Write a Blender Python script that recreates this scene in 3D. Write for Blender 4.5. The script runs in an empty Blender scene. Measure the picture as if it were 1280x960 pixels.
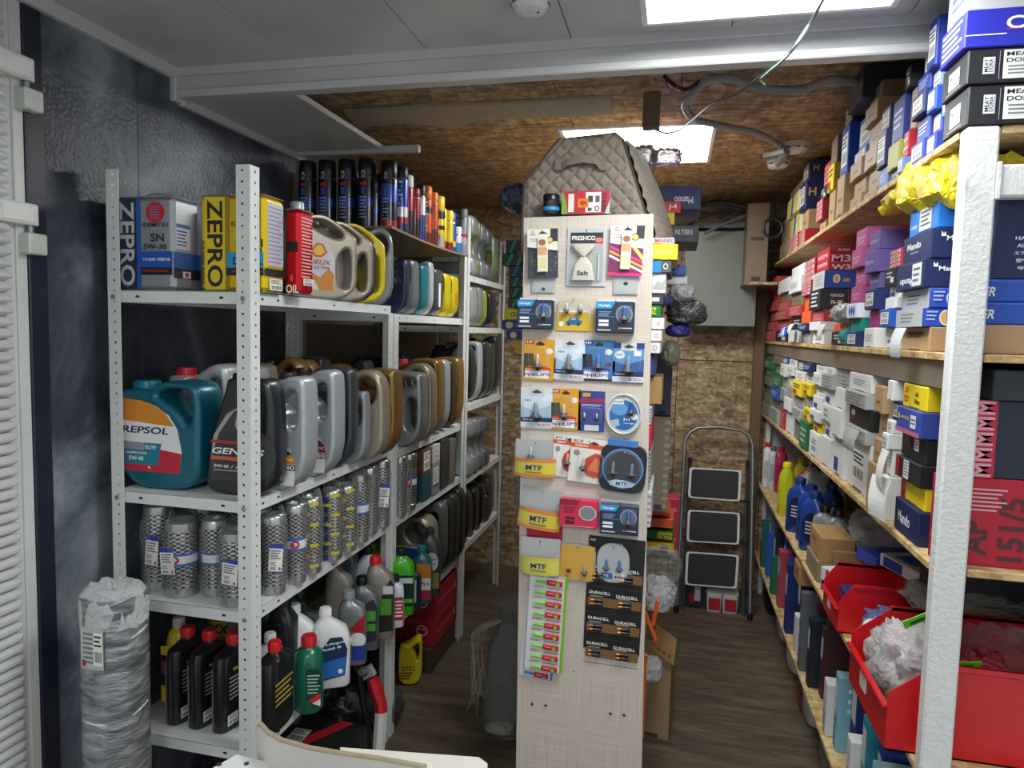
import bpy, math, random
from mathutils import Vector, Matrix, noise
random.seed(7)
S = bpy.context.scene
COL = S.collection
PI = math.pi
R = math.radians
# ---------------------------------------------------------------- camera
EYE = Vector((0, 0, 1.8)); FPX = 860.0
_y, _p, _r = R(13.22), R(4.44), R(1.42)
_right = Vector((math.cos(_y), math.sin(_y), 0))
FW = Vector((-math.sin(_y)*math.cos(_p), math.cos(_y)*math.cos(_p), -math.sin(_p)))
_up = _right.cross(FW)
RT = _right*math.cos(_r) + _up*math.sin(_r)
UP = -_right*math.sin(_r) + _up*math.cos(_r)
cam = bpy.data.objects.new('camera', bpy.data.cameras.new('camera')); COL.objects.link(cam)
cam.data.sensor_width = 36; cam.data.lens = 36*FPX/1280; cam.data.clip_start = .02; cam.data.clip_end = 60
m = Matrix((RT, UP, -FW)).transposed().to_4x4(); m.translation = EYE
cam.matrix_world = m
S.camera = cam
# ---------------------------------------------------------------- world, exposure
S.view_settings.view_transform = 'Standard'; S.view_settings.look = 'None'
S.view_settings.gamma = 1; S.view_settings.use_curve_mapping = False
S.view_settings.exposure = 0.55
LAMP = 17.0          # radiance of the ceiling panels
w = bpy.data.worlds.new('shop_surroundings'); S.world = w; w.use_nodes = True
w.node_tree.nodes['Background'].inputs[0].default_value = (.90, .95, .98, 1)
w.node_tree.nodes['Background'].inputs[1].default_value = .50

def P(px, py, X=None, Y=None, Z=None):
    """the point of a real plane (X, Y or Z constant) that a pixel of the photograph shows"""
    d = FW + RT*((px-640)/FPX) - UP*((py-480)/FPX)
    t = X/d.x if X is not None else Y/d.y if Y is not None else (Z-EYE.z)/d.z
    return EYE + d*t
# ---------------------------------------------------------------- materials
def lin(h):
    if not isinstance(h, str): return h
    c = [int(h[i:i+2], 16)/255 for i in (0, 2, 4)]
    return tuple(x/12.92 if x <= .04045 else ((x+.055)/1.055)**2.4 for x in c)
_M = {}
def M(h, rough=.5, metal=0., var=.12, scale=14., bump=0., bscale=60., coat=0., trans=0., name=None, emit=0.):
    key = (h, rough, metal, var, scale, bump, bscale, coat, trans, emit)
    if key in _M: return _M[key]
    mt = bpy.data.materials.new(name or 'paint_'+str(h)); mt.use_nodes = True
    nt = mt.node_tree; b = nt.nodes['Principled BSDF']; L = nt.links.new
    c = lin(h)
    tc = nt.nodes.new('ShaderNodeTexCoord')
    n = nt.nodes.new('ShaderNodeTexNoise'); n.inputs['Scale'].default_value = scale; n.inputs['Detail'].default_value = 3
    L(tc.outputs['Object'], n.inputs['Vector'])
    mx = nt.nodes.new('ShaderNodeMix'); mx.data_type = 'RGBA'
    mx.inputs[6].default_value = (*[x*(1-var) for x in c], 1); mx.inputs[7].default_value = (*[min(1, x*(1+var)) for x in c], 1)
    L(n.outputs[0], mx.inputs[0]); L(mx.outputs[2], b.inputs['Base Color'])
    b.inputs['Roughness'].default_value = rough; b.inputs['Metallic'].default_value = metal
    if coat: b.inputs['Coat Weight'].default_value = coat; b.inputs['Coat Roughness'].default_value = .15
    if trans: b.inputs['Transmission Weight'].default_value = trans
    if emit: b.inputs['Emission Color'].default_value = (*c, 1); b.inputs['Emission Strength'].default_value = emit
    if bump:
        n2 = nt.nodes.new('ShaderNodeTexNoise'); n2.inputs['Scale'].default_value = bscale; n2.inputs['Detail'].default_value = 4
        L(tc.outputs['Object'], n2.inputs['Vector'])
        bp = nt.nodes.new('ShaderNodeBump'); bp.inputs['Strength'].default_value = bump; bp.inputs['Distance'].default_value = .01
        L(n2.outputs[0], bp.inputs['Height']); L(bp.outputs[0], b.inputs['Normal'])
    _M[key] = mt
    return mt
def film(name, tint='dfe6ea', alpha=.16, rough=.12, bscale=30., bump=1., edge=.55):
    """thin crinkled clear plastic: mostly see-through with sharp white glints"""
    if name in _M: return _M[name]
    mt = bpy.data.materials.new(name); mt.use_nodes = True; nt = mt.node_tree; L = nt.links.new
    nt.nodes.remove(nt.nodes['Principled BSDF']); out = nt.nodes['Material Output']
    tc = nt.nodes.new('ShaderNodeTexCoord')
    n = nt.nodes.new('ShaderNodeTexNoise'); n.inputs['Scale'].default_value = bscale; n.inputs['Detail'].default_value = 4; n.inputs['Distortion'].default_value = 1.5
    L(tc.outputs['Object'], n.inputs['Vector'])
    bp = nt.nodes.new('ShaderNodeBump'); bp.inputs['Strength'].default_value = bump; bp.inputs['Distance'].default_value = .02
    L(n.outputs[0], bp.inputs['Height'])
    g = nt.nodes.new('ShaderNodeBsdfPrincipled'); g.inputs['Base Color'].default_value = (*lin(tint), 1); g.inputs['Roughness'].default_value = rough
    g.inputs['Specular IOR Level'].default_value = 1.0
    L(bp.outputs[0], g.inputs['Normal'])
    t = nt.nodes.new('ShaderNodeBsdfTransparent')
    fr = nt.nodes.new('ShaderNodeLayerWeight'); fr.inputs['Blend'].default_value = .35; L(bp.outputs[0], fr.inputs['Normal'])
    ma = nt.nodes.new('ShaderNodeMath'); ma.operation = 'MULTIPLY_ADD'; ma.inputs[1].default_value = edge; ma.inputs[2].default_value = alpha; ma.use_clamp = True
    L(fr.outputs['Facing'], ma.inputs[0])
    mx = nt.nodes.new('ShaderNodeMixShader'); L(ma.outputs[0], mx.inputs[0]); L(t.outputs[0], mx.inputs[1]); L(g.outputs[0], mx.inputs[2])
    L(mx.outputs[0], out.inputs['Surface'])
    _M[name] = mt
    return mt
def nodes_mat(name, build):
    if name in _M: return _M[name]
    mt = bpy.data.materials.new(name); mt.use_nodes = True
    nt = mt.node_tree; build(nt, nt.nodes['Principled BSDF'], nt.nodes.new, nt.links.new)
    _M[name] = mt
    return mt
def ramp(nt, stops):
    r = nt.nodes.new('ShaderNodeValToRGB'); e = r.color_ramp.elements
    while len(e) < len(stops): e.new(.5)
    for i, (p, h) in enumerate(stops): e[i].position = p; e[i].color = (*lin(h), 1)
    return r
def _osb(dark):
    def f(nt, b, N, L):
        tc = N('ShaderNodeTexCoord'); src = tc.outputs['Object']; last = None; hs = []
        for k, (rot, sc) in enumerate(((.35, (16, 50, 50)), (1.45, (52, 17, 44)), (2.3, (20, 48, 60)))):
            mp = N('ShaderNodeMapping'); mp.inputs['Rotation'].default_value = (rot, rot*.6, rot); mp.inputs['Scale'].default_value = sc
            v = N('ShaderNodeTexVoronoi'); v.inputs['Scale'].default_value = .9
            L(src, mp.inputs[0]); L(mp.outputs[0], v.inputs['Vector'])
            s = N('ShaderNodeSeparateColor'); L(v.outputs['Color'], s.inputs[0]); hs.append(s.outputs[0])
        a = N('ShaderNodeMath'); a.operation = 'ADD'; L(hs[0], a.inputs[0]); L(hs[1], a.inputs[1])
        a2 = N('ShaderNodeMath'); a2.operation = 'ADD'; L(a.outputs[0], a2.inputs[0]); L(hs[2], a2.inputs[1])
        d = N('ShaderNodeMath'); d.operation = 'DIVIDE'; d.inputs[1].default_value = 3; L(a2.outputs[0], d.inputs[0])
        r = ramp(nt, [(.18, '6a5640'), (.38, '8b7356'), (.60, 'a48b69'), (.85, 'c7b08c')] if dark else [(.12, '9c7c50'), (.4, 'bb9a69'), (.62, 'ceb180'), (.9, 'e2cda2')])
        L(d.outputs[0], r.inputs[0]); L(r.outputs[0], b.inputs['Base Color']); b.inputs['Roughness'].default_value = .55
        bp = N('ShaderNodeBump'); bp.inputs['Strength'].default_value = .35; bp.inputs['Distance'].default_value = .004
        L(d.outputs[0], bp.inputs['Height']); L(bp.outputs[0], b.inputs['Normal'])
    return f
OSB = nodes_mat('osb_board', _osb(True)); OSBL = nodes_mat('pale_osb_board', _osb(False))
def _marble(nt, b, N, L):
    tc = N('ShaderNodeTexCoord')
    n = N('ShaderNodeTexNoise'); n.inputs['Scale'].default_value = 2.2; n.inputs['Detail'].default_value = 9; n.inputs['Distortion'].default_value = .8; n.inputs['Roughness'].default_value = .65
    L(tc.outputs['Object'], n.inputs['Vector'])
    r = ramp(nt, [(.34, '232833'), (.48, '3f4551'), (.58, '646b76'), (.72, '8f959c')]); L(n.outputs[0], r.inputs[0])
    v = N('ShaderNodeTexNoise'); v.inputs['Scale'].default_value = 3.4; v.inputs['Detail'].default_value = 5; v.inputs['Distortion'].default_value = 2.
    L(tc.outputs['Object'], v.inputs['Vector'])
    r2 = ramp(nt, [(.46, '000000'), (.5, '8a8a8a'), (.54, '000000')]); L(v.outputs[0], r2.inputs[0])
    mx = N('ShaderNodeMix'); mx.data_type = 'RGBA'; mx.blend_type = 'ADD'; mx.inputs[0].default_value = .05
    L(r.outputs[0], mx.inputs[6]); L(r2.outputs[0], mx.inputs[7]); L(mx.outputs[2], b.inputs['Base Color'])
    b.inputs['Roughness'].default_value = .33
    n3 = N('ShaderNodeTexNoise'); n3.inputs['Scale'].default_value = 75; n3.inputs['Detail'].default_value = 6; L(tc.outputs['Object'], n3.inputs['Vector'])
    bp = N('ShaderNodeBump'); bp.inputs['Strength'].default_value = .30; bp.inputs['Distance'].default_value = .01
    L(n3.outputs[0], bp.inputs['Height']); L(bp.outputs[0], b.inputs['Normal'])
MARBLE = nodes_mat('dark_slate_wall_board', _marble)
def _floor(nt, b, N, L):
    tc = N('ShaderNodeTexCoord'); mp = N('ShaderNodeMapping'); mp.inputs['Scale'].default_value = (1.2, 7, 1); L(tc.outputs['Object'], mp.inputs[0])
    n = N('ShaderNodeTexNoise'); n.inputs['Scale'].default_value = 2.4; n.inputs['Detail'].default_value = 9; n.inputs['Roughness'].default_value = .7; L(mp.outputs[0], n.inputs['Vector'])
    r = ramp(nt, [(.25, '38302a'), (.48, '594d40'), (.62, '716350'), (.82, '8f7e66')]); L(n.outputs[0], r.inputs[0]); L(r.outputs[0], b.inputs['Base Color'])
    b.inputs['Roughness'].default_value = .5
    bp = N('ShaderNodeBump'); bp.inputs['Strength'].default_value = .2; bp.inputs['Distance'].default_value = .01; L(n.outputs[0], bp.inputs['Height']); L(bp.outputs[0], b.inputs['Normal'])
FLOOR = nodes_mat('worn_brown_floor', _floor)
def _linen(nt, b, N, L):
    tc = N('ShaderNodeTexCoord'); out = []
    for sc in ((3, 1, 240), (240, 1, 3)):
        mp = N('ShaderNodeMapping'); mp.inputs['Scale'].default_value = sc; L(tc.outputs['Object'], mp.inputs[0])
        n = N('ShaderNodeTexNoise'); n.inputs['Scale'].default_value = 1.6; n.inputs['Detail'].default_value = 3; L(mp.outputs[0], n.inputs['Vector']); out.append(n.outputs[0])
    a = N('ShaderNodeMath'); a.operation = 'ADD'; L(out[0], a.inputs[0]); L(out[1], a.inputs[1])
    d = N('ShaderNodeMath'); d.operation = 'MULTIPLY'; d.inputs[1].default_value = .5; L(a.outputs[0], d.inputs[0])
    r = ramp(nt, [(.3, 'b3a69b'), (.5, 'cdc2b7'), (.7, 'ddd4ca')]); L(d.outputs[0], r.inputs[0]); L(r.outputs[0], b.inputs['Base Color']); b.inputs['Roughness'].default_value = .55
LINEN = nodes_mat('pale_linen_laminate', _linen)
def _crin(nt, b, N, L):
    b.inputs['Base Color'].default_value = (*lin('c9ccd0'), 1); b.inputs['Metallic'].default_value = .55; b.inputs['Roughness'].default_value = .3
    tc = N('ShaderNodeTexCoord'); mp = N('ShaderNodeMapping'); mp.inputs['Scale'].default_value = (6, 6, 22); mp.inputs['Rotation'].default_value = (.5, .6, 0); L(tc.outputs['Object'], mp.inputs[0])
    n = N('ShaderNodeTexNoise'); n.inputs['Scale'].default_value = 2; n.inputs['Detail'].default_value = 4; n.inputs['Distortion'].default_value = .6; L(mp.outputs[0], n.inputs['Vector'])
    r = ramp(nt, [(.3, '5c6064'), (.6, 'a9adb1'), (.8, 'e8eaec')]); L(n.outputs[0], r.inputs[0]); L(r.outputs[0], b.inputs['Base Color'])
    bp = N('ShaderNodeBump'); bp.inputs['Strength'].default_value = .9; bp.inputs['Distance'].default_value = .01; L(n.outputs[0], bp.inputs['Height']); L(bp.outputs[0], b.inputs['Normal'])
STRETCH = nodes_mat('stretch_wrap_over_grey', _crin)
def _ceil(nt, b, N, L):
    tc = N('ShaderNodeTexCoord'); n = N('ShaderNodeTexNoise'); n.inputs['Scale'].default_value = 3; n.inputs['Detail'].default_value = 8; L(tc.outputs['Object'], n.inputs['Vector'])
    r = ramp(nt, [(.3, 'b4b4b6'), (.55, 'c2c2c3'), (.8, 'cfcecd')]); L(n.outputs[0], r.inputs[0]); L(r.outputs[0], b.inputs['Base Color']); b.inputs['Roughness'].default_value = .28
PVC = nodes_mat('glossy_grey_pvc_panel', _ceil)
WPAINT = M('d9dcda', .45, var=.05, scale=30, bump=.05, name='white_powder_coat')
ROUGHW = M('dcdedd', .5, var=.08, scale=40, bump=.3, bscale=110, name='thick_white_paint')
TRIM = M('c4c5c6', .35, var=.04, name='white_plastic_trim')
BLACK = M('17181b', .4); STEEL = M('c9ccd0', .25, .95, var=.05, name='bright_steel'); DSTEEL = M('8a8d90', .4, .8)
CLEAR = film('clear_bag', alpha=.0, edge=.34); BLIST = film('clear_blister', alpha=.02, edge=.4, bump=.15, rough=.05); WRAP = film('cloudy_bag', 'e6e8ea', .34, .2, 22.)
GREYBAG = film('grey_film', 'a9b0b4', .55, .3, 14.)
# ---------------------------------------------------------------- mesh collector
_T = {}
def text_geo(s, bold=True):
    k = (s, bold)
    if k in _T: return _T[k]
    c = bpy.data.curves.new('t', 'FONT'); c.body = s; c.size = 1; c.resolution_u = 3; c.fill_mode = 'FRONT'
    c.offset = .022 if bold else 0
    o = bpy.data.objects.new('t', c); me = bpy.data.meshes.new_from_object(o)
    vs = [(v.co.x, v.co.y) for v in me.vertices]; fs = [tuple(p.vertices) for p in me.polygons]
    bpy.data.objects.remove(o); bpy.data.curves.remove(c); bpy.data.meshes.remove(me)
    if vs:
        x0 = min(v[0] for v in vs); x1 = max(v[0] for v in vs); y0 = min(v[1] for v in vs); y1 = max(v[1] for v in vs)
        vs = [(x-(x0+x1)/2, y-(y0+y1)/2) for x, y in vs]; _T[k] = (vs, fs, x1-x0, y1-y0)
    else: _T[k] = ([], [], 1, 1)
    return _T[k]
class B:
    def __init__(s): s.v = []; s.f = []; s.mi = []; s.sm = []; s.ms = []
    def add(s, vs, fs, mat, smooth=False, T=None):
        if mat not in s.ms: s.ms.append(mat)
        k = s.ms.index(mat); n = len(s.v)
        s.v += [tuple(T @ Vector(v)) for v in vs] if T else [tuple(v) for v in vs]
        for f in fs: s.f.append(tuple(i+n for i in f)); s.mi.append(k); s.sm.append(smooth)
        return s
    def box(s, x0, x1, y0, y1, z0, z1, mat, c=0., T=None):
        if c <= 0:
            vs = [(x, y, z) for x in (x0, x1) for y in (y0, y1) for z in (z0, z1)]
            return s.add(vs, [(0, 1, 3, 2), (4, 6, 7, 5), (0, 4, 5, 1), (2, 3, 7, 6), (0, 2, 6, 4), (1, 5, 7, 3)], mat, False, T)
        c = min(c, (x1-x0)*.45, (y1-y0)*.45, (z1-z0)*.45)
        vs = []; idx = {}
        for i, x in enumerate((x0, x1)):
            for j, y in enumerate((y0, y1)):
                for k, z in enumerate((z0, z1)):
                    dx, dy, dz = (c, -c)[i], (c, -c)[j], (c, -c)[k]
                    for a, v in enumerate(((x, y+dy, z+dz), (x+dx, y, z+dz), (x+dx, y+dy, z))): idx[i, j, k, a] = len(vs); vs.append(v)
        F = []
        for i in (0, 1):
            F.append([idx[i, 0, 0, 0], idx[i, 0, 1, 0], idx[i, 1, 1, 0], idx[i, 1, 0, 0]][::1 if not i else -1])
            F.append([idx[0, i, 0, 1], idx[1, i, 0, 1], idx[1, i, 1, 1], idx[0, i, 1, 1]][::1 if not i else -1])
            F.append([idx[0, 0, i, 2], idx[0, 1, i, 2], idx[1, 1, i, 2], idx[1, 0, i, 2]][::1 if not i else -1])
        for a in (0, 1):
            for b_ in (0, 1):
                F.append([idx[a, b_, 0, 0], idx[a, b_, 1, 0], idx[a, b_, 1, 1], idx[a, b_, 0, 1]][::1 if a != b_ else -1])
                F.append([idx[a, 0, b_, 0], idx[a, 0, b_, 2], idx[a, 1, b_, 2], idx[a, 1, b_, 0]][::1 if a == b_ else -1])
                F.append([idx[0, a, b_, 1], idx[1, a, b_, 1], idx[1, a, b_, 2], idx[0, a, b_, 2]][::1 if a != b_ else -1])
                for k in (0, 1): F.append([idx[a, b_, k, 0], idx[a, b_, k, 1], idx[a, b_, k, 2]][::1 if (a+b_+k) % 2 == 0 else -1])
        return s.add(vs, F, mat, False, T)
    def ring(s, secs, mat, smooth=True, cap=True, T=None):
        """secs: lists of equal length rings of points"""
        n = len(secs[0]); vs = [p for r in secs for p in r]; fs = []
        for i in range(len(secs)-1):
            for j in range(n): a = i*n+j; b_ = i*n+(j+1) % n; fs.append((a, b_, b_+n, a+n))
        s.add(vs, fs, mat, smooth, T)
        if cap:
            s.add(secs[0], [tuple(range(n))[::-1]], mat, False, T); s.add(secs[-1], [tuple(range(n))], mat, False, T)
        return s
    def lathe(s, prof, mat, n=20, c=(0, 0, 0), T=None, cap=True):
        return s.ring([[(c[0]+r*math.cos(2*PI*j/n), c[1]+r*math.sin(2*PI*j/n), c[2]+z) for j in range(n)] for r, z in prof], mat, True, cap, T)
    def loft(s, secs, mat, n=24, T=None, cap=True):
        out = []
        for z, hx, hy, cx, cy, e in secs:
            rg = []
            for j in range(n):
                a = 2*PI*j/n; ca, sa = math.cos(a), math.sin(a)
                rg.append((cx+hx*math.copysign(abs(ca)**(2/e), ca), cy+hy*math.copysign(abs(sa)**(2/e), sa), z))
            out.append(rg)
        return s.ring(out, mat, True, cap, T)
    def tube(s, pts, r, mat, n=8, closed=False):
        pts = [Vector(p) for p in pts]; secs = []; up = Vector((0, 0, 1)); N = len(pts)
        for i, p in enumerate(pts):
            d = (pts[(i+1) % N] if (i < N-1 or closed) else p) - (pts[i-1] if (i > 0 or closed) else p)
            d.normalize()
            a = d.cross(up) if abs(d.z) < .98 else d.cross(Vector((1, 0, 0)))
            if i and secs:
                a = lasta - d*lasta.dot(d)
            a.normalize(); lasta = a; b_ = d.cross(a)
            rr = r[i] if isinstance(r, (list, tuple)) else r
            secs.append([tuple(p+a*rr*math.cos(2*PI*j/n)+b_*rr*math.sin(2*PI*j/n)) for j in range(n)])
        if closed: secs.append(secs[0])
        return s.ring(secs, mat, True, not closed)
    def build(s, name, parent=None, loc=(0, 0, 0), rz=0, T=None):
        o = obj(name, s.mesh(name), parent, loc, rz)
        if T: o.matrix_basis = T
        return o
    def mesh(s, name):
        me = bpy.data.meshes.new(name); me.from_pydata(s.v, [], s.f); me.validate(); 
        for mt in s.ms: me.materials.append(mt)
        if len(me.polygons) == len(s.f):
            me.polygons.foreach_set('material_index', s.mi); me.polygons.foreach_set('use_smooth', s.sm)
        if any(s.sm): me.set_sharp_from_angle(angle=R(getattr(s, 'ang', 40)))
        return me
def obj(name, me, parent=None, loc=(0, 0, 0), rz=0):
    o = bpy.data.objects.new(name, me); COL.objects.link(o); o.parent = parent; o.location = loc; o.rotation_euler = (0, 0, rz)
    return o
def tag(o, label, cat, group=None, kind=None):
    if label: o['label'] = label
    if cat: o['category'] = cat
    if group: o['group'] = group
    if kind: o['kind'] = kind
    return o
def thing(name, label, cat, loc=(0, 0, 0), rz=0, group=None):
    o = obj(name, None, None, loc, rz); o.empty_display_size = .05
    return tag(o, label, cat, group)
def struct(o): o['kind'] = 'structure'; return o
# ---------------------------------------------------------------- flat print
def art(b, items, W, H, fr, d0=.0004):
    """flat print on a W x H face; items use 0..1 coordinates; fr(u, v, off) maps metres to space"""
    d = d0
    for it in items:
        k = it[0]; d += .00012
        def q(x0, y0, x1, y1, mat):
            nx = max(1, int((x1-x0)*W/.012)) if fr.bend else 1
            vs = []
            for i in range(nx+1):
                u = (x0+(x1-x0)*i/nx)*W; vs += [fr(u, y0*H, d), fr(u, y1*H, d)]
            b.add(vs, [(2*i, 2*i+2, 2*i+3, 2*i+1) for i in range(nx)], mat)
        if k == 'R': q(it[1], it[2], it[3], it[4], M(it[5], .45, var=.04))
        elif k == 'E':
            n = 20; b.add([fr((it[1]+it[3]*math.cos(2*PI*j/n))*W, (it[2]+it[4]*math.sin(2*PI*j/n))*H, d) for j in range(n)], [tuple(range(n))], M(it[5], .45, var=.04))
        elif k == 'P': b.add([fr(x*W, y*H, d) for x, y in it[1]], [tuple(range(len(it[1])))], M(it[2], .45, var=.04))
        elif k == 'T':
            _, s, cx, cy, h, col = it[:6]; rot = it[6] if len(it) > 6 else 0; wmax = it[7] if len(it) > 7 else None; sh = it[8] if len(it) > 8 else 0
            vs, fs, tw, th = text_geo(s); sc = h*H/th; sx = sc
            lim = (wmax or 9)*(W if rot in (0, 180) else H)
            if rot in (90, -90) : sc = h*W/th; sx = sc
            if wmax: sx = lim/tw
            c, sn = math.cos(R(rot)), math.sin(R(rot))
            vv = [((x+y*sh)*sx, y*sc) for x, y in vs]
            b.add([fr(cx*W+x*c-y*sn, cy*H+x*sn+y*c, d) for x, y in vv], fs, M(col, .45, var=.04))
        elif k == 'K':   # sticker with print lines and a barcode
            x0, y0, x1, y1 = it[1:5]; q(x0, y0, x1, y1, M('e9e9e4', .5, var=.04)); d += .00012
            w_, h_ = x1-x0, y1-y0; ink = M('2a2a2e', .5)
            for i in range(3): q(x0+w_*.1, y1-h_*(.16+.13*i), x1-w_*(.12+.15*(i % 2)), y1-h_*(.10+.13*i), ink)
            for i in range(9): q(x0+w_*(.1+.09*i), y0+h_*.1, x0+w_*(.13+.09*i+.02*(i % 3)), y0+h_*.42, ink)
        elif k == 'L':   # lines of small print: x0 y0 x1 y1 n col
            x0, y0, x1, y1, n_, col = it[1:7]; mt = M(col, .5)
            for i in range(n_):
                yy = y1-(y1-y0)*(i+.5)/n_; hh = (y1-y0)/n_*.22; q(x0, yy-hh, x1-(x1-x0)*.22*((i*7) % 3)/2, yy+hh, mt)
    return b
def frame(kind, x=0, y=0, z=0, bend=0, cx=0, cy=0):
    """faces: f looks to -Y, s looks to +X, l looks to -X, t looks up, k looks to +Y; origin is the lower left seen from outside"""
    def fr(u, v, d):
        if bend:
            a = (u-cx)/bend; return (x+cx+(bend+d)*math.sin(a), y+bend-(bend+d)*math.cos(a), z+v)
        if kind == 'f': return (x+u, y-d, z+v)
        if kind == 's': return (x+d, y+u, z+v)
        if kind == 'l': return (x-d, y-u, z+v)
        if kind == 't': return (x+u, y+v, z+d)
        return (x-u, y+d, z+v)
    class F:
        bend = 0
        def __call__(s, *a): return fr(*a)
    F.bend = bend
    return F()
def cutout(outline, holes, w_, h_, t, r=.012, smooth=2):
    """solid slab w x h x t with rounded edges and through holes (curve fill), standing in XZ"""
    def chk(p, n):
        for _ in range(n):
            q = []
            for i in range(len(p)):
                a, b_ = p[i], p[(i+1) % len(p)]
                q += [(a[0]*.78+b_[0]*.22, a[1]*.78+b_[1]*.22), (a[0]*.22+b_[0]*.78, a[1]*.22+b_[1]*.78)]
            p = q
        return p
    c = bpy.data.curves.new('c', 'CURVE'); c.dimensions = '2D'; c.fill_mode = 'BOTH'; r = min(r, t*.45)
    c.extrude = t/2-r; c.bevel_depth = r; c.bevel_resolution = 2; c.offset = -r
    for p in [outline]+list(holes):
        p = chk([(x*w_, y*h_) for x, y in p], smooth)
        sp = c.splines.new('POLY'); sp.points.add(len(p)-1); sp.use_cyclic_u = True
        for q, (x, y) in zip(sp.points, p): q.co = (x, y, 0, 1)
    o = bpy.data.objects.new('c', c); me = bpy.data.meshes.new_from_object(o); bpy.data.objects.remove(o); bpy.data.curves.remove(c)
    me.transform(Matrix.Translation((0, t/2, 0)) @ Matrix.Rotation(PI/2, 4, 'X'))
    me.polygons.foreach_set('use_smooth', [True]*len(me.polygons)); me.set_sharp_from_angle(angle=R(35))
    me.materials.clear()
    return me
def blob(name, c, size, mat, seed=0, parent=None, amp=.22, n=(34, 20), e=2.6, fq=3.0):
    """crumpled bag: ridged noise on a rounded box"""
    b = B(); b.ang = 120; rings = []
    for i in range(1, n[1]):
        ph = PI*i/n[1]; rg = []
        for j in range(n[0]):
            th = 2*PI*j/n[0]
            d = Vector((math.sin(ph)*math.cos(th), math.sin(ph)*math.sin(th), -math.cos(ph)))
            p = Vector([math.copysign(abs(v)**(2/e), v) for v in d])
            k = 1+amp*(1-2*abs(noise.noise(d*fq+Vector((seed*7.3, seed*3.1, 0)))) - .55)+amp*.4*noise.noise(d*fq*3+Vector((seed, 5, 2)))
            rg.append((p.x*k*size[0]/2, p.y*k*size[1]/2, p.z*min(k, 1.0 if p.z < 0 else k)*size[2]/2))
        rings.append(rg)
    b.ring(rings, mat, True, True)
    return b.build(name, parent, c)
# ================================================================ SETTING
ZF = 2.65; YB = 2.06; ZO = 2.72; XL = -1.68; XR = 1.16; YK = 5.04
struct(B().box(-1.9, 1.4, -1.8, 5.2, -.05, 0, FLOOR).build('floor'))
c = struct(B().box(XL, XR, -1.8, YB, ZF+.006, ZF+.03, M('55565a', .6)).build('ceiling'))
xs = [-2.11, -1.665, -1.22, -.775, -.33, .115, .56, 1.005, 1.45]
for a, b_ in zip(xs[:-1], xs[1:]):
    a = max(a, XL); b_ = min(b_, XR)
    B().box(a+.0015, b_-.0015, -1.8, YB, ZF-.002, ZF+.006, PVC, .0012).build('panel', c)
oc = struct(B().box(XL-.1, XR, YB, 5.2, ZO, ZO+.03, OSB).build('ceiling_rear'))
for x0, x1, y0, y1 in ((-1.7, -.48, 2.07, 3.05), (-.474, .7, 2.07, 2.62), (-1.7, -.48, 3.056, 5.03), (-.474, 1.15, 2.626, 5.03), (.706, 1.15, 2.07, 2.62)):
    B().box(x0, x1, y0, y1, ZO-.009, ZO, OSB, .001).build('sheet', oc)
# step between the two ceilings, with its plastic trims
t = struct(B().box(XL, XR, YB, YB+.035, 2.565, ZF+.05, PVC).build('trim_1'))
B().box(XL, XR, YB-.012, YB, 2.622, 2.652, TRIM, .003).build('cove_strip', t)
B().box(XL, XR, YB-.014, YB+.04, 2.552, 2.578, TRIM, .004).build('edge_strip', t)
B().box(XL, XR, YB+.036, YB+.05, 2.572, ZO, OSB).build('backing_board', t)
lp = struct(B().box(XL, -1.25, YB+.04, 2.82, 2.562, 2.572, PVC).build('ceiling_left'))
b = B(); b.box(-1.262, -1.248, YB+.04, 2.80, 2.556, 2.576, TRIM, .002); b.build('edge_strip', lp)
b = B(); b.box(XL, -1.09, 2.80, 2.83, 2.545, 2.575, TRIM, .003); b.build('end_strip', lp)
# left wall: dark slate-look boards
wl = struct(B().box(XL-.06, XL-.012, 1.5, 2.84, 0, 2.68, M('20242c', .6)).build('wall_left'))
sy = [1.555, P(172, 150, X=XL).y, P(280, 190, X=XL).y, 2.835]
for a, b_ in zip(sy[:-1], sy[1:]): B().box(XL-.012, XL, a+.001, b_-.001, 0, 2.66, MARBLE, .0008).build('panel', wl)
B().box(XL-.02, XL+.004, 1.50, 1.556, 0, 2.68, M('1b2030', .35), .003).build('edge_profile', wl)
t = struct(B().box(XL-.004, XL+.022, -1.8, YB, 2.612, 2.652, TRIM, .004).build('trim_2'))
t = struct(B().box(XL-.004, XL+.02, YB-.02, YB+.02, 2.54, 2.65, TRIM, .004).build('trim_3'))
t = struct(B().box(XL-.004, XL+.022, YB+.02, 2.84, 2.535, 2.565, TRIM, .004).build('trim_4'))
BEIGE = M('9c9384', .55, var=.1, scale=5)
t = struct(B().box(XL-.03, XL+.012, 2.836, 2.90, 0, 2.6, BEIGE, .003).build('trim_5'))
t = struct(B().box(XL-.03, XL-.01, 2.90, YK, 0, 2.8, M('6d6455', .6, var=.15, scale=4)).build('wall_left_rear'))
wb = struct(B().box(-1.9, 1.4, YK, YK+.05, 0, 2.8, M('3f3020', .7)).build('wall_back'))
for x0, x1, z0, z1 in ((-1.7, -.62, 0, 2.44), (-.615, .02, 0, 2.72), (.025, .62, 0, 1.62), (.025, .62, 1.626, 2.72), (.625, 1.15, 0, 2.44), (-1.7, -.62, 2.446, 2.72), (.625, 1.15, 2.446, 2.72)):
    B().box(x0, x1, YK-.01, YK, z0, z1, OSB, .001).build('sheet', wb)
wr = struct(B().box(XR, XR+.05, 1.7, YK, 0, 2.8, M('4b4d52', .7)).build('wall_right'))
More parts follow.
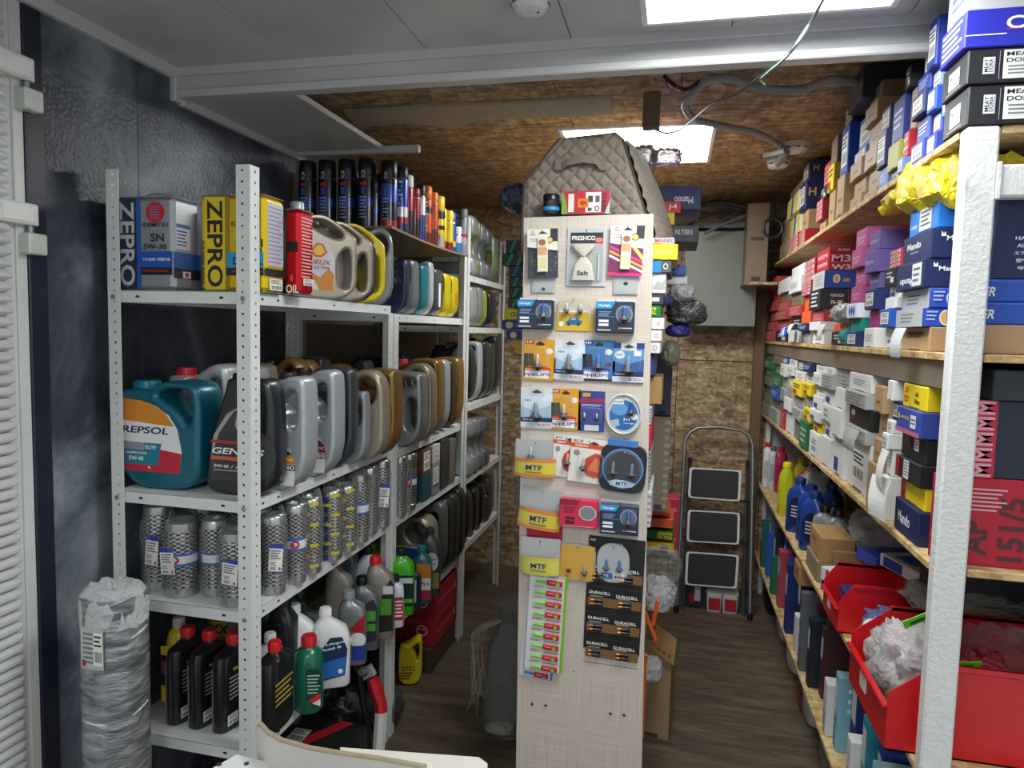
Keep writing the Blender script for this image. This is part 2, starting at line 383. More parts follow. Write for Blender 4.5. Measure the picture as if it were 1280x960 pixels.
# wooden batten beside the far end of the right shelf
p0 = P(943, 430, Y=4.98); p1 = P(956, 430, Y=4.98)
struct(B().box(p0.x, p1.x, 4.97, 5.03, 0, 2.1, M('6f5638', .6, var=.25, scale=9), .003).build('trim_6'))
# roller shutter, its white jamb and the hinge blocks
d = struct(B().box(-1.80, -1.74, .3, 1.40, 0, 2.66, M('cfd0d0', .5)).build('door_1'))
sl = B().ring([[(-.016*math.cos(PI*j/5-PI/2)-.0, y, .0135*math.sin(PI*j/5-PI/2)) for j in range(6)][::-1] for y in (-.28, .30, .318)], M('d3d4d3', .45, var=.05), True).mesh('slat')
for v in sl.vertices:
    if v.co.y > .31: v.co.x *= .4; v.co.z *= .6
for k in range(88):
    o = obj('slat', sl, d, (-1.676, 1.127, .02+.03*k)); o.scale = (-1, 1, 1)
j = struct(B().box(-1.735, -1.69, 1.385, 1.50, 0, 2.66, M('dcdedb', .35, var=.04), .006).build('trim_7'))
B().box(-1.692, -1.682, 1.47, 1.50, 0, 2.66, M('d2d4d1', .4), .002).build('rib', j)
for py0, py1 in ((70, 105), (250, 283)):
    z1 = P(45, py0+6, X=-1.66).z; z0 = P(45, py1, X=-1.66).z
    hb = B(); hb.box(-1.69, -1.655, 1.40, 1.515, z0, z1, M('d8dad6', .4), .004); hb.box(-1.656, -1.652, 1.41, 1.505, z0+.008, z1-.008, M('e3e4e1', .4), .001); hb.build('hinge_plate', j)
    lb = B(); lb.box(-1.69, -1.645, 1.475, 1.53, z0-.075, z0-.02, M('c9ccc6', .4), .004); lb.build('hinge_lug', j)
    pn = B(); pn.lathe([(.009, 0), (.009, .02), (.013, .021), (.013, .026)], DSTEEL, 12, (-1.67, 1.50, z0-.021)); pn.build('hinge_pin', j)
# ================================================================ LAMPS
def led(x0, y0, z, label, s=.6, k=1):
    t = thing('ceiling_light', label, 'light', (x0+s/2, y0+s/2, z))
    b = B(); h = s/2
    for a in ((-h, h, -h, -h+.018), (-h, h, h-.018, h), (-h, -h+.018, -h+.018, h-.018), (h-.018, h, -h+.018, h-.018)): b.box(*a, -.03 if k == 1 else -.012, .012, M('e4e6ea', .4), .002)
    b.build('frame', t)
    d = B(); d.box(-h+.018, h-.018, -h+.018, h-.018, -.022 if k == 1 else -.008, .008, EMIT); d.build('diffuser', t)
    return t
def _em(nt, b, N, L):
    b.inputs['Base Color'].default_value = (.9, .9, .9, 1); b.inputs['Emission Color'].default_value = (.97, 1, .98, 1); b.inputs['Emission Strength'].default_value = LAMP
EMIT = nodes_mat('lit_diffuser', _em)
led(-.12, 1.30, 2.637, 'square white LED panel light in the front ceiling above the pillar', .61)
led(P(697, 163, Z=2.70).x, P(697, 163, Z=2.70).y, 2.712, 'square LED panel light on the chipboard ceiling behind the quilted bag', .69, .7)
led(-.6, -.75, 2.637, 'unseen square white LED panel light added in the ceiling behind the camera', .61)  # unseen third panel, added to light the room from behind the camera
# ================================================================ PERFORATED ANGLE RACKS
def post_mesh(h):
    b = B(); n = int(h/.03); wv = .043; c0 = wv*.55
    for s_ in (0, 1):
        for k in range(n):
            z0 = k*h/n; z1 = (k+1)*h/n; zc = (z0+z1)/2
            sq = [(0, z0), (c0, z0), (wv, z0), (wv, zc), (wv, z1), (c0, z1), (0, z1), (0, zc)]
            ho = [(c0+.0042*math.cos(a), zc+.0042*math.sin(a)) for a in [R(x) for x in (225, 270, 315, 0, 45, 90, 135, 180)]]
            pts = sq+ho
            vs = [(-u, 0, z) for u, z in pts] if s_ == 0 else [(0, u, z) for u, z in pts]
            fs = [(i, (i+1) % 8, 8+(i+1) % 8, 8+i) for i in range(8)]
            if s_ == 0: fs = [f[::-1] for f in fs]
            b.add(vs, fs, WPAINT)
    me = b.mesh('post')
    return me
_pm = {}
def rack_post(parent, x, y, h, mx, my):
    if h not in _pm: _pm[h] = post_mesh(h)
    o = obj('post', _pm[h], parent, (x, y, 0)); o.scale = (mx, my, 1)
    md = o.modifiers.new('s', 'SOLIDIFY'); md.thickness = .002; md.offset = 0
    return o
_sm = {}
def rack(label, y0, y1, h, hf, levels, x0=-1.62, x1=-1.15, board=None):
    t = thing('metal_rack', label, 'shelving', ((x0+x1)/2, (y0+y1)/2, 0), group=None)
    ox, oy = (x0+x1)/2, (y0+y1)/2
    for x, mx in ((x1, 1), (x0, -1)):
        for y, my in ((y0, 1), (y1, -1)): rack_post(t, x-ox, y-oy, h if my == 1 else hf, mx, my)
    W, D = x1-x0-.012, y1-y0-.012
    k = (round(W, 3), round(D, 3))
    if k not in _sm:
        b = B(); a, c_ = W/2, D/2
        b.box(-a, a, -c_, c_, -.002, 0, WPAINT)
        for q in ((-a, a, -c_, -c_+.002), (-a, a, c_-.002, c_), (-a, -a+.002, -c_, c_), (a-.002, a, -c_, c_)): b.box(*q, -.035, -.0005, WPAINT)
        slot = M('24262a', .7)
        for u in (-a+.09, a-.09):
            b.ring([[(u+.007*math.cos(2*PI*j/10), -c_-.0006+.0004*s_, -.018+.004*math.sin(2*PI*j/10)) for j in range(10)] for s_ in (0, 1)], slot, False)
        for u in (-c_+.06, -c_+.14, c_-.06, 0):
            b.ring([[(a+.0004*s_, u+.006*math.cos(2*PI*j/10), -.018+.004*math.sin(2*PI*j/10)) for j in range(10)] for s_ in (1, 2)], slot, False)
        _sm[k] = b.mesh('shelf')
        bb = B(); bb.lathe([(.0065, 0), (.0065, .003), (.004, .005)], DSTEEL, 8, T=Matrix.Rotation(PI/2, 4, 'X')); _sm['bolt'] = bb.mesh('bolt')
    for i, z in enumerate(levels):
        sh = obj('shelf', _sm[k], t, (0, 0, z))
        for x in (-(x1-x0)/2+.02, (x1-x0)/2-.022): obj('bolt', _sm['bolt'], sh, (x, -(y1-y0)/2-.002, -.02))
    return t
rack('white perforated metal rack nearest the camera, with four loaded shelves', 1.70, 2.69, 2.235, 1.86, (1.89, 1.295, .97, .55))
rack('white perforated metal rack second from the camera, under the spray cans', 2.71, 3.72, 1.845, 2.43, (1.86, 1.27, .965, .50))
rack('white perforated metal rack farthest back, holding dark grey jugs', 3.74, 4.62, 2.43, 2.40, (2.11, 1.815, 1.36, .93, .53))
# ================================================================ RIGHT HAND BOARD SHELVES
XS = .60; ZS = {'T': 2.27, 'A': 1.773, 'B': 1.283, 'C': .79, 'D': .30}
rs = thing('board_shelving', 'tall right-hand shelving of chipboard boards on thick white painted posts', 'shelving', (.88, 3.3, 0))
def rsb(name, x0, x1, y0, y1, z0, z1, mat, c=.002):
    b = B(); b.box(x0-.88, x1-.88, y0-3.3, y1-3.3, z0, z1, mat, c); return b.build(name, rs)
for k, z in ZS.items():
    rsb('shelf', XS, 1.14, 1.765 if k != 'T' else 1.775, 5.02, z-.018, z, OSBL)
    rsb('end_lip', XS+.07, 1.14, 1.73, 1.764, z-.018, z, OSBL)
rsb('rail', XS+.012, XS+.03, 1.78, 5.0, ZS['A']-.085, ZS['A']-.0185, M('8d8273', .35, .3, var=.2))
rsb('post', XS, XS+.066, 1.722, 1.762, 0, 2.268, ROUGHW, .005)
rsb('crossbar', XS+.066, 1.14, 1.722, 1.762, 2.115, 2.185, ROUGHW, .005)
rsb('weld_seam', XS+.062, XS+.072, 1.716, 1.722, 2.11, 2.19, ROUGHW, .002)
rsb('post', XS+.04, XS+.07, 4.985, 5.015, 0, 1.75, ROUGHW, .004)
rsb('end_board', XS+.045, XS+.42, 5.016, 5.03, .3, 1.75, M('c7cbce', .5), .002)
rsb('back_board', 1.142, 1.155, 1.8, 5.0, 0, 2.3, M('2b2e36', .7), .001)
# ================================================================ PILLAR DISPLAY
dv = thing('display_shelving', 'pale laminate end panel and the narrow shelves behind it, in mid floor', 'shelving', (-.28, 2.3, 0))
YP = 2.30
c4 = [P(645, 960, Y=YP), P(802, 960, Y=YP), P(817, 267, Y=YP), P(655, 272, Y=YP)]
dl = (c4[0]-c4[3])/(c4[0].z-c4[3].z); dr = (c4[1]-c4[2])/(c4[1].z-c4[2].z)
bl = c4[0]-dl*c4[0].z; br_ = c4[1]-dr*c4[1].z
b = B(); q = [bl, br_, c4[2], c4[3]]
b.add([(p.x+.28, 0, p.z) for p in q]+[(p.x+.28, .018, p.z) for p in q], [(0, 1, 2, 3), (7, 6, 5, 4), (0, 4, 5, 1), (1, 5, 6, 2), (2, 6, 7, 3), (3, 7, 4, 0)], LINEN)
b.build('end_panel', dv)
b = B()
for px, py in ((665, 880), (682, 882), (763, 892), (780, 894), (717, 839)):
    p = P(px, py, Y=YP); r_ = .005 if px != 717 else .002
    T = Matrix.Translation((p.x+.28, 0, p.z)) @ Matrix.Rotation(PI/2, 4, 'X')
    s_ = B(); s_.lathe([(r_, 0), (r_, .0012), (r_*.5, .0025)], M('3c3c3e', .4, .5), 10, T=T); s_.build('screw', dv)
for z in (2.06, 1.60, 1.10, .62, .15):
    s_ = B(); s_.box(-.19, .19, .02, 1.66, z-.016, z, OSBL, .002); s_.build('shelf', dv)
s_ = B(); s_.box(-.012, .012, .02, 1.5, 0, 2.04, M('b9ad9f', .6), .002); s_.build('spine_board', dv)
# ================================================================ OIL JUGS
OUT = {
 'slope': ([(0, 0), (1, 0), (1, .93), (.93, 1), (.76, 1), (.44, .87), (.37, .86), (.36, .89), (.09, .89), (.08, .84), (0, .70)],
           [[(.60, .80), (.78, .89), (.88, .87), (.88, .62), (.83, .53), (.76, .56), (.72, .68), (.60, .74)]], (.225, .88, .12, .085)),
 'arch': ([(0, 0), (.98, 0), (1, .5), (1, .86), (.94, .96), (.84, .985), (.58, .985), (.46, .92), (.38, .89), (.36, .9), (.06, .9), (0, .84)],
          [[(.47, .855), (.60, .915), (.82, .915), (.90, .86), (.89, .62), (.84, .60), (.74, .72), (.58, .80)]], (.21, .89, .135, .09)),
 'genes': ([(0, 0), (1, 0), (1.02, .5), (1, .78), (.93, .93), (.80, .96), (.70, .90), (.66, .955), (.34, .955), (.31, .86), (.14, .56), (.02, .25)],
           [[(.72, .83), (.84, .85), (.88, .78), (.88, .52), (.82, .46), (.75, .50), (.72, .62)]], (.49, .945, .15, .05)),
 'shell': ([(0, 0), (1, 0), (1, .72), (.95, .80), (.56, 1), (.32, 1), (.16, .92), (0, .90)],
           [[(.26, .90), (.36, .95), (.52, .95), (.80, .80), (.74, .73), (.56, .76), (.36, .84)], [(.70, .50), (.80, .62), (.89, .62), (.90, .2), (.82, .13), (.70, .18)]], (.10, .92, .09, .07)),
 'loop': ([(0, 0), (1, 0), (1, .74), (.95, .9), (.82, .99), (.66, 1), (.50, .95), (.38, .88), (.34, .9), (.08, .9), (.07, .82), (0, .72)],
          [[(.52, .80), (.60, .9), (.74, .93), (.87, .86), (.89, .72), (.82, .62), (.66, .62), (.55, .70)]], (.21, .89, .12, .08)),
 'block': ([(0, 0), (1, 0), (1, .92), (.93, 1), (.46, 1), (.38, .93), (.04, .92), (0, .86)],
           [[(.48, .92), (.86, .92), (.88, .83), (.70, .78), (.5, .8)], [(.70, .66), (.90, .66), (.90, .28), (.80, .2), (.70, .28)]], (.2, .92, .12, .07)),
 'notch': ([(0, 0), (.95, 0), (1, .06), (1, .28), (.84, .36), (.78, .5), (.84, .64), (1, .70), (1, .92), (.92, 1), (.1, 1), (0, .92)],
           [[(.2, .95), (.6, .95), (.6, .90), (.2, .90)]], (.80, .99, .08, .035)),
}
_J = {}
PL = dict(coat=.25)
def jmat(h, metal): return M(h, .32, metal, var=.05, scale=6, coat=.3)
def jug(style, xr, y, z, w_, h_, t_, col, cap, label, art_=(), group=None, metal=0., rz=0., side=(), name='oil_jug'):
    """xr, y = lower right corner of the broad face that looks to -Y"""
    T = thing(name, label, 'oil jug', (xr, y, z), rz, group)
    o_, h_o, cp = OUT[style]; k = (style, round(w_, 3), round(h_, 3), round(t_, 3), col, metal)
    if k not in _J:
        me = cutout(o_, h_o, w_, h_, t_, .016 if t_ > .09 else .011); me.materials.append(jmat(col, metal)); _J[k] = me
    obj('body', _J[k], T, (-w_, 0, 0))
    cx, cz, cr, ch = cp; cr *= w_*.98; cr = min(cr, t_*.42); b = B(); ch *= h_; z0 = cz*h_-.004
    if style != 'notch':
        b.lathe([(cr*.86, -.012), (cr*.86, .004)], jmat(col, metal), 18, (-w_+cx*w_, t_/2, z0))
        b.lathe([(cr, .004), (cr, ch*.86), (cr*.94, ch)], M(cap, .35, var=.04), 18, (-w_+cx*w_, t_/2, z0))
        if cr > .018:
            for j in range(14):
                a = 2*PI*j/14; b.box(-.0012, .0012, cr-.0005, cr+.0012, .006, ch*.8, M(cap, .35, var=.04), T=Matrix.Translation((-w_+cx*w_, t_/2, z0)) @ Matrix.Rotation(a, 4, 'Z'))
        b.build('cap', T)
    if art_:
        b = B(); art(b, art_, w_, h_, frame('f', -w_)); b.build('label', T)
    if side:
        b = B(); art(b, side, t_, h_, frame('s', 0)); b.build('spine_label', T)
    return T
# rack one, second shelf -------------------------------------------------
Z2 = 1.2955
tq = [('P', [(.015, .16), (.76, .16), (.79, .36), (.74, .56), (.64, .68), (.48, .76), (.3, .80), (.015, .82)], 'e9e9ea'),
      ('P', [(.015, .62), (.70, .58), (.60, .70), (.45, .77), (.3, .80), (.015, .82)], 'd98a2e'), ('P', [(.015, .16), (.76, .16), (.785, .34), (.015, .42)], 'c3263c'),
      ('P', [(.015, .22), (.50, .22), (.55, .42), (.015, .42)], '1b7d92'), ('P', [(.015, .36), (.34, .35), (.34, .42), (.015, .43)], '8d97a0'),
      ('T', 'REPSOL', .36, .535, .062, '16233f', 0, .56, .15), ('T', 'ELITE', .42, .382, .032, 'f4f4f4', 0, .13), ('T', 'COMPETICIÓN', .24, .327, .026, 'f4f4f4', 0, .26), ('T', '5W-40', .24, .275, .038, 'f4f4f4', 0, .18), ('T', '4L', .40, .20, .025, 'f4f4f4')]
jug('arch', -1.352, 1.745, Z2, .29, .335, .12, '0f6477', '0f7488', 'teal five litre oil jug with orange and white REPSOL label', tq, metal=.25)
jug('slope', -1.37, 1.90, Z2, .24, .375, .10, 'b7babd', 'd01f2f', 'silver jug with red cap directly behind the teal REPSOL jug', [('R', .05, .1, .6, .5, 'e4e4e4'), ('E', .78, .55, .05, .04, '5b5e62')], metal=.35)
gq = [('P', [(.30, .93), (.50, .80), (.56, .62), (.30, .56), (.12, .36), (.10, .1), (.06, .3), (.16, .56)][:0] or [(.58, .74), (.46, .66), (.30, .52), (.16, .36), (.10, .30), (.14, .48), (.34, .66)], 'a9a49d'),
      ('P', [(.80, .74), (.62, .74), (.44, .68), (.22, .50), (.09, .28), (.09, .12), (.80, .12)], '3a3c40'), ('P', [(.64, .73), (.50, .68), (.46, .58), (.50, .50), (.80, .52), (.80, .7)], 'a9a49d'), ('E', .60, .33, .46, .22, '323438'),
      ('R', .50, .58, .66, .69, 'c0202c'), ('T', 'LUK', .58, .635, .05, 'f2f2f2', 0, .12), ('R', .10, .42, .86, .445, 'b4322c'), ('T', 'GENESIS', .50, .36, .052, 'f4f4f4', 0, .76, .2),
      ('R', .10, .285, .70, .315, 'd2603a'), ('E', .72, .30, .06, .03, 'e0823a'), ('T', '5W-40  /  API SN', .42, .235, .026, 'efefef', 0, .55, .2), ('L', .14, .19, .6, .215, 1, '9a9a9a')]
jug('genes', -1.118, 1.755, Z2, .225, .365, .078, '1d1f23', '1d1f23', 'black oil jug with GENESIS lettering beside the front rack post', gq)
def ty(cap3, grade, c2, c3):
    return [('P', [(.22, .05), (.86, .05), (.88, .24), (.72, .40), (.5, .50), (.22, .54)], 'e6e7e8'), ('P', [(.22, .26), (.88, .26), (.76, .38), (.5, .49), (.22, .53)], '2a2425'),
            ('P', [(.22, .24), (.88, .24), (.85, .32), (.22, .32)], c2), ('T', 'ENGINE OIL', .60, .365, .032, 'f2f2f2', 0, .46), ('T', 'SYNTHETIC', .66, .28, .022, 'f0f0f0', 0, .4), ('R', .22, .185, .88, .235, c3), ('T', grade, .68, .21, .036, 'f5f5f5', 0, .38), ('T', cap3, .7, .10, .03, '333333')]
jug('slope', -1.070, 1.85, Z2, .25, .35, .088, 'a8aeb3', 'c81f2e', 'silver jug labelled ENGINE OIL 5W-40 beside the black jug', ty('5L', '5W-40', 'd9901f', '3a2c28'), metal=.3)
jug('slope', -1.37, 2.03, Z2, .22, .36, .12, 'a8aeb3', 'c81f2e', 'silver jug with red cap half hidden in the second row of the silver jugs', [('E', .75, .4, .08, .05, 'c9ccd0')], metal=.3)
jug('slope', -1.078, 2.05, Z2, .25, .36, .085, 'a8aeb3', '222326', 'silver jug labelled ENGINE OIL 0W-30 with maroon band', [('P', [(.22, .50), (.54, .46), (.62, .52), (.22, .62)], 'd8a02c')]+ty('', '0W-30', '75203a', '75203a'), metal=.3)
jug('block', -1.092, 2.20, Z2, .25, .36, .062, '3c3f45', '18191b', 'dark grey jug with black cap between silver jugs', [], metal=.2)
jug('slope', -1.085, 2.297, Z2, .15, .27, .055, '8f969e', '9a9fa5', 'small silver jug in front of the champagne jugs', [('R', .04, .1, .5, .4, 'c9a24a')], metal=.35)
jug('loop', -1.047, 2.365, Z2, .26, .345, .082, 'a39a86', '1c1c1e', 'champagne jug with round handle and blue label', [('R', .1, .30, .7, .5, '1f3f9c'), ('R', .1, .12, .7, .30, 'dfe0e2')], metal=.45)
jug('block', -1.040, 2.457, Z2, .26, .345, .10, '8a6a38', '1c1c1e', 'gold jug at the far end of the nearest rack', [], metal=.55)
# second row of caps behind them
for i, (x, y, c_, cp, lb) in enumerate([(-1.40, 2.16, 'a39a86', '191a1c', 'champagne jug with black cap in the back row, left end'), (-1.36, 2.42, '9a7740', '191a1c', 'gold jug with black cap in the back row of the nearest rack'),
        (-1.40, 2.56, '3c3f45', '202225', 'dark grey jug with black cap deepest in the nearest rack'), (-1.34, 2.30, '8a6a38', '17181a', 'gold jug in the back row between champagne and gold')]):
    jug('loop' if i % 2 else 'block', x, y, Z2, .2, .365+.006*i, .085, c_, cp, lb, [], metal=.45)
# rack two, second shelf
Z2b = 1.2705
jug('block', -1.075, 2.84, Z2b, .27, .335, .10, '9fa4a9', '202124', 'silver jug with open triangular handle just behind the second post', [('R', .05, .35, .3, .5, '1c2c6c'), ('R', .08, .5, .3, .56, 'd8d020')], metal=.5)
jug('loop', -1.07, 2.96, Z2b, .26, .37, .09, 'a39a86', '202124', 'grey champagne jug with large round loop handle on the second rack', [], metal=.45)
jug('block', -1.085, 3.09, Z2b, .26, .385, .10, '96743c', 'c02030', 'gold square shouldered jug, first gold one on the second rack', [], metal=.55)
jug('slope', -1.10, 3.24, Z2b, .25, .375, .09, 'a9b0b7', '202124', 'bright silver jug between two gold jugs', [], metal=.4)
jug('block', -1.105, 3.36, Z2b, .25, .37, .07, '3a2c26', '202124', 'dark brown jug beside a gold jug on the second rack', [], metal=.2)
jug('block', -1.105, 3.47, Z2b, .26, .38, .11, '96743c', '202124', 'gold square shouldered jug nearest the third rack', [], metal=.55)
for i, (x, y, c_, cp, lb) in enumerate([(-1.42, 2.80, '9a7740', '96743c', 'gold jug with gold cap in the back row of the second rack'), (-1.40, 2.98, '54585e', 'c02030', 'grey jug with red cap in the back row of the second rack'),
        (-1.40, 3.20, '22262e', '101214', 'black jug in the back row of the second rack'), (-1.40, 3.45, '2a4468', 'c02030', 'blue jug with red cap in the back row of the second rack')]):
    jug('slope' if i % 2 else 'block', x, y, Z2b, .2, .36+.012*i, .09, c_, cp, lb, [], metal=.2)
# rack one, top shelf -----------------------------------------------------
Z1 = 1.8905
def tin(x0, x1, y0, y1, z, h_, col, label, fa, sa, rz=0, cap=None):
    T = thing('oil_tin', label, 'oil tin', (x0, y0, z), rz); W, D = x1-x0, y1-y0
    b = B(); b.box(0, W, 0, D, .002, h_-.002, M(col, .3, .55, var=.04), .012); b.build('body', T)
    for zz in (.0, h_-.004):
        b = B(); b.box(.002, W-.002, .002, D-.002, zz, zz+.004, M('b8babc', .3, .8), .004); b.build('rim', T)
    if cap: b = B(); b.lathe([(.021, h_), (.021, h_+.022), (.019, h_+.026)], M(cap, .4, .5), 18, (W*.35, D/2, 0)); b.build('cap', T)
    else:
        b = B(); b.tube([(W*.3, D/2, h_-.002), (W*.33, D/2, h_+.014), (W*.5, D/2, h_+.018), (W*.67, D/2, h_+.014), (W*.7, D/2, h_-.002)], .0025, STEEL, 6); b.build('handle', T)
    b = B(); art(b, fa, W, h_, frame('f')); b.build('label', T)
    b = B(); art(b, sa, D, h_, frame('s', W)); b.build('side_label', T)
    return T
def zep(blue, ink, base, band, g1, g2, low, lowc):
    return [('R', .02, .02, .085, .98, base), ('R', .085, .02, .42, .98, blue), ('R', .40, .02, .47, .98, low), ('T', 'ZEPRO', .245, .50, .24, ink, -90, .90),
            ('E', .71, .83, .15, .11, 'c8202e'), ('L', .62, .76, .80, .90, 5, base), ('T', 'IDEMITSU', .71, .70, .045, '30343a', 0, .42)]
tin(-1.642, -1.432, 1.745, 1.86, Z1, .275, 'a9adb2', 'silver square oil tin with navy ZEPRO stripe and blue band',
    zep('232c40', 'c9ccd0', '5b7fb0', '', '', '', '2457a8', '')+[('T', 'SN', .74, .565, .085, '23262c', 0, .22), ('T', '5W-30', .70, .47, .055, '23262c', 0, .38), ('R', .47, .25, .98, .42, '1f55b4'), ('T', 'フル合成 / 超高VI油', .72, .335, .035, 'f0f0f0', 0, .45), ('R', .47, .17, .98, .25, '16181c'), ('T', 'MADE IN JAPAN', .70, .21, .03, 'c8202e', 0, .4)],
    [('R', .1, .45, .62, .72, 'e6e8ea'), ('R', .1, .68, .62, .72, '2457a8'), ('L', .12, .48, .5, .66, 5, '2457a8'), ('R', 0, .25, 1, .42, '1f55b4'), ('R', 0, .14, 1, .25, '16181c'), ('R', .32, .15, .62, .22, 'f0f0f0'), ('E', .47, .185, .07, .025, 'c8202e')])
tin(-1.415, -1.36, 1.90, 2.02, Z1, .262, '4a4f57', 'dark square oil tin standing behind the silver and yellow tins', [('R', .1, .1, .9, .5, '22262e')], [('R', .1, .1, .9, .4, '1f2a44')])
tin(-1.348, -1.135, 1.748, 1.85, Z1, .275, 'e3c21a', 'yellow square oil tin with black ZEPRO lettering behind the front post',
    zep('e6c81c', '1b1b1c', 'e3c21a', '', '', '', '9c8412', '')[1:]+[('T', 'DL-1', .80, .50, .085, '1b1b1c', 0, .34), ('T', '5W-30', .78, .43, .05, '1b1b1c', 0, .36), ('R', .42, .25, .98, .41, '2f9ccc'), ('T', 'DIESEL', .74, .32, .08, '1b1b1c', 0, .44), ('R', .42, .17, .98, .25, '16181c'), ('T', 'MADE IN JAPAN', .73, .21, .03, 'c8202e', 0, .45), ('T', 'FOR DIESEL ENGINE', .06, .3, .05, '1b1b1c', -90, .45)],
    [('R', .12, .28, .9, .93, 'b9b7c6'), ('L', .16, .3, .86, .9, 14, '8c8a9c'), ('R', 0, .17, 1, .25, '16181c'), ('K', .2, .03, .85, .15)])
tin(-1.150, -1.098, 1.868, 1.955, Z1, .255, 'c4131f', 'red square oil tin with silver cap beside the yellow tin', [('R', .2, .5, .9, .62, '17181a'), ('T', 'OIL', .55, .07, .1, 'f2f2f2', 0, .8), ('E', .5, .2, .12, .04, 'e05050')], [('L', .12, .2, .88, .92, 18, 'e8a0a4'), ('K', .25, .12, .9, .2)], cap='9fa2a5')
sh = [('P', [(.22, .12), (.62, .10), (.66, .3), (.64, .52), (.56, .66), (.22, .70)], 'c9cbce'), ('P', [(.22, .12), (.62, .10), (.645, .30), (.56, .38), (.44, .26), (.34, .30), (.22, .36)], 'c8801f'), ('P', [(.22, .12), (.42, .11), (.36, .22), (.22, .26)], 'd8cfc4'),
      ('P', [(.30, .56), (.38, .66), (.48, .66), (.54, .56), (.46, .50), (.36, .50)], 'd9231e'), ('P', [(.33, .565), (.39, .64), (.46, .64), (.51, .565), (.45, .52), (.37, .52)], 'f0c020'), ('T', 'HELIX', .44, .44, .055, 'c8202e', 0, .30, .25), ('T', 'ULTRA', .46, .375, .035, '25409a', 0, .22, .2)]
jug('shell', -1.095, 2.25, Z1, .24, .285, .080, 'a39a8a', '8d8a84', 'champagne jug with shell emblem and two handle holes beside the red tin', sh, metal=.4, rz=R(48))
jug('shell', -1.092, 2.375, Z1, .24, .283, .078, 'a39a8a', '8d8a84', 'champagne jug behind the one with the shell emblem', sh[:1], metal=.4, rz=R(48))
jug('shell', -1.098, 2.415, Z1, .24, .28, .020, '2b2d30', '202124', 'thin black jug between champagne and yellow jugs', [], rz=R(48))
jug('shell', -1.098, 2.50, Z1, .24, .295, .05, 'e0c80e', 'e0c80e', 'bright yellow jug standing after the champagne jugs', [], rz=R(48))
jug('loop', -1.12, 2.62, Z1, .20, .31, .065, '8b9096', '2a2c30', 'grey jug with round handle and white TOYOTA style oval label', [('R', .05, .1, .72, .62, 'dfe0e2'), ('E', .42, .55, .16, .04, '3a3c40'), ('E', .42, .55, .12, .025, 'dfe0e2'), ('R', .05, .26, .72, .46, '5d5248'), ('R', .05, .24, .72, .27, 'd9901f'), ('T', 'Oil', .3, .33, .04, 'd8d8d8')], metal=.3, rz=R(22))
jug('slope', -1.40, 2.58, Z1, .15, .2, .06, '23365e', '1b1d22', 'small navy jug hidden behind the grey jug on the top shelf', [])
# rack two, top shelf (under the sprays) -----------------------------------
Z1b = 1.8605
rowc = [(2.83, '2a3350', '1b1d22', 'slope', .24, 'narrow navy jug next to the grey round handled jug', .05), (2.905, '6f747b', '9a2c34', 'slope', .245, 'slate grey one litre jug with dark red cap', .10),
        (3.03, '137a86', '1b8a96', 'slope', .235, 'teal jug on the second rack under the spray cans', .085), (3.135, 'b9bfc5', 'c8202e', 'slope', .26, 'silver jug with red cap under the spray cans', .06),
        (3.215, '4f5358', '9b9ea2', 'slope', .235, 'charcoal jug with white strip under the spray cans', .12), (3.36, 'dcc712', 'dcc712', 'slope', .225, 'first of the two yellow jugs under the spray cans', .10), (3.48, 'd8c414', 'd8c414', 'slope', .222, 'yellow jug with red lettering nearest the tall rack post', .11)]
for y, c_, cp, st, h_, lb, t_ in rowc:
    jug(st, -1.15, y, Z1b, .17, h_, t_, c_, cp, lb, [], metal=.2, side=[('T', 'AVA', .5, .45, .3, 'c8202e', 90, .3)] if 'lettering' in lb else ([('R', .35, .2, .6, .7, 'e8e8ea')] if 'strip' in lb else []))
# rack three -----------------------------------------------------------------
def row3(zs, items):
    for st, y, w_, h_, t_, c_, cp, lb, a_ in items: jug(st, -1.14, y, zs, w_, h_, t_, c_, cp, lb, a_, metal=.15)
lm = [('R', .08, .2, .72, .82, '2b6f62'), ('R', .12, .6, .66, .78, '1c2c5c'), ('T', 'LIQUI', .38, .73, .05, 'f0f0f0', 0, .45), ('T', 'MOLY', .38, .66, .05, 'd03030', 0, .4), ('R', .12, .46, .66, .56, '20242a'), ('T', 'PRO', .38, .5, .06, 'f0f0f0'), ('R', .1, .22, .68, .4, 'd8dadc')]
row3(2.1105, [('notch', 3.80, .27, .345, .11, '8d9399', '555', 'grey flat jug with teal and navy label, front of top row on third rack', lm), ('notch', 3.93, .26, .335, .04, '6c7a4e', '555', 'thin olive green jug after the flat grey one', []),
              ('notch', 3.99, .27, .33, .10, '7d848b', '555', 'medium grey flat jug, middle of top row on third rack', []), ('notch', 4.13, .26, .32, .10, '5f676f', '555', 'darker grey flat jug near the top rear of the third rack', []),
              ('block', 4.27, .26, .29, .12, '6f8468', '50604c', 'sage green jug at the rear top of the third rack', [])])
row3(1.8155, [('block', 3.80, .26, .235, .13, '9aa09f', 'b02a30', 'ribbed pale grey jug with red cap on the third rack', [('L', .05, .05, .95, .85, 9, '7f8685')]), ('slope', 3.96, .25, .24, .09, '84898c', '84898c', 'grey jug with grey cap after the ribbed one', []),
              ('block', 4.08, .25, .23, .06, '8fa03c', '40424a', 'lime edged grey jug on the third rack', []), ('loop', 4.22, .26, .24, .14, '1f2633', '15181f', 'black jug with small red and blue emblem, third rack', [('R', .2, .4, .7, .7, '2c3c8c'), ('T', 'XT', .45, .5, .08, 'c8c8c8')])])
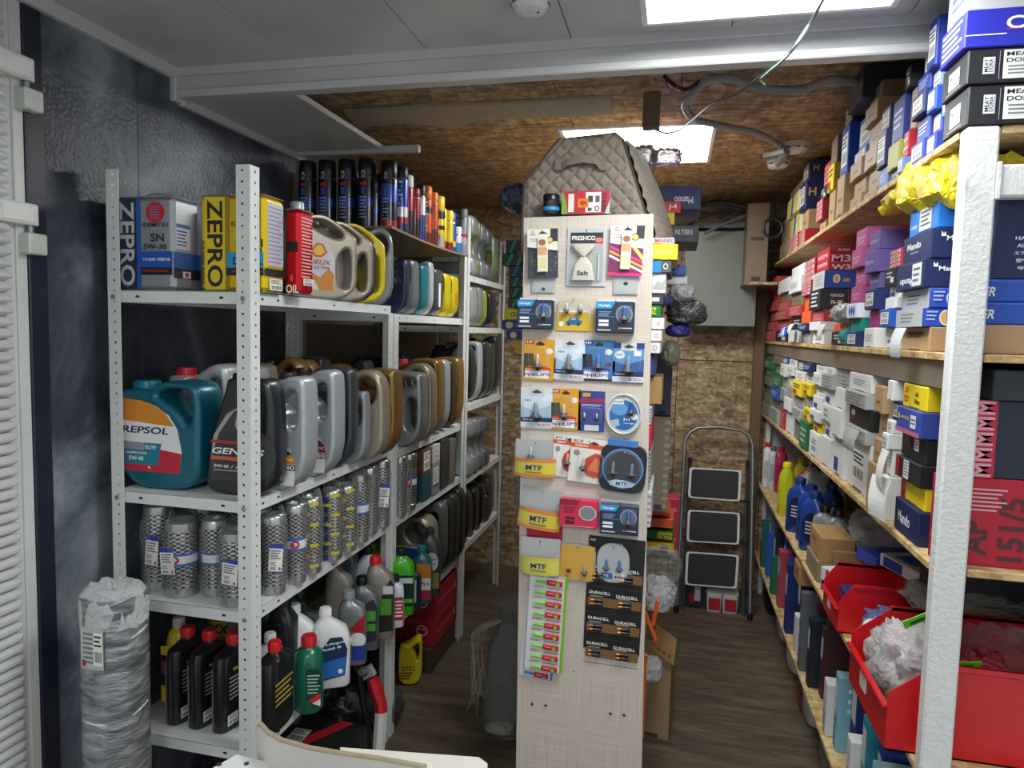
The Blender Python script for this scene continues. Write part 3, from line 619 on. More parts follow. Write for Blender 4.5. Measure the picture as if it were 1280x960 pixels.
row3(1.3605, [('loop', 3.80, .26, .36, .12, '20242a', '101214', 'black jug with coiled handle on the third rack', []), ('block', 3.98, .25, .37, .09, 'b6bcc0', '808488', 'pale silver jug with scalloped edge on the third rack', []),
              ('slope', 4.13, .25, .37, .10, '30343a', '202428', 'charcoal jug near the back of the third rack', []), ('block', 4.27, .25, .36, .10, '3c4a40', '202428', 'dark green grey jug near the back of the third rack', []), ('slope', 4.40, .25, .40, .10, '2b2e33', '17191c', 'black jug with protruding cap farthest on the third rack', [])])
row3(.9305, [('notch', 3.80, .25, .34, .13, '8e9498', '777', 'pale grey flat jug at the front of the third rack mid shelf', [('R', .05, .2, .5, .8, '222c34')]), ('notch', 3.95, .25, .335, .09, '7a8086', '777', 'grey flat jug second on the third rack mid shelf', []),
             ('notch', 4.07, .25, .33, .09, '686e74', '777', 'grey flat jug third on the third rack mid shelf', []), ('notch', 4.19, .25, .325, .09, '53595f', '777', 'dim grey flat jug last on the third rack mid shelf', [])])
row3(.5305, [('loop', 3.80, .25, .33, .12, '1b1e24', '101214', 'black loop handled jug low on the third rack, front', []), ('slope', 3.96, .22, .30, .10, '20232a', '101214', 'black slope shouldered jug low on the third rack', []), ('block', 4.10, .2, .30, .10, '16191f', '101214', 'black block jug low on the third rack', []), ('slope', 4.30, .12, .34, .09, '4a4e55', '303338', 'dark grey bottle shaped jug low on the third rack', [])])
# rack two, lower shelf
Z4b = .5005
jug('loop', -1.135, 3.17, Z4b, .30, .36, .13, '9b9484', '9b9484', 'big champagne jug with blue label low on the second rack', [('R', .12, .1, .80, .58, 'dfe0e2'), ('R', .16, .12, .76, .56, '1f4aa0'), ('T', 'MOTOR OIL', .45, .34, .04, 'f0f0f0', 0, .4)], metal=.4)
jug('slope', -1.12, 3.31, Z4b, .29, .40, .08, '6a6e72', '4b4d50', 'grey metal look jug with tall handle behind the champagne jug', [], metal=.4)
jug('arch', -1.12, 3.40, Z4b, .29, .41, .09, '1f2226', '101214', 'black jug with gold pattern label, first of three black jugs', [('R', .55, .2, .8, .55, '9a7a30')])
jug('arch', -1.115, 3.50, Z4b, .29, .41, .08, '26292e', '101214', 'black glossy jug, second of three low on the second rack', [])
jug('arch', -1.11, 3.59, Z4b, .29, .42, .085, '1a1c20', '101214', 'black glossy jug, farthest of three low on the second rack', [])
# ================================================================ SPRAY CANS
pb = B(); n = 12
pts = []
for i in range(n+1):
    y = 2.66+1.07*i/n; z = 2.205-.012*math.sin(PI*i/n)
    pts.append([(-1.66+1.62, y-3.215, z), (-1.145+1.62, y-3.215, z)][:0] or [(-1.655+1.385, y-3.215, z), (-1.145+1.385, y-3.215, z), (-1.145+1.385, y-3.215, z+.010), (-1.655+1.385, y-3.215, z+.010)])
pb.ring(pts, M('7d6a50', .6, var=.25, scale=30), False); 
r2o = [o for o in bpy.data.objects if o.get('label', '').startswith('white perforated metal rack second')][0]
pb.build('plywood_shelf', r2o)
_S = {}
def spray(x, y, z, r, h, bands, cap, caph, label, a_=(), group=None, name='spray_can', rz=0):
    T = thing(name, label, 'spray can', (x, y, z), rz, group); k = (r, h, tuple(bands), caph)
    if k not in _S:
        b = B(); hb = h-caph
        b.lathe([(r*.94, 0), (r, .004)], STEEL, 20)
        for z0, z1, c_ in bands: b.lathe([(r, .004+(hb-.012)*z0), (r, .004+(hb-.012)*z1)], M(c_, .28, .25, var=.03, coat=.4), 20, cap=False)
        b.lathe([(r, hb-.008), (r*.9, hb+.002)], STEEL, 20); _S[k] = b.mesh('can')
    obj('can', _S[k], T)
    b = B(); b.lathe([(r*.92, h-caph), (r*.97, h-caph+.004), (r*.95, h-.006), (r*.88, h)], M(cap, .35, var=.04), 20); b.build('cap', T)
    if a_:
        b = B(); f = frame('f', -r, -r, 0, r, cx=r); art(b, a_, 2*r, h, f); b.build('label', T)
    return T
ZSp = 2.2155
blue = (('0', 0),)
bb_ = ((0, .12, '141a2c'), (.12, .24, 'a82030'), (.24, .60, '101a34'), (.60, .80, '1d3a8c'), (.80, 1, '0b0f1c'))
ba = [('E', .5, .78, .09, .05, 'd8dde4'), ('E', .5, .775, .06, .034, '0b0f1c'), ('R', .34, .62, .66, .67, 'c02030'), ('R', .40, .50, .60, .60, '3b5fc0'), ('L', .3, .15, .7, .48, 7, '8fa0c8')]
dk = ((0, .45, '0d1222'), (.45, .62, '1d3a8c'), (.62, 1, '0b0f1c'))
od = ['leftmost', 'second from left', 'third from left', 'fourth from left', 'fifth from left']
for i in range(4): spray(-1.58+.093*i, 2.755, ZSp-.005, .040, .295, dk, '0a0d18', .075, 'tall navy spray can with white diamond mark, %s in the row' % od[i], ba, 'tall navy spray cans on the plywood shelf')
for i, (x, y, h_, lb) in enumerate([(-1.54, 2.86, .285, 'navy spray can in the second row, near the wall'), (-1.42, 2.86, .285, 'navy spray can in the second row, middle'), (-1.30, 2.87, .26, 'dark spray can in the second row with little light on it'), (-1.275, 2.775, .225, 'shorter dark blue spray can between the tall ones')]):
    spray(x, y, ZSp-.007, .035, h_, dk, '0a0d18', .06, lb, [('R', .4, .3, .62, .6, '24408c')], 'tall navy spray cans on the plywood shelf')
edge = [(-1.205, 2.765, .036, .295, ((0, .06, '101626'), (.06, .2, 'a82030'), (.2, .55, '0f1830'), (.55, .9, '2449a8'), (.9, 1, '0c1120')), '0a0d18', .07, 'glossy blue spray can with red band at the shelf corner', ba),
 (-1.195, 2.87, .032, .295, ((0, .2, '1b2c5c'), (.2, .32, 'a82030'), (.32, .5, 'd8dce0'), (.5, 1, '1c3f9c')), '0c1224', .05, 'blue and white spray can with yellow mark after the corner can', [('L', .2, .3, .8, .8, 8, 'e8e8ec')]),
 (-1.20, 2.95, .031, .275, ((0, .55, '2b1a22'), (.55, .82, '9c1f38'), (.82, 1, '8c1c30')), 'e6e6e8', .05, 'maroon spray can with tall white cap', [('T', 'E', .5, .62, .12, 'f0f0f0'), ('T', '2', .5, .3, .12, 'f0f0f0')]),
 (-1.195, 3.03, .028, .235, ((0, .5, '30202c'), (.5, .85, '8c1c38'), (.85, 1, '9c1f38')), '8c1c30', .04, 'short maroon spray can behind the white capped one', []),
 (-1.19, 3.10, .022, .265, ((0, .3, '2a3c8c'), (.3, .6, '24408c'), (.6, 1, 'd8dce0')), '17181a', .05, 'slim blue and silver spray can with black cap', []),
 (-1.195, 3.18, .032, .275, ((0, .25, '6c2a18'), (.25, .7, 'c8502c'), (.7, .85, '20242a'), (.85, 1, 'c8502c')), 'e06a28', .06, 'brown and orange spray can with orange cap, nearer one', [('L', .15, .15, .85, .75, 9, 'e8d8c8')]),
 (-1.19, 3.265, .028, .262, ((0, .4, '5c2418'), (.4, 1, 'b8482c')), 'e06a28', .05, 'orange spray can with orange cap, farther one', []),
 (-1.195, 3.36, .034, .262, ((0, .35, 'b9a8a0'), (.35, .5, 'd8c020'), (.5, .62, '17181a'), (.62, .80, 'd8c020'), (.8, 1, '17181a')), 'ecc818', .07, 'black and yellow spray can with large yellow cap', [('E', .5, .2, .3, .1, '8c2a2a')]),
 (-1.20, 3.445, .024, .215, ((0, .3, '7c2a20'), (.3, 1, 'd8c020')), 'e8c818', .05, 'small yellow spray can, first of two beside the yellow capped can', [('E', .5, .6, .3, .06, '17181a')]),
 (-1.185, 3.50, .024, .215, ((0, .3, '7c2a20'), (.3, 1, 'e0c820')), 'ecd020', .05, 'small yellow spray can, second of two beside the yellow capped can', [('E', .5, .6, .3, .06, '17181a')]),
 (-1.19, 3.56, .024, .215, ((0, .2, '1c3fa0'), (.2, .4, 'e0c820'), (.4, 1, '2449b8')), '2a50c0', .05, 'small bright blue spray can with yellow band', []),
 (-1.18, 3.625, .027, .15, ((0, .6, '2a7ac8'), (.6, 1, 'd8dce0')), 'e0e0e4', .04, 'low light blue and white spray can near the tall post', []),
 (-1.165, 3.685, .026, .255, ((0, .3, '8a8d92'), (.3, .5, '9fa2a8'), (.5, .6, 'a82030'), (.6, 1, '8a8d92')), '6c7076', .05, 'grey spray can with red cross mark beside the tall post', [])]
for e in edge: spray(e[0], e[1], ZSp-.012, *e[2:7], e[7], e[8])
# ================================================================ BOTTLES
_Bt = {}
def bottle(x, y, z, w_, d_, h_, col, cap, label, a_=(), rz=0., neck=.0, sh=.66, r=.02, ch=.03, clear=False, e=4, metal=0., name='bottle', cat='bottle', group=None, side=(), ribs=True):
    """rounded bottle with shoulders; origin at centre of base; broad face looks to -Y"""
    T = thing(name, label, cat, (x, y, z), rz, group); k = (w_, d_, h_, col, neck, sh, r, ch, e)
    mt = M(col, .3, metal, var=.05, coat=.3, trans=.35 if clear else 0)
    if k not in _Bt:
        b = B(); a, c_ = w_/2, d_/2; zn = h_-ch
        b.loft([(0, a*.92, c_*.92, 0, 0, e), (.006, a, c_, 0, 0, e), (h_*sh*.5, a, c_, 0, 0, e), (h_*sh, a, c_, 0, 0, e), (h_*(sh+.35*(1-sh)), a*.84+r*.16, c_*.9, neck*.2, 0, e*.8),
                (zn-(zn-h_*sh)*.25, a*.42+r*.5, min(c_*.8, r*1.3), neck*.75, 0, 2.6), (zn-.004, r*.92, r*.92, neck, 0, 2), (zn+.002, r*.88, r*.88, neck, 0, 2)], mt)
        _Bt[k] = b.mesh('body')
    obj('body', _Bt[k], T)
    b = B(); cm = M(cap, .35, var=.04)
    b.lathe([(r, 0), (r, ch*.85), (r*.9, ch)], cm, 18, (neck, 0, h_-ch)); b.build('cap', T)
    if ribs and r > .016:
        b = B()
        for j in range(16):
            b.box(-.0009, .0009, r-.0005, r+.001, .002, ch*.8, cm, T=Matrix.Translation((neck, 0, h_-ch)) @ Matrix.Rotation(2*PI*j/16, 4, 'Z'))
        g = b.build('cap_ridges', T); g['kind'] = 'stuff'
    if a_:
        b = B(); art(b, a_, w_, h_, frame('f', -w_/2, -d_/2-.0006)); b.build('label', T)
    if side:
        b = B(); art(b, side, d_, h_, frame('s', w_/2+.0006, -d_/2)); b.build('side_label', T)
    return T
Z4 = .5505
# three black bottles with red caps plus one behind the post
for i, (x, pos) in enumerate(((-1.465, 'left one'), (-1.385, 'middle one'), (-1.300, 'right one'))):
    bottle(x, 1.835, Z4, .062, .17, .285, '14161a', 'c81c22', 'black bottle with red cap, %s of the three in front' % pos, [('R', .32, .05, .40, .72, '6c7076')], neck=-.008, sh=.72, r=.021, e=3,
           side=[('L', .15, .35, .7, .62, 6, '8c8f94'), ('T', 'MOTOR', .45, .68, .04, 'c8a030', 0, .4), ('E', .6, .28, .14, .06, '7c3c28'), ('K', .1, .08, .35, .2)], rz=R(-8), group='black bottles with red caps')
bottle(-1.172, 1.85, Z4, .07, .15, .27, '14161a', 'c81c22', 'black bottle standing behind the front rack post', [], sh=.72, r=.02, e=3, side=[('L', .15, .3, .8, .6, 5, 'b09a40')], group='black bottles with red caps')
bottle(-1.525, 1.86, Z4, .075, .075, .30, 'c8b424', 'd8cfe0', 'yellow and black tin shaped bottle with pale cap, far left of low shelf', [('R', 0, .62, 1, .72, 'e4c818'), ('R', 0, .40, 1, .56, '7c1c2c'), ('T', '7', .5, .5, .12, 'f0f0f0', 0, None, .2), ('R', 0, .1, 1, .28, 'e4c818')], e=2, sh=.74, r=.018)
bottle(-1.50, 2.05, Z4, .11, .07, .34, '8f8a80', 'cfc8d8', 'grey bottle with pale cap behind the yellow and black one', [('R', .3, .5, .9, .66, 'e4c818'), ('T', 'XX', .6, .58, .1, '1b1b1c')], e=2.6, r=.018)
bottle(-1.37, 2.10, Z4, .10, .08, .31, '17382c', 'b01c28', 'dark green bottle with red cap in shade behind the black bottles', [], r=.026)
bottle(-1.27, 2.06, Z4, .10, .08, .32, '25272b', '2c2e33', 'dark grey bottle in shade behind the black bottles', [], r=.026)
bottle(-1.255, 1.955, Z4, .09, .07, .24, 'd8d8d4', 'e0e0dc', 'white bottle partly hidden behind the right black bottle', [('R', .1, .1, .9, .5, 'c4c4c0')], r=.018)
bottle(-1.120, 1.965, Z4, .094, .094, .245, '14604a', 'c02028', 'green round bottle with red cap on the low shelf edge', [('R', .50, .20, .98, .62, '0c3c30'), ('L', .54, .28, .95, .56, 6, '9cc0b4'), ('P', [(.56, .2), (.98, .12), (.98, .3)], 'c8202c'), ('P', [(.7, .16), (.98, .12), (.98, .22)], 'd8dcd8')], e=2, sh=.66, r=.024, ch=.032, rz=R(20))
zfl = [('P', [(.22, .1), (.86, .16), (.92, .5), (.78, .66), (.48, .66), (.22, .5)], '16305c'), ('P', [(.24, .12), (.84, .17), (.88, .40), (.24, .34)], '2a6cc0'), ('T', 'ZF Lifeguard', .56, .58, .036, 'f0f0f0', 8, .44), ('T', 'Fluid 8', .48, .52, .032, 'f0f0f0', 8, .26), ('E', .74, .22, .06, .03, 'f0f0f0')]
bottle(-1.125, 2.125, Z4, .13, .075, .275, 'dfe1e2', 'e9eaea', 'white bottle with dark blue label on the low shelf edge', zfl, neck=-.02, sh=.60, r=.02, rz=R(28))
bottle(-1.23, 2.10, Z4, .12, .07, .285, 'e0e2e3', 'e9eaea', 'second white bottle just behind the one with dark blue label', [], neck=-.02, sh=.60, r=.02, rz=R(20))
bottle(-1.125, 2.29, Z4, .105, .07, .275, '7e8287', '8c9095', 'dark silver bottle with red and blue label on the low shelf', [('P', [(.4, .5), (.9, .4), (.96, .7), (.7, .62)], 'a01c2c'), ('E', .7, .36, .28, .1, 'e0e2e6'), ('R', .5, .08, .98, .28, '1f3c90')], neck=-.015, r=.021, rz=R(22), metal=.4)
bottle(-1.13, 2.41, Z4, .105, .07, .285, '6d7176', '17181a', 'grey bottle with black cap and green label on the low shelf', [('P', [(.3, .1), (.9, .14), (.94, .6), (.8, .72), (.5, .66), (.34, .4)], '2b2e33'), ('R', .36, .42, .88, .56, '4c9c30'), ('R', .36, .28, .88, .38, '4c9c30')], neck=-.015, r=.021, rz=R(22), metal=.4)
bottle(-1.12, 2.525, Z4, .115, .075, .33, '8f8a80', 'c81c24', 'champagne bottle with red cap and black label on the low shelf', [('P', [(.4, .08), (.95, .1), (.98, .66), (.86, .74), (.6, .6), (.44, .3)], '1c1e1c'), ('R', .5, .30, .9, .50, '4c8c30'), ('R', .6, .56, .95, .66, 'c8ccc8')], neck=-.02, r=.022, rz=R(22), metal=.3)
bottle(-1.25, 2.43, Z4, .11, .07, .335, '8f8a80', 'c81c24', 'champagne bottle with red cap behind the labelled one', [], neck=-.02, r=.022, rz=R(22), metal=.3)
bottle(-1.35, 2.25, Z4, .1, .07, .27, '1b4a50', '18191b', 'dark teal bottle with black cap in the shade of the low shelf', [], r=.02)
bottle(-1.10, 2.63, Z4, .075, .06, .22, 'c9d2da', '17181a', 'small pale blue bottle with black cap beside the green ones', [('R', .45, .15, .95, .6, 'a02c38'), ('L', .5, .2, .92, .55, 5, 'f0e0e0')], r=.016, rz=R(25))
bottle(-1.22, 2.62, Z4, .1, .07, .33, 'b9c4d0', '17181a', 'larger pale blue bottle behind the small one', [], r=.018, rz=R(20))
bottle(-1.125, 2.76, Z4, .115, .075, .29, '3fa818', '17181a', 'bright green bottle with black cap at the end of the low shelf', [('R', .4, .15, .98, .62, '14281c'), ('R', .45, .5, .95, .58, 'c8d0d4'), ('R', .45, .2, .95, .26, '50c020')], r=.02, rz=R(18))
bottle(-1.26, 2.76, Z4, .115, .075, .30, '3a9c18', '3a9c18', 'second bright green bottle behind the first', [], r=.02, rz=R(18))
bottle(-1.30, 2.60, Z4, .09, .07, .36, '6b6f74', 'b01c28', 'tall grey bottle with red cap touching the back of the pale blue one', [], r=.02)
# rack two low shelf bottles
bottle(-1.14, 2.93, Z4b, .08, .06, .21, '1c2a44', '17181a', 'narrow navy bottle on the low shelf behind the second post', [('R', .3, .2, .9, .7, 'd8dce0')], r=.015)
bottle(-1.13, 3.02, Z4b, .10, .07, .27, '11606c', '1c8090', 'teal bottle with orange and white label on the low shelf', [('R', .3, .45, .98, .72, 'd8882a'), ('R', .3, .25, .98, .46, 'e8e8ea'), ('R', .3, .08, .98, .25, 'b02438'), ('T', 'REPSOL', .64, .36, .05, '1c2c54', 0, .6)], r=.02, rz=R(15))
bottle(-1.125, 3.12, Z4b, .11, .07, .33, '4a4e54', '3a3d42', 'dark grey bottle with round white label on the low shelf', [('E', .62, .52, .28, .14, 'dfe0e4'), ('T', 'Mobil', .62, .56, .04, '1c3c90', 0, .4), ('T', 'Super', .62, .49, .035, 'c02030', 0, .4), ('R', .35, .12, .95, .36, '8c8a40')], r=.02, rz=R(15), metal=.3)
bottle(-1.30, 3.00, Z4b, .1, .07, .26, '5d6167', '8c9095', 'silver grey bottle behind the teal one', [], r=.02)
# ================================================================ EXHAUST FLEX PIPES
_fp = {}
def flex(x, y, z, r, h, label, sticker=0, bag=True, band=None, rz=0, tilt=0, group='braided exhaust pipes in clear bags', pattern=False):
    T = thing('flex_pipe', label, 'exhaust pipe', (x, y, z), rz, group)
    if tilt: T.rotation_euler = (0, tilt, rz)
    k = (r, h)
    if k not in _fp:
        b = B(); nz = int((h-.05)/.0032); n = 44; rg = []
        for i in range(nz+1):
            zz = .025+(h-.05)*i/nz; row = []
            for j in range(n):
                a = 2*PI*j/n; tri = abs((j/n*11) % 1-.5)*2
                rr = r*(1+.06*math.sin(2*PI*(zz/.0128+tri*.9)))
                row.append((rr*math.cos(a), rr*math.sin(a), zz))
            rg.append(row)
        ml = M('c9c8c4', .3, .85, var=.12, scale=60); md = M('4b4b4a', .5, .6)
        b.ring(rg, ml, True)
        if md not in b.ms: b.ms.append(md)
        for q, f_ in enumerate(b.f):
            if len(f_) == 4 and q < nz*n:
                i_, j_ = divmod(q, n); zz = .025+(h-.05)*(i_+.5)/nz; tri = abs(((j_+.5)/n*11) % 1-.5)*2
                if math.sin(2*PI*(zz/.0128+tri*.9)) < -.25: b.mi[q] = b.ms.index(md)  # braid valleys in darker metal: shade between the strands put into the colour
        k1 = B(); k1.lathe([(r*.82, 0), (r*1.02, .002), (r*1.04, .028), (r*.9, .032), (r*.86, .034)], M('b9bbbd', .3, .9), 24)
        k2 = B(); k2.lathe([(r*.9, h-.034), (r*1.04, h-.03), (r*1.04, h-.008), (r*.95, h-.004), (r*.80, h), (r*.72, h-.003), (r*.70, h-.02)], M('b9bbbd', .3, .9), 24)
        _fp[k] = (b.mesh('braid'), k1.mesh('collar'), k2.mesh('collar'))
    obj('braid', _fp[k][0], T); obj('collar', _fp[k][1], T); obj('collar', _fp[k][2], T)
    if band:
        b = B(); z0 = h*.42; b.lathe([(r*1.06, z0), (r*1.06, z0+h*.16)], M('dfe1e4', .4), 24, cap=False)
        for q in (0, h*.13): b.lathe([(r*1.065, z0+q), (r*1.065, z0+q+h*.03)], M('2f62b8', .4), 24, cap=False)
        if band == 'red': b2 = B(); f = frame('f', -r, -r*1.08, 0, r*1.08, cx=r); art(b2, [('E', .55, .5, .22, .055, 'b8203c'), ('T', '1', .55, .5, .05, 'f0f0f0')], 2*r, h, f); b2.build('emblem', T)
        b.build('paper_band', T)
    if sticker:
        b = B(); wv, hv = r*1.1, h*.36; b.box(-wv/2, wv/2, -.0008, 0, 0, hv, M('ecebe6', .5), T=Matrix.Translation((sticker*r*.25, -r*1.12, h*.30)) @ Matrix.Rotation(R(sticker*4), 4, 'Y'))
        T2 = Matrix.Translation((sticker*r*.25, -r*1.12-.001, h*.30)) @ Matrix.Rotation(R(sticker*4), 4, 'Y')
        b3 = B(); art(b3, [('R', 0, .84, 1, 1, '27409c'), ('R', 0, 0, 1, .04, '27409c'), ('L', .1, .45, .85, .8, 4, '5a5a60'), ('K', .08, .06, .6, .4), ('E', .84, .14, .08, .06, 'c83028')], wv, hv, frame('f', -wv/2)); 
        b.v += [tuple(T2 @ Vector(v)) for v in b3.v]; n0 = len(b.v)-len(b3.v)
        for f_, mi_ in zip(b3.f, b3.mi):
            mt = b3.ms[mi_]
            if mt not in b.ms: b.ms.append(mt)
            b.f.append(tuple(i+n0 for i in f_)); b.mi.append(b.ms.index(mt)); b.sm.append(False)
        b.build('sticker', T)
    if pattern:
        b = B(); f = frame('f', -r, -r*1.14, 0, r*1.14, cx=r); it = []
        for i in range(7):
            it += [('E', .22+.5*((i*3) % 3)/2, .06+.135*i, .16, .038, '232a78')]
            it += [('R', .50-.45*(i % 2), .10+.135*i, .92-.40*(i % 2), .145+.135*i, 'c8b42c')]
        art(b, it, 2*r, h, f); b.build('printed_film', T)
    if bag:
        b = B(); rg = []; sd = x*31+y*17
        for i in range(13):
            zz = .001+min(h*1.1, .288)*i/12; row = []
            for j in range(26):
                a = 2*PI*j/26; q = noise.noise(Vector((math.cos(a)*2, math.sin(a)*2, zz*14+sd)))
                rr = r*(1.16+.20*abs(q))*(1 if i < 10 else 1-.12*(i-9)); row.append((rr*math.cos(a)*1.02, rr*math.sin(a), zz))
            rg.append(row)
        b.ring(rg, CLEAR, True, False); b.build('clear_bag', T)
    return T
Z3 = .9705; Z3b = .9655
fl = [(-1.545, 1.80, .040, .27, 1, 'flex pipe with blue topped sticker, leftmost on the pipe shelf', None), (-1.44, 1.775, .043, .235, -1, 'flex pipe with red number one emblem, second from left', 'red'),
      (-1.345, 1.80, .034, .24, 0, 'slim flex pipe with white and blue band, third from left', 'plain'), (-1.245, 1.765, .046, .225, 0, 'wide flex pipe with sticker just left of the front post', None)]
for i, (x, y, r_, h_, st, lb, bd) in enumerate(fl): flex(x, y, Z3, r_, h_, lb, st or (1 if i == 3 else 0), True, bd)
fl2 = [(-1.185, 1.865, .036, .25, 'flex pipe with barcode sticker just right of the front post', 1, None, False), (-1.17, 1.965, .034, .26, 'flex pipe with red emblem behind the one by the post', 0, 'red', False),
       (-1.165, 2.055, .034, .26, 'flex pipe in yellow and navy printed film, nearest of three', 0, None, True), (-1.20, 2.12, .030, .25, 'flex pipe without print between the printed film pipes', 0, None, False),
       (-1.165, 2.20, .036, .255, 'flex pipe in yellow and navy printed film, middle of three', 0, None, True), (-1.16, 2.305, .036, .25, 'flex pipe in yellow and navy printed film, farthest of three', 0, None, True),
       (-1.165, 2.415, .038, .27, 'tall flex pipe with blue lettered band after the printed film', 0, 'plain', False), (-1.175, 2.525, .036, .275, 'bare flex pipe with wide collar near the second post', 0, None, False), (-1.17, 2.635, .036, .283, 'tallest flex pipe right before the second post', 1, None, False)]
for x, y, r_, h_, lb, st, bd, pt in fl2: flex(x, y, Z3, r_, h_, lb, st, True, bd, rz=R(25), pattern=pt)
for i, (x, y, r_, h_, lb) in enumerate([(-1.50, 1.95, .036, .24, 'flex pipe in the shaded back row, left of three'), (-1.38, 1.95, .036, .26, 'flex pipe in the shaded back row, middle of three'), (-1.27, 1.92, .036, .25, 'flex pipe in the shaded back row, right of three'),
      (-1.30, 2.15, .036, .25, 'flex pipe deep on the shelf behind the printed film pipes'), (-1.29, 2.45, .036, .30, 'flex pipe deep on the shelf with its round end showing')]): flex(x, y, Z3, r_, h_, lb, bag=False)
flex(-1.17, 2.83, Z3b, .034, .27, 'flex pipe just behind the second post', 0, True, None); flex(-1.17, 2.94, Z3b, .036, .265, 'flex pipe with red emblem and black collar on the second rack', 0, False, 'red', rz=R(20))
# ================================================================ CARTON MAKER
_C = {}
def shade(h, k): return ''.join('%02x' % max(0, min(255, int(int(h[i:i+2], 16)*k))) for i in (0, 2, 4))
def carton(x0, x1, y0, y1, z0, z1, col, label, la=(), fa=(), group=None, rz=0, name='carton', cat='box', end='l', rough=.5, tilt=0, ta=()):
    """carton with a tuck flap on the end that looks to the aisle"""
    W, D, H = x1-x0, y1-y0, z1-z0
    b = B(); m_ = M(col, rough, var=.07, scale=9); b.box(-W/2, W/2, -D/2, D/2, 0, H, m_, .0022)
    T = b.build(name, None, ((x0+x1)/2, (y0+y1)/2, z0), rz); tag(T, label, cat, group)
    if tilt: T.rotation_euler = (0, tilt, rz)
    fm = M(shade(col, 1.06), rough, var=.05)
    b = B(); e_ = .0022
    if end == 'l':
        b.box(-W/2-.0009, -W/2, -D/2+e_, D/2-e_, H*.02, H-e_, fm, .0004); b.box(-W/2-.0014, -W/2-.0009, -D/2+D*.3, D/2-D*.3, H*.015, H*.07, M(shade(col, .55), .7))
    else:
        b.box(-W/2+e_, W/2-e_, -D/2-.0009, -D/2, H*.02, H-e_, fm, .0004); b.box(-W/2+W*.3, W/2-W*.3, -D/2-.0014, -D/2-.0009, H*.015, H*.07, M(shade(col, .55), .7))
    b.build('end_flap', T)
    if la: b = B(); art(b, la, D, H, frame('l', -W/2-.0012, D/2)); b.build('end_print', T)
    if fa: b = B(); art(b, fa, W, H, frame('f', -W/2, -D/2-.001)); b.build('side_print', T)
    if ta: b = B(); art(b, ta, W, D, frame('t', -W/2, -D/2, H)); b.build('top_print', T)
    return T
# second rack, third shelf: cartons
def rc(x0, x1, y0, y1, z0, h_, col, lb, la=(), fa=(), sa=()):
    o = carton(x0, x1, y0, y1, z0, z0+h_, col, lb, (), fa, end='f')
    if sa: b = B(); art(b, sa, y1-y0, h_, frame('s', (x1-x0)/2+.0006, -(y1-y0)/2)); b.build('end_sticker', o)
    return o
rc(-1.33, -1.16, 3.00, 3.05, Z3b, .17, '1c2226', 'narrow black carton behind the flex pipes on the second rack')
rc(-1.33, -1.15, 3.07, 3.19, Z3b, .13, '23505c', 'teal grey carton under the brown carton on the second rack')
rc(-1.34, -1.15, 3.07, 3.19, Z3b+.131, .12, '6a4c34', 'brown carton with barcode sheet on the second rack', sa=[('K', .1, .15, .8, .9)])
rc(-1.33, -1.15, 3.21, 3.32, Z3b, .16, '8a8a86', 'grey carton with blue edged sticker on the second rack', sa=[('R', .1, .25, .8, .85, 'e4e4e6'), ('R', .1, .25, .8, .33, '27409c'), ('L', .15, .4, .75, .8, 5, '707078')])
rc(-1.33, -1.15, 3.21, 3.32, Z3b+.161, .09, 'b9b9b4', 'pale carton on top of the grey sticker carton', sa=[('K', .2, .2, .8, .8)])
rc(-1.33, -1.15, 3.34, 3.46, Z3b, .26, '3c3836', 'tall dark brown carton on the second rack')
rc(-1.33, -1.15, 3.48, 3.58, Z3b, .24, '6e675c', 'tall taupe carton last on the second rack third shelf')
# second rack floor: two red cartons, plank, yellow bottle, dark bag
for i, lb in enumerate(('lower of two long red cartons on the floor with white emblem', 'upper of two long red cartons with white emblem')):
    z0 = .125+i*.152
    o = rc(-1.50, -1.165, 3.33, 3.69, z0, .150, 'a3202c', lb, fa=[('E', .78, .55, .10, .2, 'e8c8c8'), ('E', .78, .55, .07, .14, 'a3202c'), ('E', .75, .6, .02, .04, 'e8c8c8'), ('E', .81, .6, .02, .04, 'e8c8c8'), ('T', 'KOREA', .30, .72, .16, 'e8c8c8', 0, .35)], sa=[('L', .05, .4, .9, .6, 1, 'c86068'), ('E', .9, .5, .03, .15, 'e0a0a0')])
o = carton(-1.52, -1.17, 3.30, 3.69, 0, .124, '4a3c2e', 'low brown carton on the floor under the two red cartons', end='f')
o = B(); o.box(-.16, .16, -.25, .25, 0, .02, M('6e5438', .6, var=.25, scale=12), .002); tag(o.build('plank', None, (-1.36, 3.40, .429), R(4)), 'brown plank lying on the upper red carton', 'plank')
jug('slope', -1.175, 3.17, 0.0005, .12, .24, .07, 'd8c414', '17181a', 'bright yellow jug standing on the floor before the red cartons', [('R', .05, .2, .7, .6, 'cdb810'), ('T', 'XTEC', .42, .36, .10, '14301c', 0, .6), ('L', .1, .12, .6, .3, 3, '14301c')], rz=R(20))
tag(blob('plastic_bag', (-1.27, 2.79, .085), (.26, .18, .17), film('dark_bag', '4b5054', .5, .2, 20), 5, amp=.3), 'crumpled dark clear bag on the floor behind the second post', 'bag')
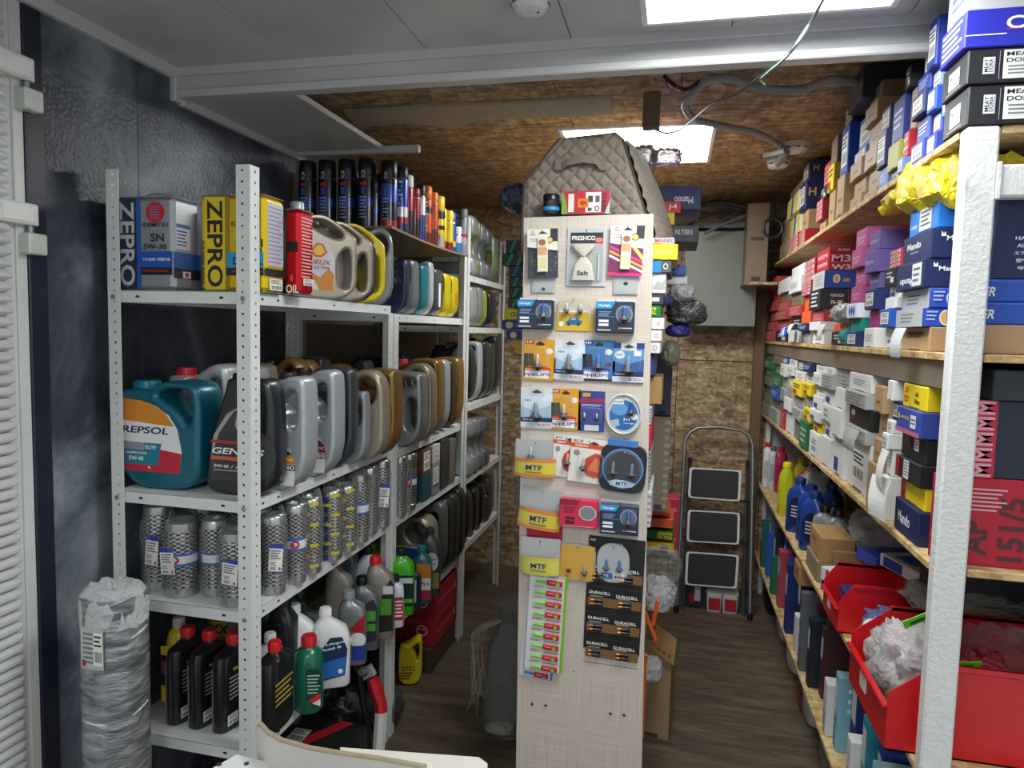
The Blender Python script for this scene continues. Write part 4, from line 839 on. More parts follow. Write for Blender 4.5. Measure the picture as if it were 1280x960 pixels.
# under the nearest rack
o = carton(-1.42, -1.14, 2.28, 2.46, .0, .20, '1b1c1f', 'black carton with diagonal red stripe under the nearest rack', fa=[('P', [(.35, 0), (.5, 0), (.95, 1), (.8, 1)], 'b02028'), ('K', .7, .1, .95, .45)], ta=[('P', [(.2, 0), (.4, 0), (.8, 1), (.6, 1)], 'b02028'), ('K', .05, .05, .3, .5)], end='f')
T = thing('snow_brush', 'red headed brush with white handle leaning under the nearest rack', 'brush', (-1.16, 2.52, 0))
b = B(); b.tube([(.03, .02, .0), (.03, .05, .20)], .027, M('d0d0cc', .4, bump=.2)); b.build('handle', T)
b = B(); b.tube([(.03, .05, .20), (.025, .055, .23), (.0, .06, .29), (-.02, .065, .33)], [.028, .026, .03, .026], M('b81824', .4)); b.build('head', T)
b = B(); b.box(-.035, .03, -.012, .012, 0, .05, M('b9bcbc', .5), .003, T=Matrix.Translation((-.03, .07, .33)) @ Matrix.Rotation(R(-30), 4, 'Y')); b.build('bristle_strip', T)
T = thing('crowbar', 'dark steel bar with curled end leaning under the nearest rack', 'tool', (-1.20, 2.45, 0))
b = B(); b.tube([(.06, .04, .01), (.03, .06, .2), (-.01, .07, .38), (-.03, .07, .42), (-.06, .07, .43), (-.08, .07, .40)], .014, M('24262a', .35, .6)); b.build('bar', T)
b = B(); b.tube([(.02+.018*math.cos(a*PI/6), .05, .40+.018*math.sin(a*PI/6)) for a in range(12)], .006, M('8a8d90', .35, .7), 6, True); b.build('ring', T)
o = B(); o.lathe([(.052, 0), (.055, .005), (.055, .17), (.05, .18), (.05, .19)], M('c8bca0', .45), 20); o.lathe([(.0556, .03), (.0556, .07)], M('c82834', .4), 20, cap=False); o.lathe([(.0556, .12), (.0556, .14)], M('d8b420', .4), 20, cap=False)
o = o.build('tape_roll_pack', None, (-1.22, 2.18, .001)); tag(o, 'cream can with red and yellow bands in the clutter under the nearest rack', 'can'); 
tag(blob('plastic_bag', (-1.25, 2.06, .10), (.20, .18, .20), film('red_bag', '8c2a34', .6, .25, 16), 8, amp=.3), 'crumpled red tinted bag under the nearest rack', 'bag')
tag(blob('plastic_bag', (-1.40, 1.95, .12), (.22, .2, .24), film('green_bag', '4f5a38', .7, .3, 16), 9, amp=.3), 'olive crumpled bag in the dark under the nearest rack', 'bag')
tag(blob('plastic_bag', (-1.35, 2.60, .13), (.26, .16, .26), film('black_bag', '1d1f22', .85, .3, 16), 12, amp=.3), 'black bag slumped at the end of the nearest rack', 'bag')
# ================================================================ RIGHT SHELVES: CARTONS IN STACKS
K = {'rw': ('b02438', 'red-white'), 'st': ('c9c6a0', 'blue-yellow striped'), 'br': ('a98c68', 'brown'), 'bd': ('7c6a56', 'dull brown'), 'nv': ('202a5c', 'navy'), 'nh': ('1f2858', 'navy'), 'bl': ('2350b0', 'blue'),
     'db': ('1c2f78', 'deep blue'), 'sb': ('1f78d8', 'bright blue'), 'lb': ('6c80b8', 'pale blue'), 'bk': ('1c1d21', 'black'), 'rd': ('b01c2c', 'red'), 'wh': ('d3d4d3', 'white'), 'gr': ('a4a6a4', 'grey'), 'gn': ('2c6a48', 'green'),
     'ye': ('e2c81c', 'yellow'), 'or': ('dc5a28', 'orange'), 'pk': ('a84c80', 'pink'), 'pu': ('5c4c88', 'purple'), 'mg': ('8c2c64', 'magenta'), 'te': ('128a80', 'teal'), 'ol': ('9c9a48', 'olive'), 'rb': ('a83438', 'dull red'),
     'gg': ('6c7468', 'mossy'), 'bw': ('dfe3ee', 'blue-white'), 'ib': ('2a3f98', 'indigo')}
STK = [('K', .12, .18, .88, .82)]
def pat(k):
    if k == 'rw': return [('R', .04, .04+.24*i, .96, .20+.24*i, 'e4dcdc') for i in range(4)] + [('T', 'MAMA', .5, .12+.24*i, .14, 'b02438', 0, .8) for i in range(4)]
    if k == 'st': return [('P', [(.05+.3*i, 0), (.18+.3*i, 0), (.28+.3*i, 1), (.15+.3*i, 1)], c_) for i, c_ in enumerate(('e2d01c', '3c4c9c', 'e2d01c'))]
    if k == 'nh': return [('K', .1, .2, .85, .85)]
    if k == 'bw': return [('P', [(.1+.22*i, .1), (.2+.22*i, .5), (.1+.22*i, .9), (.0+.22*i, .5)], '2a58c0') for i in range(1, 4)]
    if k == 'rd': return [('T', 'M3M', .5, .66, .22, 'e8b8c0', 0, .8), ('T', 'MMM', .5, .3, .2, 'e8b8c0', 0, .8)]
    if k == 'rb': return [('L', .08, .1, .92, .9, 4, 'd89098')]
    if k == 'pk': return [('T', 'Karmin', .5, .55, .22, 'd8a8c8', 0, .7), ('L', .2, .2, .8, .4, 2, 'd8a8c8')]
    if k in ('gr', 'gg'): return [('L', .1, .1, .9, .9, 4, '7c7e7c')]
    if k == 'gn': return [('L', .15, .2, .85, .8, 3, 'a8c8b0')]
    if k == 'ye': return [('R', .1, .1, .5, .4, 'b02438'), ('L', .15, .5, .85, .85, 2, '504410')]
    if k == 'wh': return random.choice([[], [('L', .2, .3, .8, .7, 3, 'a0a2a6')], [('R', .1, .1, .5, .45, '2a4490')], [('K', .2, .2, .8, .8)]])
    if k in ('bl', 'db', 'nv', 'lb', 'sb', 'ib'): return random.choice([STK, STK, [('L', .15, .3, .85, .75, 3, 'b8c4e8')]])
    if k == 'bk': return [('L', .2, .4, .7, .8, 2, 'c8c8cc'), ('R', .6, .15, .88, .45, 'dcdcdc')]
    if k == 'pu': return [('T', 'Parts', .5, .5, .2, 'b0a8d0', 0, .7)]
    if k == 'br' or k == 'bd': return [('L', .3, .3, .7, .5, 1, '6c5438')]
    return []
ORD = ['nearest', 'second', 'third', 'fourth', 'fifth', 'sixth', 'seventh', 'eighth', 'ninth', 'tenth', 'eleventh', 'twelfth', 'thirteenth', 'fourteenth']
LEV = ['bottom', 'second up', 'third up', 'fourth up', 'fifth up', 'sixth up', 'seventh up', 'eighth up']
def stacks(zk, rows, shelfname, depth=.26):
    z0 = ZS[zk]+.0006; n = len(rows)
    for ci, row in enumerate(rows):
        xl, xm, tops, items = row[:4]; ov = row[4] if len(row) > 4 else {}
        ymid = (P_base(zk, xm)+tops[0])/2 if len(tops) == 1 else (P_base(zk, xm)+tops[-1])/2
        Xf = XS+ov.get('dx', 0)
        Yn = P(xm, ymid, X=Xf).y; Yf = P(xl, ymid, X=Xf).y-.002
        if Yf < Yn+.03: Yf = Yn+.03
        z = z0
        for i, (tp, it) in enumerate(zip(tops, items)):
            zt = P(xm, tp, X=Xf).z-.0006
            zt = min(zt, {'T': 2.63 if Yn < 2.12 else 2.69, 'A': 2.24, 'B': 1.685}[zk])
            if zt < z+.018: zt = z+.018
            j = ((i*37+ci*11) % 5)*.006*(1 if len(items) > 3 else .6)
            k = it[:2]; col, nm = K[k]; q = len(items)
            lev = 'topmost' if i == q-1 and q > 1 else LEV[i]
            lb = '%s carton, %s in %s stack from white post, %s' % (nm, lev, ORD[min(n-1-ci, 13)], shelfname)
            x0 = Xf+j; dp = ov.get('depth', depth)
            extra = XART.get((zk, ci, i), {})
            carton(x0, x0+dp, Yn+.001+(i % 2)*.003, Yf-.001-(i % 3)*.002, z, zt, extra.get('col', col), extra.get('label', lb), extra.get('la', pat(k)), extra.get('fa', []), group='cartons on the '+shelfname)
            z = zt+.0008
def P_base(zk, px):
    d = FW + RT*((px-640)/FPX); t0 = None
    # pixel row of the shelf edge at this column
    lo, hi = 0., 960.
    for _ in range(30):
        m_ = (lo+hi)/2
        if P(px, m_, X=XS).z > ZS[zk]: lo = m_
        else: hi = m_
    return lo
XART = {}
# ---- top shelf
T_rows = [(976, 984, [300, 270], ['bd', 'bd']),
 (984, 998, [288, 262, 238, 226], ['rw', 'st', 'st', 'bd']), (998, 1005, [284, 260, 227, 203], ['rw', 'br', 'nh', 'nh']), (1022, 1029, [272, 246, 231, 202], ['br', 'rw', 'bk', 'rb']),
 (1034, 1041, [235, 203, 171], ['br', 'ye', 'bd']), (1049, 1058, [214, 154, 128], ['br', 'bl', 'bk']), (1064, 1078, [237, 217, 194, 180, 140], ['br', 'br', 'br', 'lb', 'bl']),
 (1080, 1095, [229, 202, 176, 148, 124, 104], ['br', 'br', 'br', 'br', 'br', 'bd']), (1097, 1108, [204, 160, 132], ['lb', 'nv', 'nv']), (1110, 1124, [205, 172, 118], ['bk', 'ol', 'db']),
 (1126, 1133, [192, 160, 110, 84], ['lb', 'rd', 'br', 'bk']), (1140, 1156, [168, 138, 110, 86, 52], ['ib', 'ib', 'nv', 'ib', 'nv']), (1157, 1168, [160, 134, 105, 82, 24], ['ib', 'ib', 'bl', 'lb', 'ib']),
 (1180, 1196, [133, 105, 72, 20], ['wh', 'sb', 'sb', 'sb'])]
H_ = [('T', 'H', .12, .6, .3, 'c8a868'), ('P', [(.3, 0), (1, 0), (1, .35)], 'c07038')]
XART[('T', 2, 2)] = dict(fa=H_, label='navy carton with gold H mark, lower one on the top shelf far end'); XART[('T', 2, 3)] = dict(fa=H_[:1], label='navy carton with gold H mark, upper one on the top shelf far end')
XART[('T', 5, 2)] = dict(fa=[('T', 'MEAT DORIA', .4, .5, .3, 'c8c8cc', 90, .7)], la=[('K', .1, .1, .9, .9)], label='black carton with lettering above the tall blue carton, top shelf')
stacks('T', T_rows, 'top right shelf')
# near end of the top shelf: black cartons, big blue one and white one; then cartons behind the yellow bag
md = [('R', .075, .26, .135, .74, 'dfe0e2'), ('T', 'MEAT', .092, .50, .020, '1c1d21', 90, .38), ('T', 'DORIA', .114, .50, .020, '1c1d21', 90, .38), ('R', .128, .30, .131, .70, '3c58b0'), ('R', .155, .10, .158, .90, 'a8a8a8'), ('R', .175, .10, .60, .92, 'e2e2e0'), ('T', 'MEAT', .26, .80, .12, '1c1d21', 0, .14), ('T', 'DORIA', .27, .62, .12, '1c1d21', 0, .16), ('L', .2, .2, .5, .5, 3, '808084')]
ml = [('R', .3, .2, .72, .72, 'e2e2e0'), ('T', 'MEAT', .5, .55, .12, '1c1d21', 0, .32), ('T', 'DORIA', .5, .38, .12, '1c1d21', 0, .32), ('R', .2, .1, .8, .12, 'a8a8a8')]
zt = ZS['T']+.001
carton(.598, .98, 1.722, 1.86, zt, zt+.083, '212227', 'black carton with MEAT DORIA label, lower of two above the white post', ml, md)
carton(.590, .97, 1.716, 1.86, zt+.0842, zt+.157, '212227', 'black carton with MEAT DORIA label, upper of two above the white post', ml, md)
carton(.578, .97, 1.71, 1.85, zt+.158, zt+.237, '2a2fb4', 'big blue carton with white stripe on top of the black cartons', [('L', .1, .1, .9, .9, 5, 'c8c8e8')], [('R', 0, .30, .20, .33, 'e4e4ea'), ('T', 'Cars', .32, .60, .34, 'f0f0f0', 0, .25), ('R', .20, .42, .42, .44, 'c83a90')])
carton(.585, .97, 1.715, 1.84, zt+.238, zt+.372, 'd6d8dc', 'white carton highest on the near end of the top right shelf', [('L', .2, .2, .8, .8, 4, '6c78b8')], [('P', [(0, 0), (.12, .5), (1, .5), (1, 0)], 'c8cacf')])
# ---- second shelf
A_rows = [(958, 969, [413, 401, 388, 375, 361, 346], ['rb', 'rb', 'rb', 'rb', 'rb', 'rb']), (970, 984, [413, 399, 387, 375, 364, 346], ['bk', 'rb', 'rb', 'rb', 'bd', 'wh']), (985, 1000, [412, 394, 380, 364, 344, 329], ['wh', 'bk', 'rb', 'bd', 'wh', 'wh']),
 (1000, 1011, [414, 404, 388, 368, 350, 322], ['gr', 'nv', 'or', 'or', 'rw', 'rw']), (1012, 1026, [413, 401, 386, 360, 338, 310], ['wh', 'wh', 'rb', 'bk', 'bl', 'rd']), (1040, 1055, [414, 404, 393], ['bk', 'or', 'gr'], dict(dx=.02)),
 (1060, 1073, [414, 397, 378, 356, 333, 309, 285], ['nv', 'te', 'bw', 'pk', 'pk', 'pk', 'pk']), (1079, 1092, [409, 386, 360, 340, 312, 288], ['wh', 'mg', 'nv', 'pu', 'pu', 'pu']),
 (1101, 1115, [409, 385, 370, 356, 333, 310], ['wh', 'bl', 'wh', 'wh', 'bk', 'rw']), (1121, 1155, [408, 384, 359, 323, 286, 249], ['br', 'bl', 'bl', 'nv', 'nv', 'sb'], dict(depth=.32))]
MN = [('T', 'Mando', .19, .66, .17, 'e8eaf0', 0, .17), ('P', [(.065, .72), (.10, .72), (.093, .88), (.08, .80), (.065, .90)], 'e8eaf0')]
XART[('A', 4, 3)] = dict(fa=[('T', 'PORTECH', .25, .66, .13, 'e4e4e8', 0, .20), ('R', .14, .18, .36, .50, 'b02c40'), ('R', .146, .21, .354, .47, '1c1d21'), ('T', 'FA-180', .25, .34, .18, 'f0f0f0', 0, .17), ('R', .42, .0, .428, 1, 'b02c40')], la=[('L', .2, .1, .8, .9, 4, 'd8d8dc')], label='black carton lettered FA-180 jutting out on the second right shelf')
XART[('A', 4, 4)] = dict(col='2a44a0', fa=[('E', .18, .52, .055, .24, 'e0e4f0'), ('E', .18, .52, .042, .18, 'e89a38'), ('T', 'AMD', .33, .45, .2, 'e8d030', 0, .12)], la=[('R', 0, 0, 1, 1, 'b4b8bc'), ('L', .2, .2, .8, .8, 4, '808488')], label='blue carton with sunrise disc between the red and black ones, second right shelf')
XART[('A', 4, 5)] = dict(fa=[('T', 'FILTRON', .22, .86, .10, 'f0e0e0', 0, .18), ('T', 'M3', .19, .50, .30, 'f0c8cc', 0, .29), ('T', 'W3', .19, .13, .22, 'f0c8cc', 0, .29), ('R', .0, .74, 1, .76, '7c1420')], label='bright red carton with M3 letters topping its stack, second right shelf')
for i in (3, 4): XART[('A', 9, i)] = dict(col='1a2752', fa=MN, la=[('T', 'Mando', .42, .60 if i == 4 else .3, .24, 'e8eaf0', 0 if i == 4 else 180, .50)]+([('L', .3, .3, .6, .4, 1, '9098b0')] if i == 4 else [('R', .62, .1, .95, .9, 'd8d8d8'), ('L', .66, .2, .9, .8, 3, '606068')]), label='navy Mando carton, %s of the pair beside the white post' % ('upper' if i == 4 else 'lower'))
for i in (1, 2): XART[('A', 9, i)] = dict(col='2a50b8', fa=[('E', .16, .5, .048, .42, 'e0e4f0'), ('E', .16, .5, .04, .34, 'e8b050'), ('L', .02, .3, .10, .9, 3, 'a8b8e8')], la=[('R', 0, 0, 1, 1, 'b4b8bc'), ('L', .2, .2, .7, .8, 3, '707478')], label='blue and silver carton, %s of two under the Mando cartons' % ('upper' if i == 2 else 'lower'))
XART[('A', 9, 5)] = dict(la=[('R', .38, .1, .80, .9, 'e4e4e2'), ('L', .42, .2, .76, .8, 4, '50545c'), ('T', 'Luzar', .18, .35, .16, 'e8eaf0', 0, .28)], fa=[], label='bright blue carton with white label directly under the yellow bag')
XART[('A', 9, 0)] = dict(label='brown carton at the bottom beside the white post, second right shelf', la=[('L', .2, .6, .8, .9, 1, '3c3428'), ('T', 'LuKsen', .45, .65, .2, '3c3428', 0, .5)])
stacks('A', A_rows, 'second right shelf')
# right of the post on the second shelf
za = ZS['A']+.001
carton(.64, 1.10, 1.768, 1.88, za, za+.066, 'ab8d68', 'brown carton flat under the blue FILTER cartons right of the post')
FT = [('T', 'FILTER', .058, .45, .42, 'e8ecf4', 0, .15, .25), ('R', 0, .9, 1, .94, '4a74d0')]
carton(.64, 1.09, 1.77, 1.88, za+.067, za+.117, '2450b0', 'blue carton ending in TER, lower of two right of the post', fa=FT)
carton(.64, 1.09, 1.772, 1.88, za+.118, za+.168, '2450b0', 'blue carton ending in TER, upper of two right of the post', fa=FT)
carton(.69, 1.09, 1.775, 1.93, za+.169, za+.375, '16234e', 'large navy carton with white barcode label right of the post', fa=[('R', .22, .60, .7, .92, 'e2e2e2'), ('T', 'EXP 00084', .38, .86, .04, '303238', 0, .26), ('L', .25, .76, .6, .82, 2, '707078'), ('K', .24, .62, .62, .76), ('T', 'HAVA FILTRESI', .22, .44, .04, 'd8dce4', 0, .24), ('T', 'AIR FILTER', .19, .36, .04, 'd8dce4', 0, .16), ('T', 'エアフィルター', .20, .28, .04, 'd8dce4', 0, .2), ('T', '空气过滤器', .19, .20, .045, 'd8dce4', 0, .16), ('T', '에어 필터', .18, .12, .04, 'd8dce4', 0, .12), ('R', 0, .5, 1, .505, '24408c')])
carton(.69, 1.09, 1.77, 1.93, za+.376, za+.412, '3a5c9c', 'thin blue carton lid lettered FILTER upside down right of the post', fa=[('T', 'FILTER', .22, .5, .7, 'c8ccd4', 180, .4, -.25)])
# ---- third shelf
B_rows = [(953, 962, [508, 496, 484, 472, 461, 450], ['gg', 'gg', 'gg', 'gg', 'gn', 'gn']), (963, 973, [515, 502, 487, 471, 456, 442], ['gr', 'bd', 'bl', 'gn', 'gn', 'bd']), (974, 980, [516, 503, 486, 471, 455, 441], ['rb', 'nv', 'gr', 'gr', 'wh', 'bl']),
 (980, 989, [517, 500, 485, 470, 458, 446], ['wh', 'wh', 'gr', 'wh', 'wh', 'wh']), (989, 1001, [530, 514, 497, 478, 465, 452], ['gg', 'gr', 'gr', 'ye', 'wh', 'nv']), (1001, 1011, [530, 513, 496, 480, 466, 453], ['gn', 'ye', 'gr', 'ye', 'wh', 'nv']),
 (1012, 1024, [546, 530, 515, 497, 483, 467, 451], ['wh', 'ye', 'wh', 'wh', 'wh', 'wh', 'wh']), (1024, 1037, [552, 530, 508, 487, 468, 451], ['wh', 'wh', 'wh', 'wh', 'gr', 'wh']), (1038, 1051, [550, 513, 486, 452], ['wh', 'wh', 'wh', 'gr']),
 (1053, 1080, [558, 540, 512, 492, 464], ['wh', 'gr', 'bk', 'gr', 'wh']), (1086, 1098, [583, 550, 517, 482], ['br', 'br', 'br', 'br']), (1101, 1109, [598, 562, 542, 525, 500, 470], ['wh', 'wh', 'wh', 'wh', 'nv', 'wh']),
 (1116, 1147, [643, 612, 582, 548, 514, 482], ['nv', 'ye', 'bk', 'bk', 'bl', 'ye'], dict(depth=.34))]
XART[('B', 12, 5)] = dict(la=[('T', 'JS', .16, .72, .26, 'b02428', 0, .18), ('L', .06, .2, .3, .5, 3, 'b02428'), ('T', 'Air', .62, .62, .2, '2c2810', 0, .14), ('T', 'Filter', .64, .32, .2, '2c2810', 0, .22)], label='yellow JS Air Filter carton beside the white post', fa=[('R', .1, .1, .9, .12, 'b8a010')])
XART[('B', 12, 4)] = dict(col='34489c', la=[('E', .12, .62, .05, .12, 'e8b838'), ('T', 'AMD FILTER', .38, .62, .12, 'e8d030', 0, .34), ('R', .62, .3, .84, .8, 'e4e4e2'), ('L', .64, .4, .82, .7, 2, '505460'), ('R', .0, .0, 1, .18, 'b86888')], fa=[('R', .5, 0, .62, 1, 'b86888')], label='blue carton with pink band under the yellow Air Filter carton')
XART[('B', 12, 3)] = dict(la=[('P', [(.08, .4), (.14, .9), (.34, .9), (.42, .4)], '5c1c28'), ('R', .55, .4, .74, .85, 'e4e4e2'), ('L', .57, .45, .72, .8, 3, '505460')], fa=[('L', .3, .1, .8, .5, 3, 'a0a0a4')], label='black carton with dark red tab under the blue carton by the post')
XART[('B', 12, 2)] = dict(la=[('R', 0, 0, .16, 1, 'a81c28'), ('R', .35, .1, .58, .95, 'd8d8d6'), ('L', .37, .2, .56, .9, 5, '707074')], label='black carton with red end strip and paper slip by the post')
XART[('B', 12, 1)] = dict(la=[('R', 0, 0, .2, 1, 'b41c24'), ('E', .14, .5, .05, .14, 'd84040')], label='yellow carton with red end directly above the navy Mando one')
XART[('B', 12, 0)] = dict(col='16234e', la=[('T', 'Mando', .42, .5, .34, 'e8eaf0', 0, .5)], label='navy Mando carton at the bottom beside the post, third right shelf')
XART[('B', 9, 2)] = dict(la=[('E', .2, .6, .1, .16, 'c8c8cc'), ('T', 'AUTO', .2, .34, .12, 'c03040', 0, .2)], label='black carton with small white mark among the white ones, third right shelf')
stacks('B', B_rows, 'third right shelf', .24)
zb = ZS['B']+.001
carton(.615, 1.10, 1.764, 1.815, zb, zb+.205, 'b0142c', 'big red carton lettered AP 151/5 right of the post', fa=[('T', 'AP', .155, .32, .11, '46252c', 90, .40), ('T', '151/5', .31, .44, .11, '46252c', 90, .72), ('L', .10, .62, .28, .9, 6, 'd8a0a8')], la=[('T', 'AP 151/5', .5, .4, .5, '5c1c28', 90, .7)])
carton(.625, 1.10, 1.766, 1.82, zb+.206, zb+.385, '1c2438', 'large dark navy carton with pink and red M strip right of the post', fa=[('R', .0, 0, .20, 1, 'b8203c')]+[('T', 'M', .145, .1+.2*i, .085, 'e8a0b0', 90, .17) for i in range(5)]+[('R', .42, .45, .8, .66, 'e8e8ea'), ('T', 'FILL', .56, .555, .14, '1c2438', 180, .22)], la=[('R', 0, 0, 1, 1, 'b8203c'), ('L', .2, .05, .8, .95, 7, 'e8a0b0')])
carton(.70, 1.10, 1.75, 1.95, zb+.386, zb+.455, '22262e', 'dark carton in shade above the navy carton right of the post')
# paper flaps hanging open at the cartons
def flap(px, py, s_, label, col='d9dad8', rz=0., X=XS-.035):
    p = P(px, py, X=X); b = B(); rg = []
    for i in range(8):
        a = i/7; rg.append([(-.014*math.sin(a*2.2), -s_[0]/2, -s_[1]*a), (-.014*math.sin(a*2.2)+.001, -s_[0]/2, -s_[1]*a), (-.014*math.sin(a*2.2)+.001, s_[0]/2*(1-.3*a), -s_[1]*a), (-.014*math.sin(a*2.2), s_[0]/2*(1-.3*a), -s_[1]*a)])
    b.ring(rg, M(col, .6, var=.08), False)
    o = b.build('paper_flap', None, p, rz); tag(o, label, 'paper'); return o
flap(1107, 562, (.06, .10), 'white instruction sheet curling from the cartons left of the black one'); flap(1102, 596, (.085, .11), 'white sheet folded out above the shelf edge near the navy Mando carton', rz=.3)
flap(1126, 410, (.09, .075), 'silver scribbled paper sticking out beside the brown bottom carton', 'b9bcc0'); flap(1029, 405, (.10, .06), 'white curved paper flap under the red crumpled carton')
flap(1066, 535, (.16, .07), 'grey printed sheet curled over the large white cartons', 'a9acae'); flap(990, 405, (.12, .05), 'white torn flap at the far end of the second right shelf')
tag(blob('plastic_bag', P(1048, 392, X=.60)+Vector((.02, 0, 0)), (.08, .20, .07), film('silver_bag', 'b0b0b0', .6, .2, 24), 21, amp=.3), 'silver grey crumpled bag under the black FA-180 carton', 'bag')
g = B(); 
for i in range(7): g.tube([(0, .012*i, 0), (-.04, .012*i-.01, -.012), (-.05, .03*i-.06, -.05)], .006, M('dfe3ee' if i % 2 else '2a58c0', .6), 6)
tag(g.build('striped_glove', None, P(992, 408, X=.59)), 'blue and white striped glove draped on the second right shelf edge', 'glove')
o = B(); o.ring([[(.05*math.cos(2*PI*j/20), y_, .05*math.sin(2*PI*j/20)*.8) for j in range(20)] for y_ in (0, .03, .06, .09)], M('128a80', .45), True); tag(o.build('teal_pack', None, P(1050, 432, X=.60)+Vector((.05, -.05, .035))), 'small teal rounded pack at the shelf edge under the silver bag', 'pack')
# yellow film bag under the top shelf
def yb():
    b = B(); rg = []; n = 30; m_ = 12
    pts = [P(1094, 256, X=.575), P(1120, 232, X=.58), P(1150, 222, X=.59), P(1180, 216, X=.60), Vector((.70, 1.83, 2.175))]
    for i in range(n+1):
        u = i/n*4; k = min(3, int(u)); p = pts[k].lerp(pts[k+1], u-k); row = []
        hz = .016+.050*min(1, i/9)+.012*noise.noise(Vector((i*.4, 0, 0)))
        for j in range(m_):
            a = 2*PI*j/m_; q = noise.noise(Vector((i*.35, math.cos(a)*1.6, math.sin(a)*1.6)))
            row.append((p.x+.045+.04*math.cos(a)*(1+.5*q), p.y+.015*q, p.z-.01+hz*math.sin(a)*(1+.45*q)))
        rg.append(row)
    b.ring(rg, film('yellow_film', 'f0d818', .72, .25, 26, 1.), True)
    T = b.build('film_bag'); tag(T, 'crinkled bright yellow film bag with brown ovals hanging from the top right shelf', 'bag')
    for px, py in ((1189, 213), (1148, 240), (1107, 249)):
        p = P(px, py, X=.57); e = B(); e.add([(p.x+.004, p.y+.022*math.cos(2*PI*j/16), p.z+.016*math.sin(2*PI*j/16)) for j in range(16)], [tuple(range(16))[::-1]], M('a8863c', .5)); e.build('oval_print', T)
    return T
yb()
# ---- fourth shelf: bottles, jugs, cartons, bins
ZC = ZS['C']+.0006
def at(px, py, X=.66): return P(px, py, X=X)
for px, w_, h_, c_, cp, lb, X in [(955, .06, .30, 'd8d8da', 'b81c28', 'white bottle with red cap at the far end of the fourth right shelf', .66), (962, .055, .285, 'c4ccd4', '5c6a78', 'white bottle with grey cap beside the red capped one', .65), (972, .075, .30, 'b02858', 'c81c30', 'magenta bottle with red cap, fourth right shelf', .66)]:
    p = P(px+3, 600, Y=4.88-.06*(px-955)/7); bottle(p.x, p.y, ZC, w_, .07, h_, c_, cp, lb, [('R', .1, .2, .9, .6, shade(c_, .8))], r=.02, sh=.75)
p = at(985, 600, .66); bottle(.655, p.y, ZC, .09, .07, .30, 'd4dc1c', 'e8e020', 'translucent yellow washer fluid bottle on the fourth right shelf', [], r=.024, sh=.62, clear=True, e=2.6)
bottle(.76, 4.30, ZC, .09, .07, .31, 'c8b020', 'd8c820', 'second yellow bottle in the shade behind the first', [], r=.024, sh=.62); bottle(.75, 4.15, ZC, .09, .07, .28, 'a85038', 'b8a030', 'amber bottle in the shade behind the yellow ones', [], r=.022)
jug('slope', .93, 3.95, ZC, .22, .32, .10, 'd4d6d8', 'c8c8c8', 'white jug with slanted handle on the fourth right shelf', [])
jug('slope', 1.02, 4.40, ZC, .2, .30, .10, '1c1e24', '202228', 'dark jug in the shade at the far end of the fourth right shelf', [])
bp = [('E', .55, .40, .36, .26, '16203c'), ('L', .32, .28, .78, .52, 4, 'b8c0d8')]
for i, (x, y, lb) in enumerate([(.665, 3.78, 'blue oil bottle, farthest of the four on the fourth right shelf'), (.69, 3.62, 'blue oil bottle with black oval label, second from the far end'), (.68, 3.47, 'blue oil bottle with black oval label, nearest to the brown carton'), (.80, 3.70, 'blue oil bottle half hidden in the second row')]):
    bottle(x, y, ZC, .115, .09, .285, '1c3f8c', '1d3d84', lb, bp, r=.026, rz=R(-35), sh=.62)
for i, (x, y, lb) in enumerate([(.70, 3.34, 'grey bottle with black cap beside the blue bottles'), (.76, 3.46, 'grey bottle with black cap deeper on the fourth right shelf'), (.74, 3.27, 'silver grey bottle with black cap touching the clear bag')]):
    bottle(x, y, ZC, .10, .085, .25, '7c8288', '1b1c1e', lb, [], r=.024, rz=R(-20))
carton(.612, .74, 3.00, 3.24, ZC, ZC+.085, '8c7c64', 'grey brown carton lying under the brown carton, fourth right shelf'); carton(.622, .75, 3.0, 3.23, ZC+.086, ZC+.19, 'a88658', 'brown carton with faint red print on the fourth right shelf', [('T', 'BOX', .4, .6, .16, 'a04830', 0, .4)])
tag(blob('plastic_bag', (.93, 3.22, ZC+.13), (.30, .40, .25), WRAP, 31, amp=.35, fq=3), 'big crumpled clear bag over the back of the fourth right shelf', 'bag')
# open red bins
def bin_(x0, x1, y0, y1, z0, h_, label):
    T = thing('storage_bin', label, 'bin', (x0, y0, z0)); W, D = x1-x0, y1-y0; m_ = M('c8141e', .38, var=.05, scale=5, coat=.2); t_ = .004
    b = B(); b.box(0, W, 0, D, 0, t_, m_); b.build('base', T)
    for yy, nm in ((0, 'side_wall'), (D-t_, 'side_wall')):
        b = B(); pr = [(0, 0), (W, 0), (W, h_), (W*.20, h_), (0, h_*.62)]
        b.add([(x, yy, z) for x, z in pr]+[(x, yy+t_, z) for x, z in pr], [(0, 1, 2, 3, 4), (9, 8, 7, 6, 5)]+[(i, i+5, (i+1) % 5+5, (i+1) % 5) for i in range(5)], m_); b.build(nm, T)
    b = B(); b.box(0, t_, t_, D-t_, t_, h_*.48, m_); b.box(-.012, t_, 0, D, h_*.45, h_*.49, m_, .002); b.build('front_lip', T)
    b = B(); b.box(W-t_, W, t_, D-t_, t_, h_, m_); b.build('back_wall', T)
    b = B(); b.box(W*.18, W, -.008, t_, h_-.014, h_, m_, .002); b.build('rim', T)
    b = B(); b.box(W*.18, W, D-t_, D+.008, h_-.014, h_, m_, .002); b.build('rim', T)
    b = B(); b.box(-.003, -.0005, D*.5, D*.66, h_*.2, h_*.38, M('d8d4cc', .6)); b.build('paper_tag', T)
    return T
bin_(.585, .82, 2.50, 2.74, ZC, .175, 'smaller open red storage bin full of blue packets')
bin_(.545, 1.10, 1.80, 2.16, ZC, .235, 'large open red storage bin behind the white post')
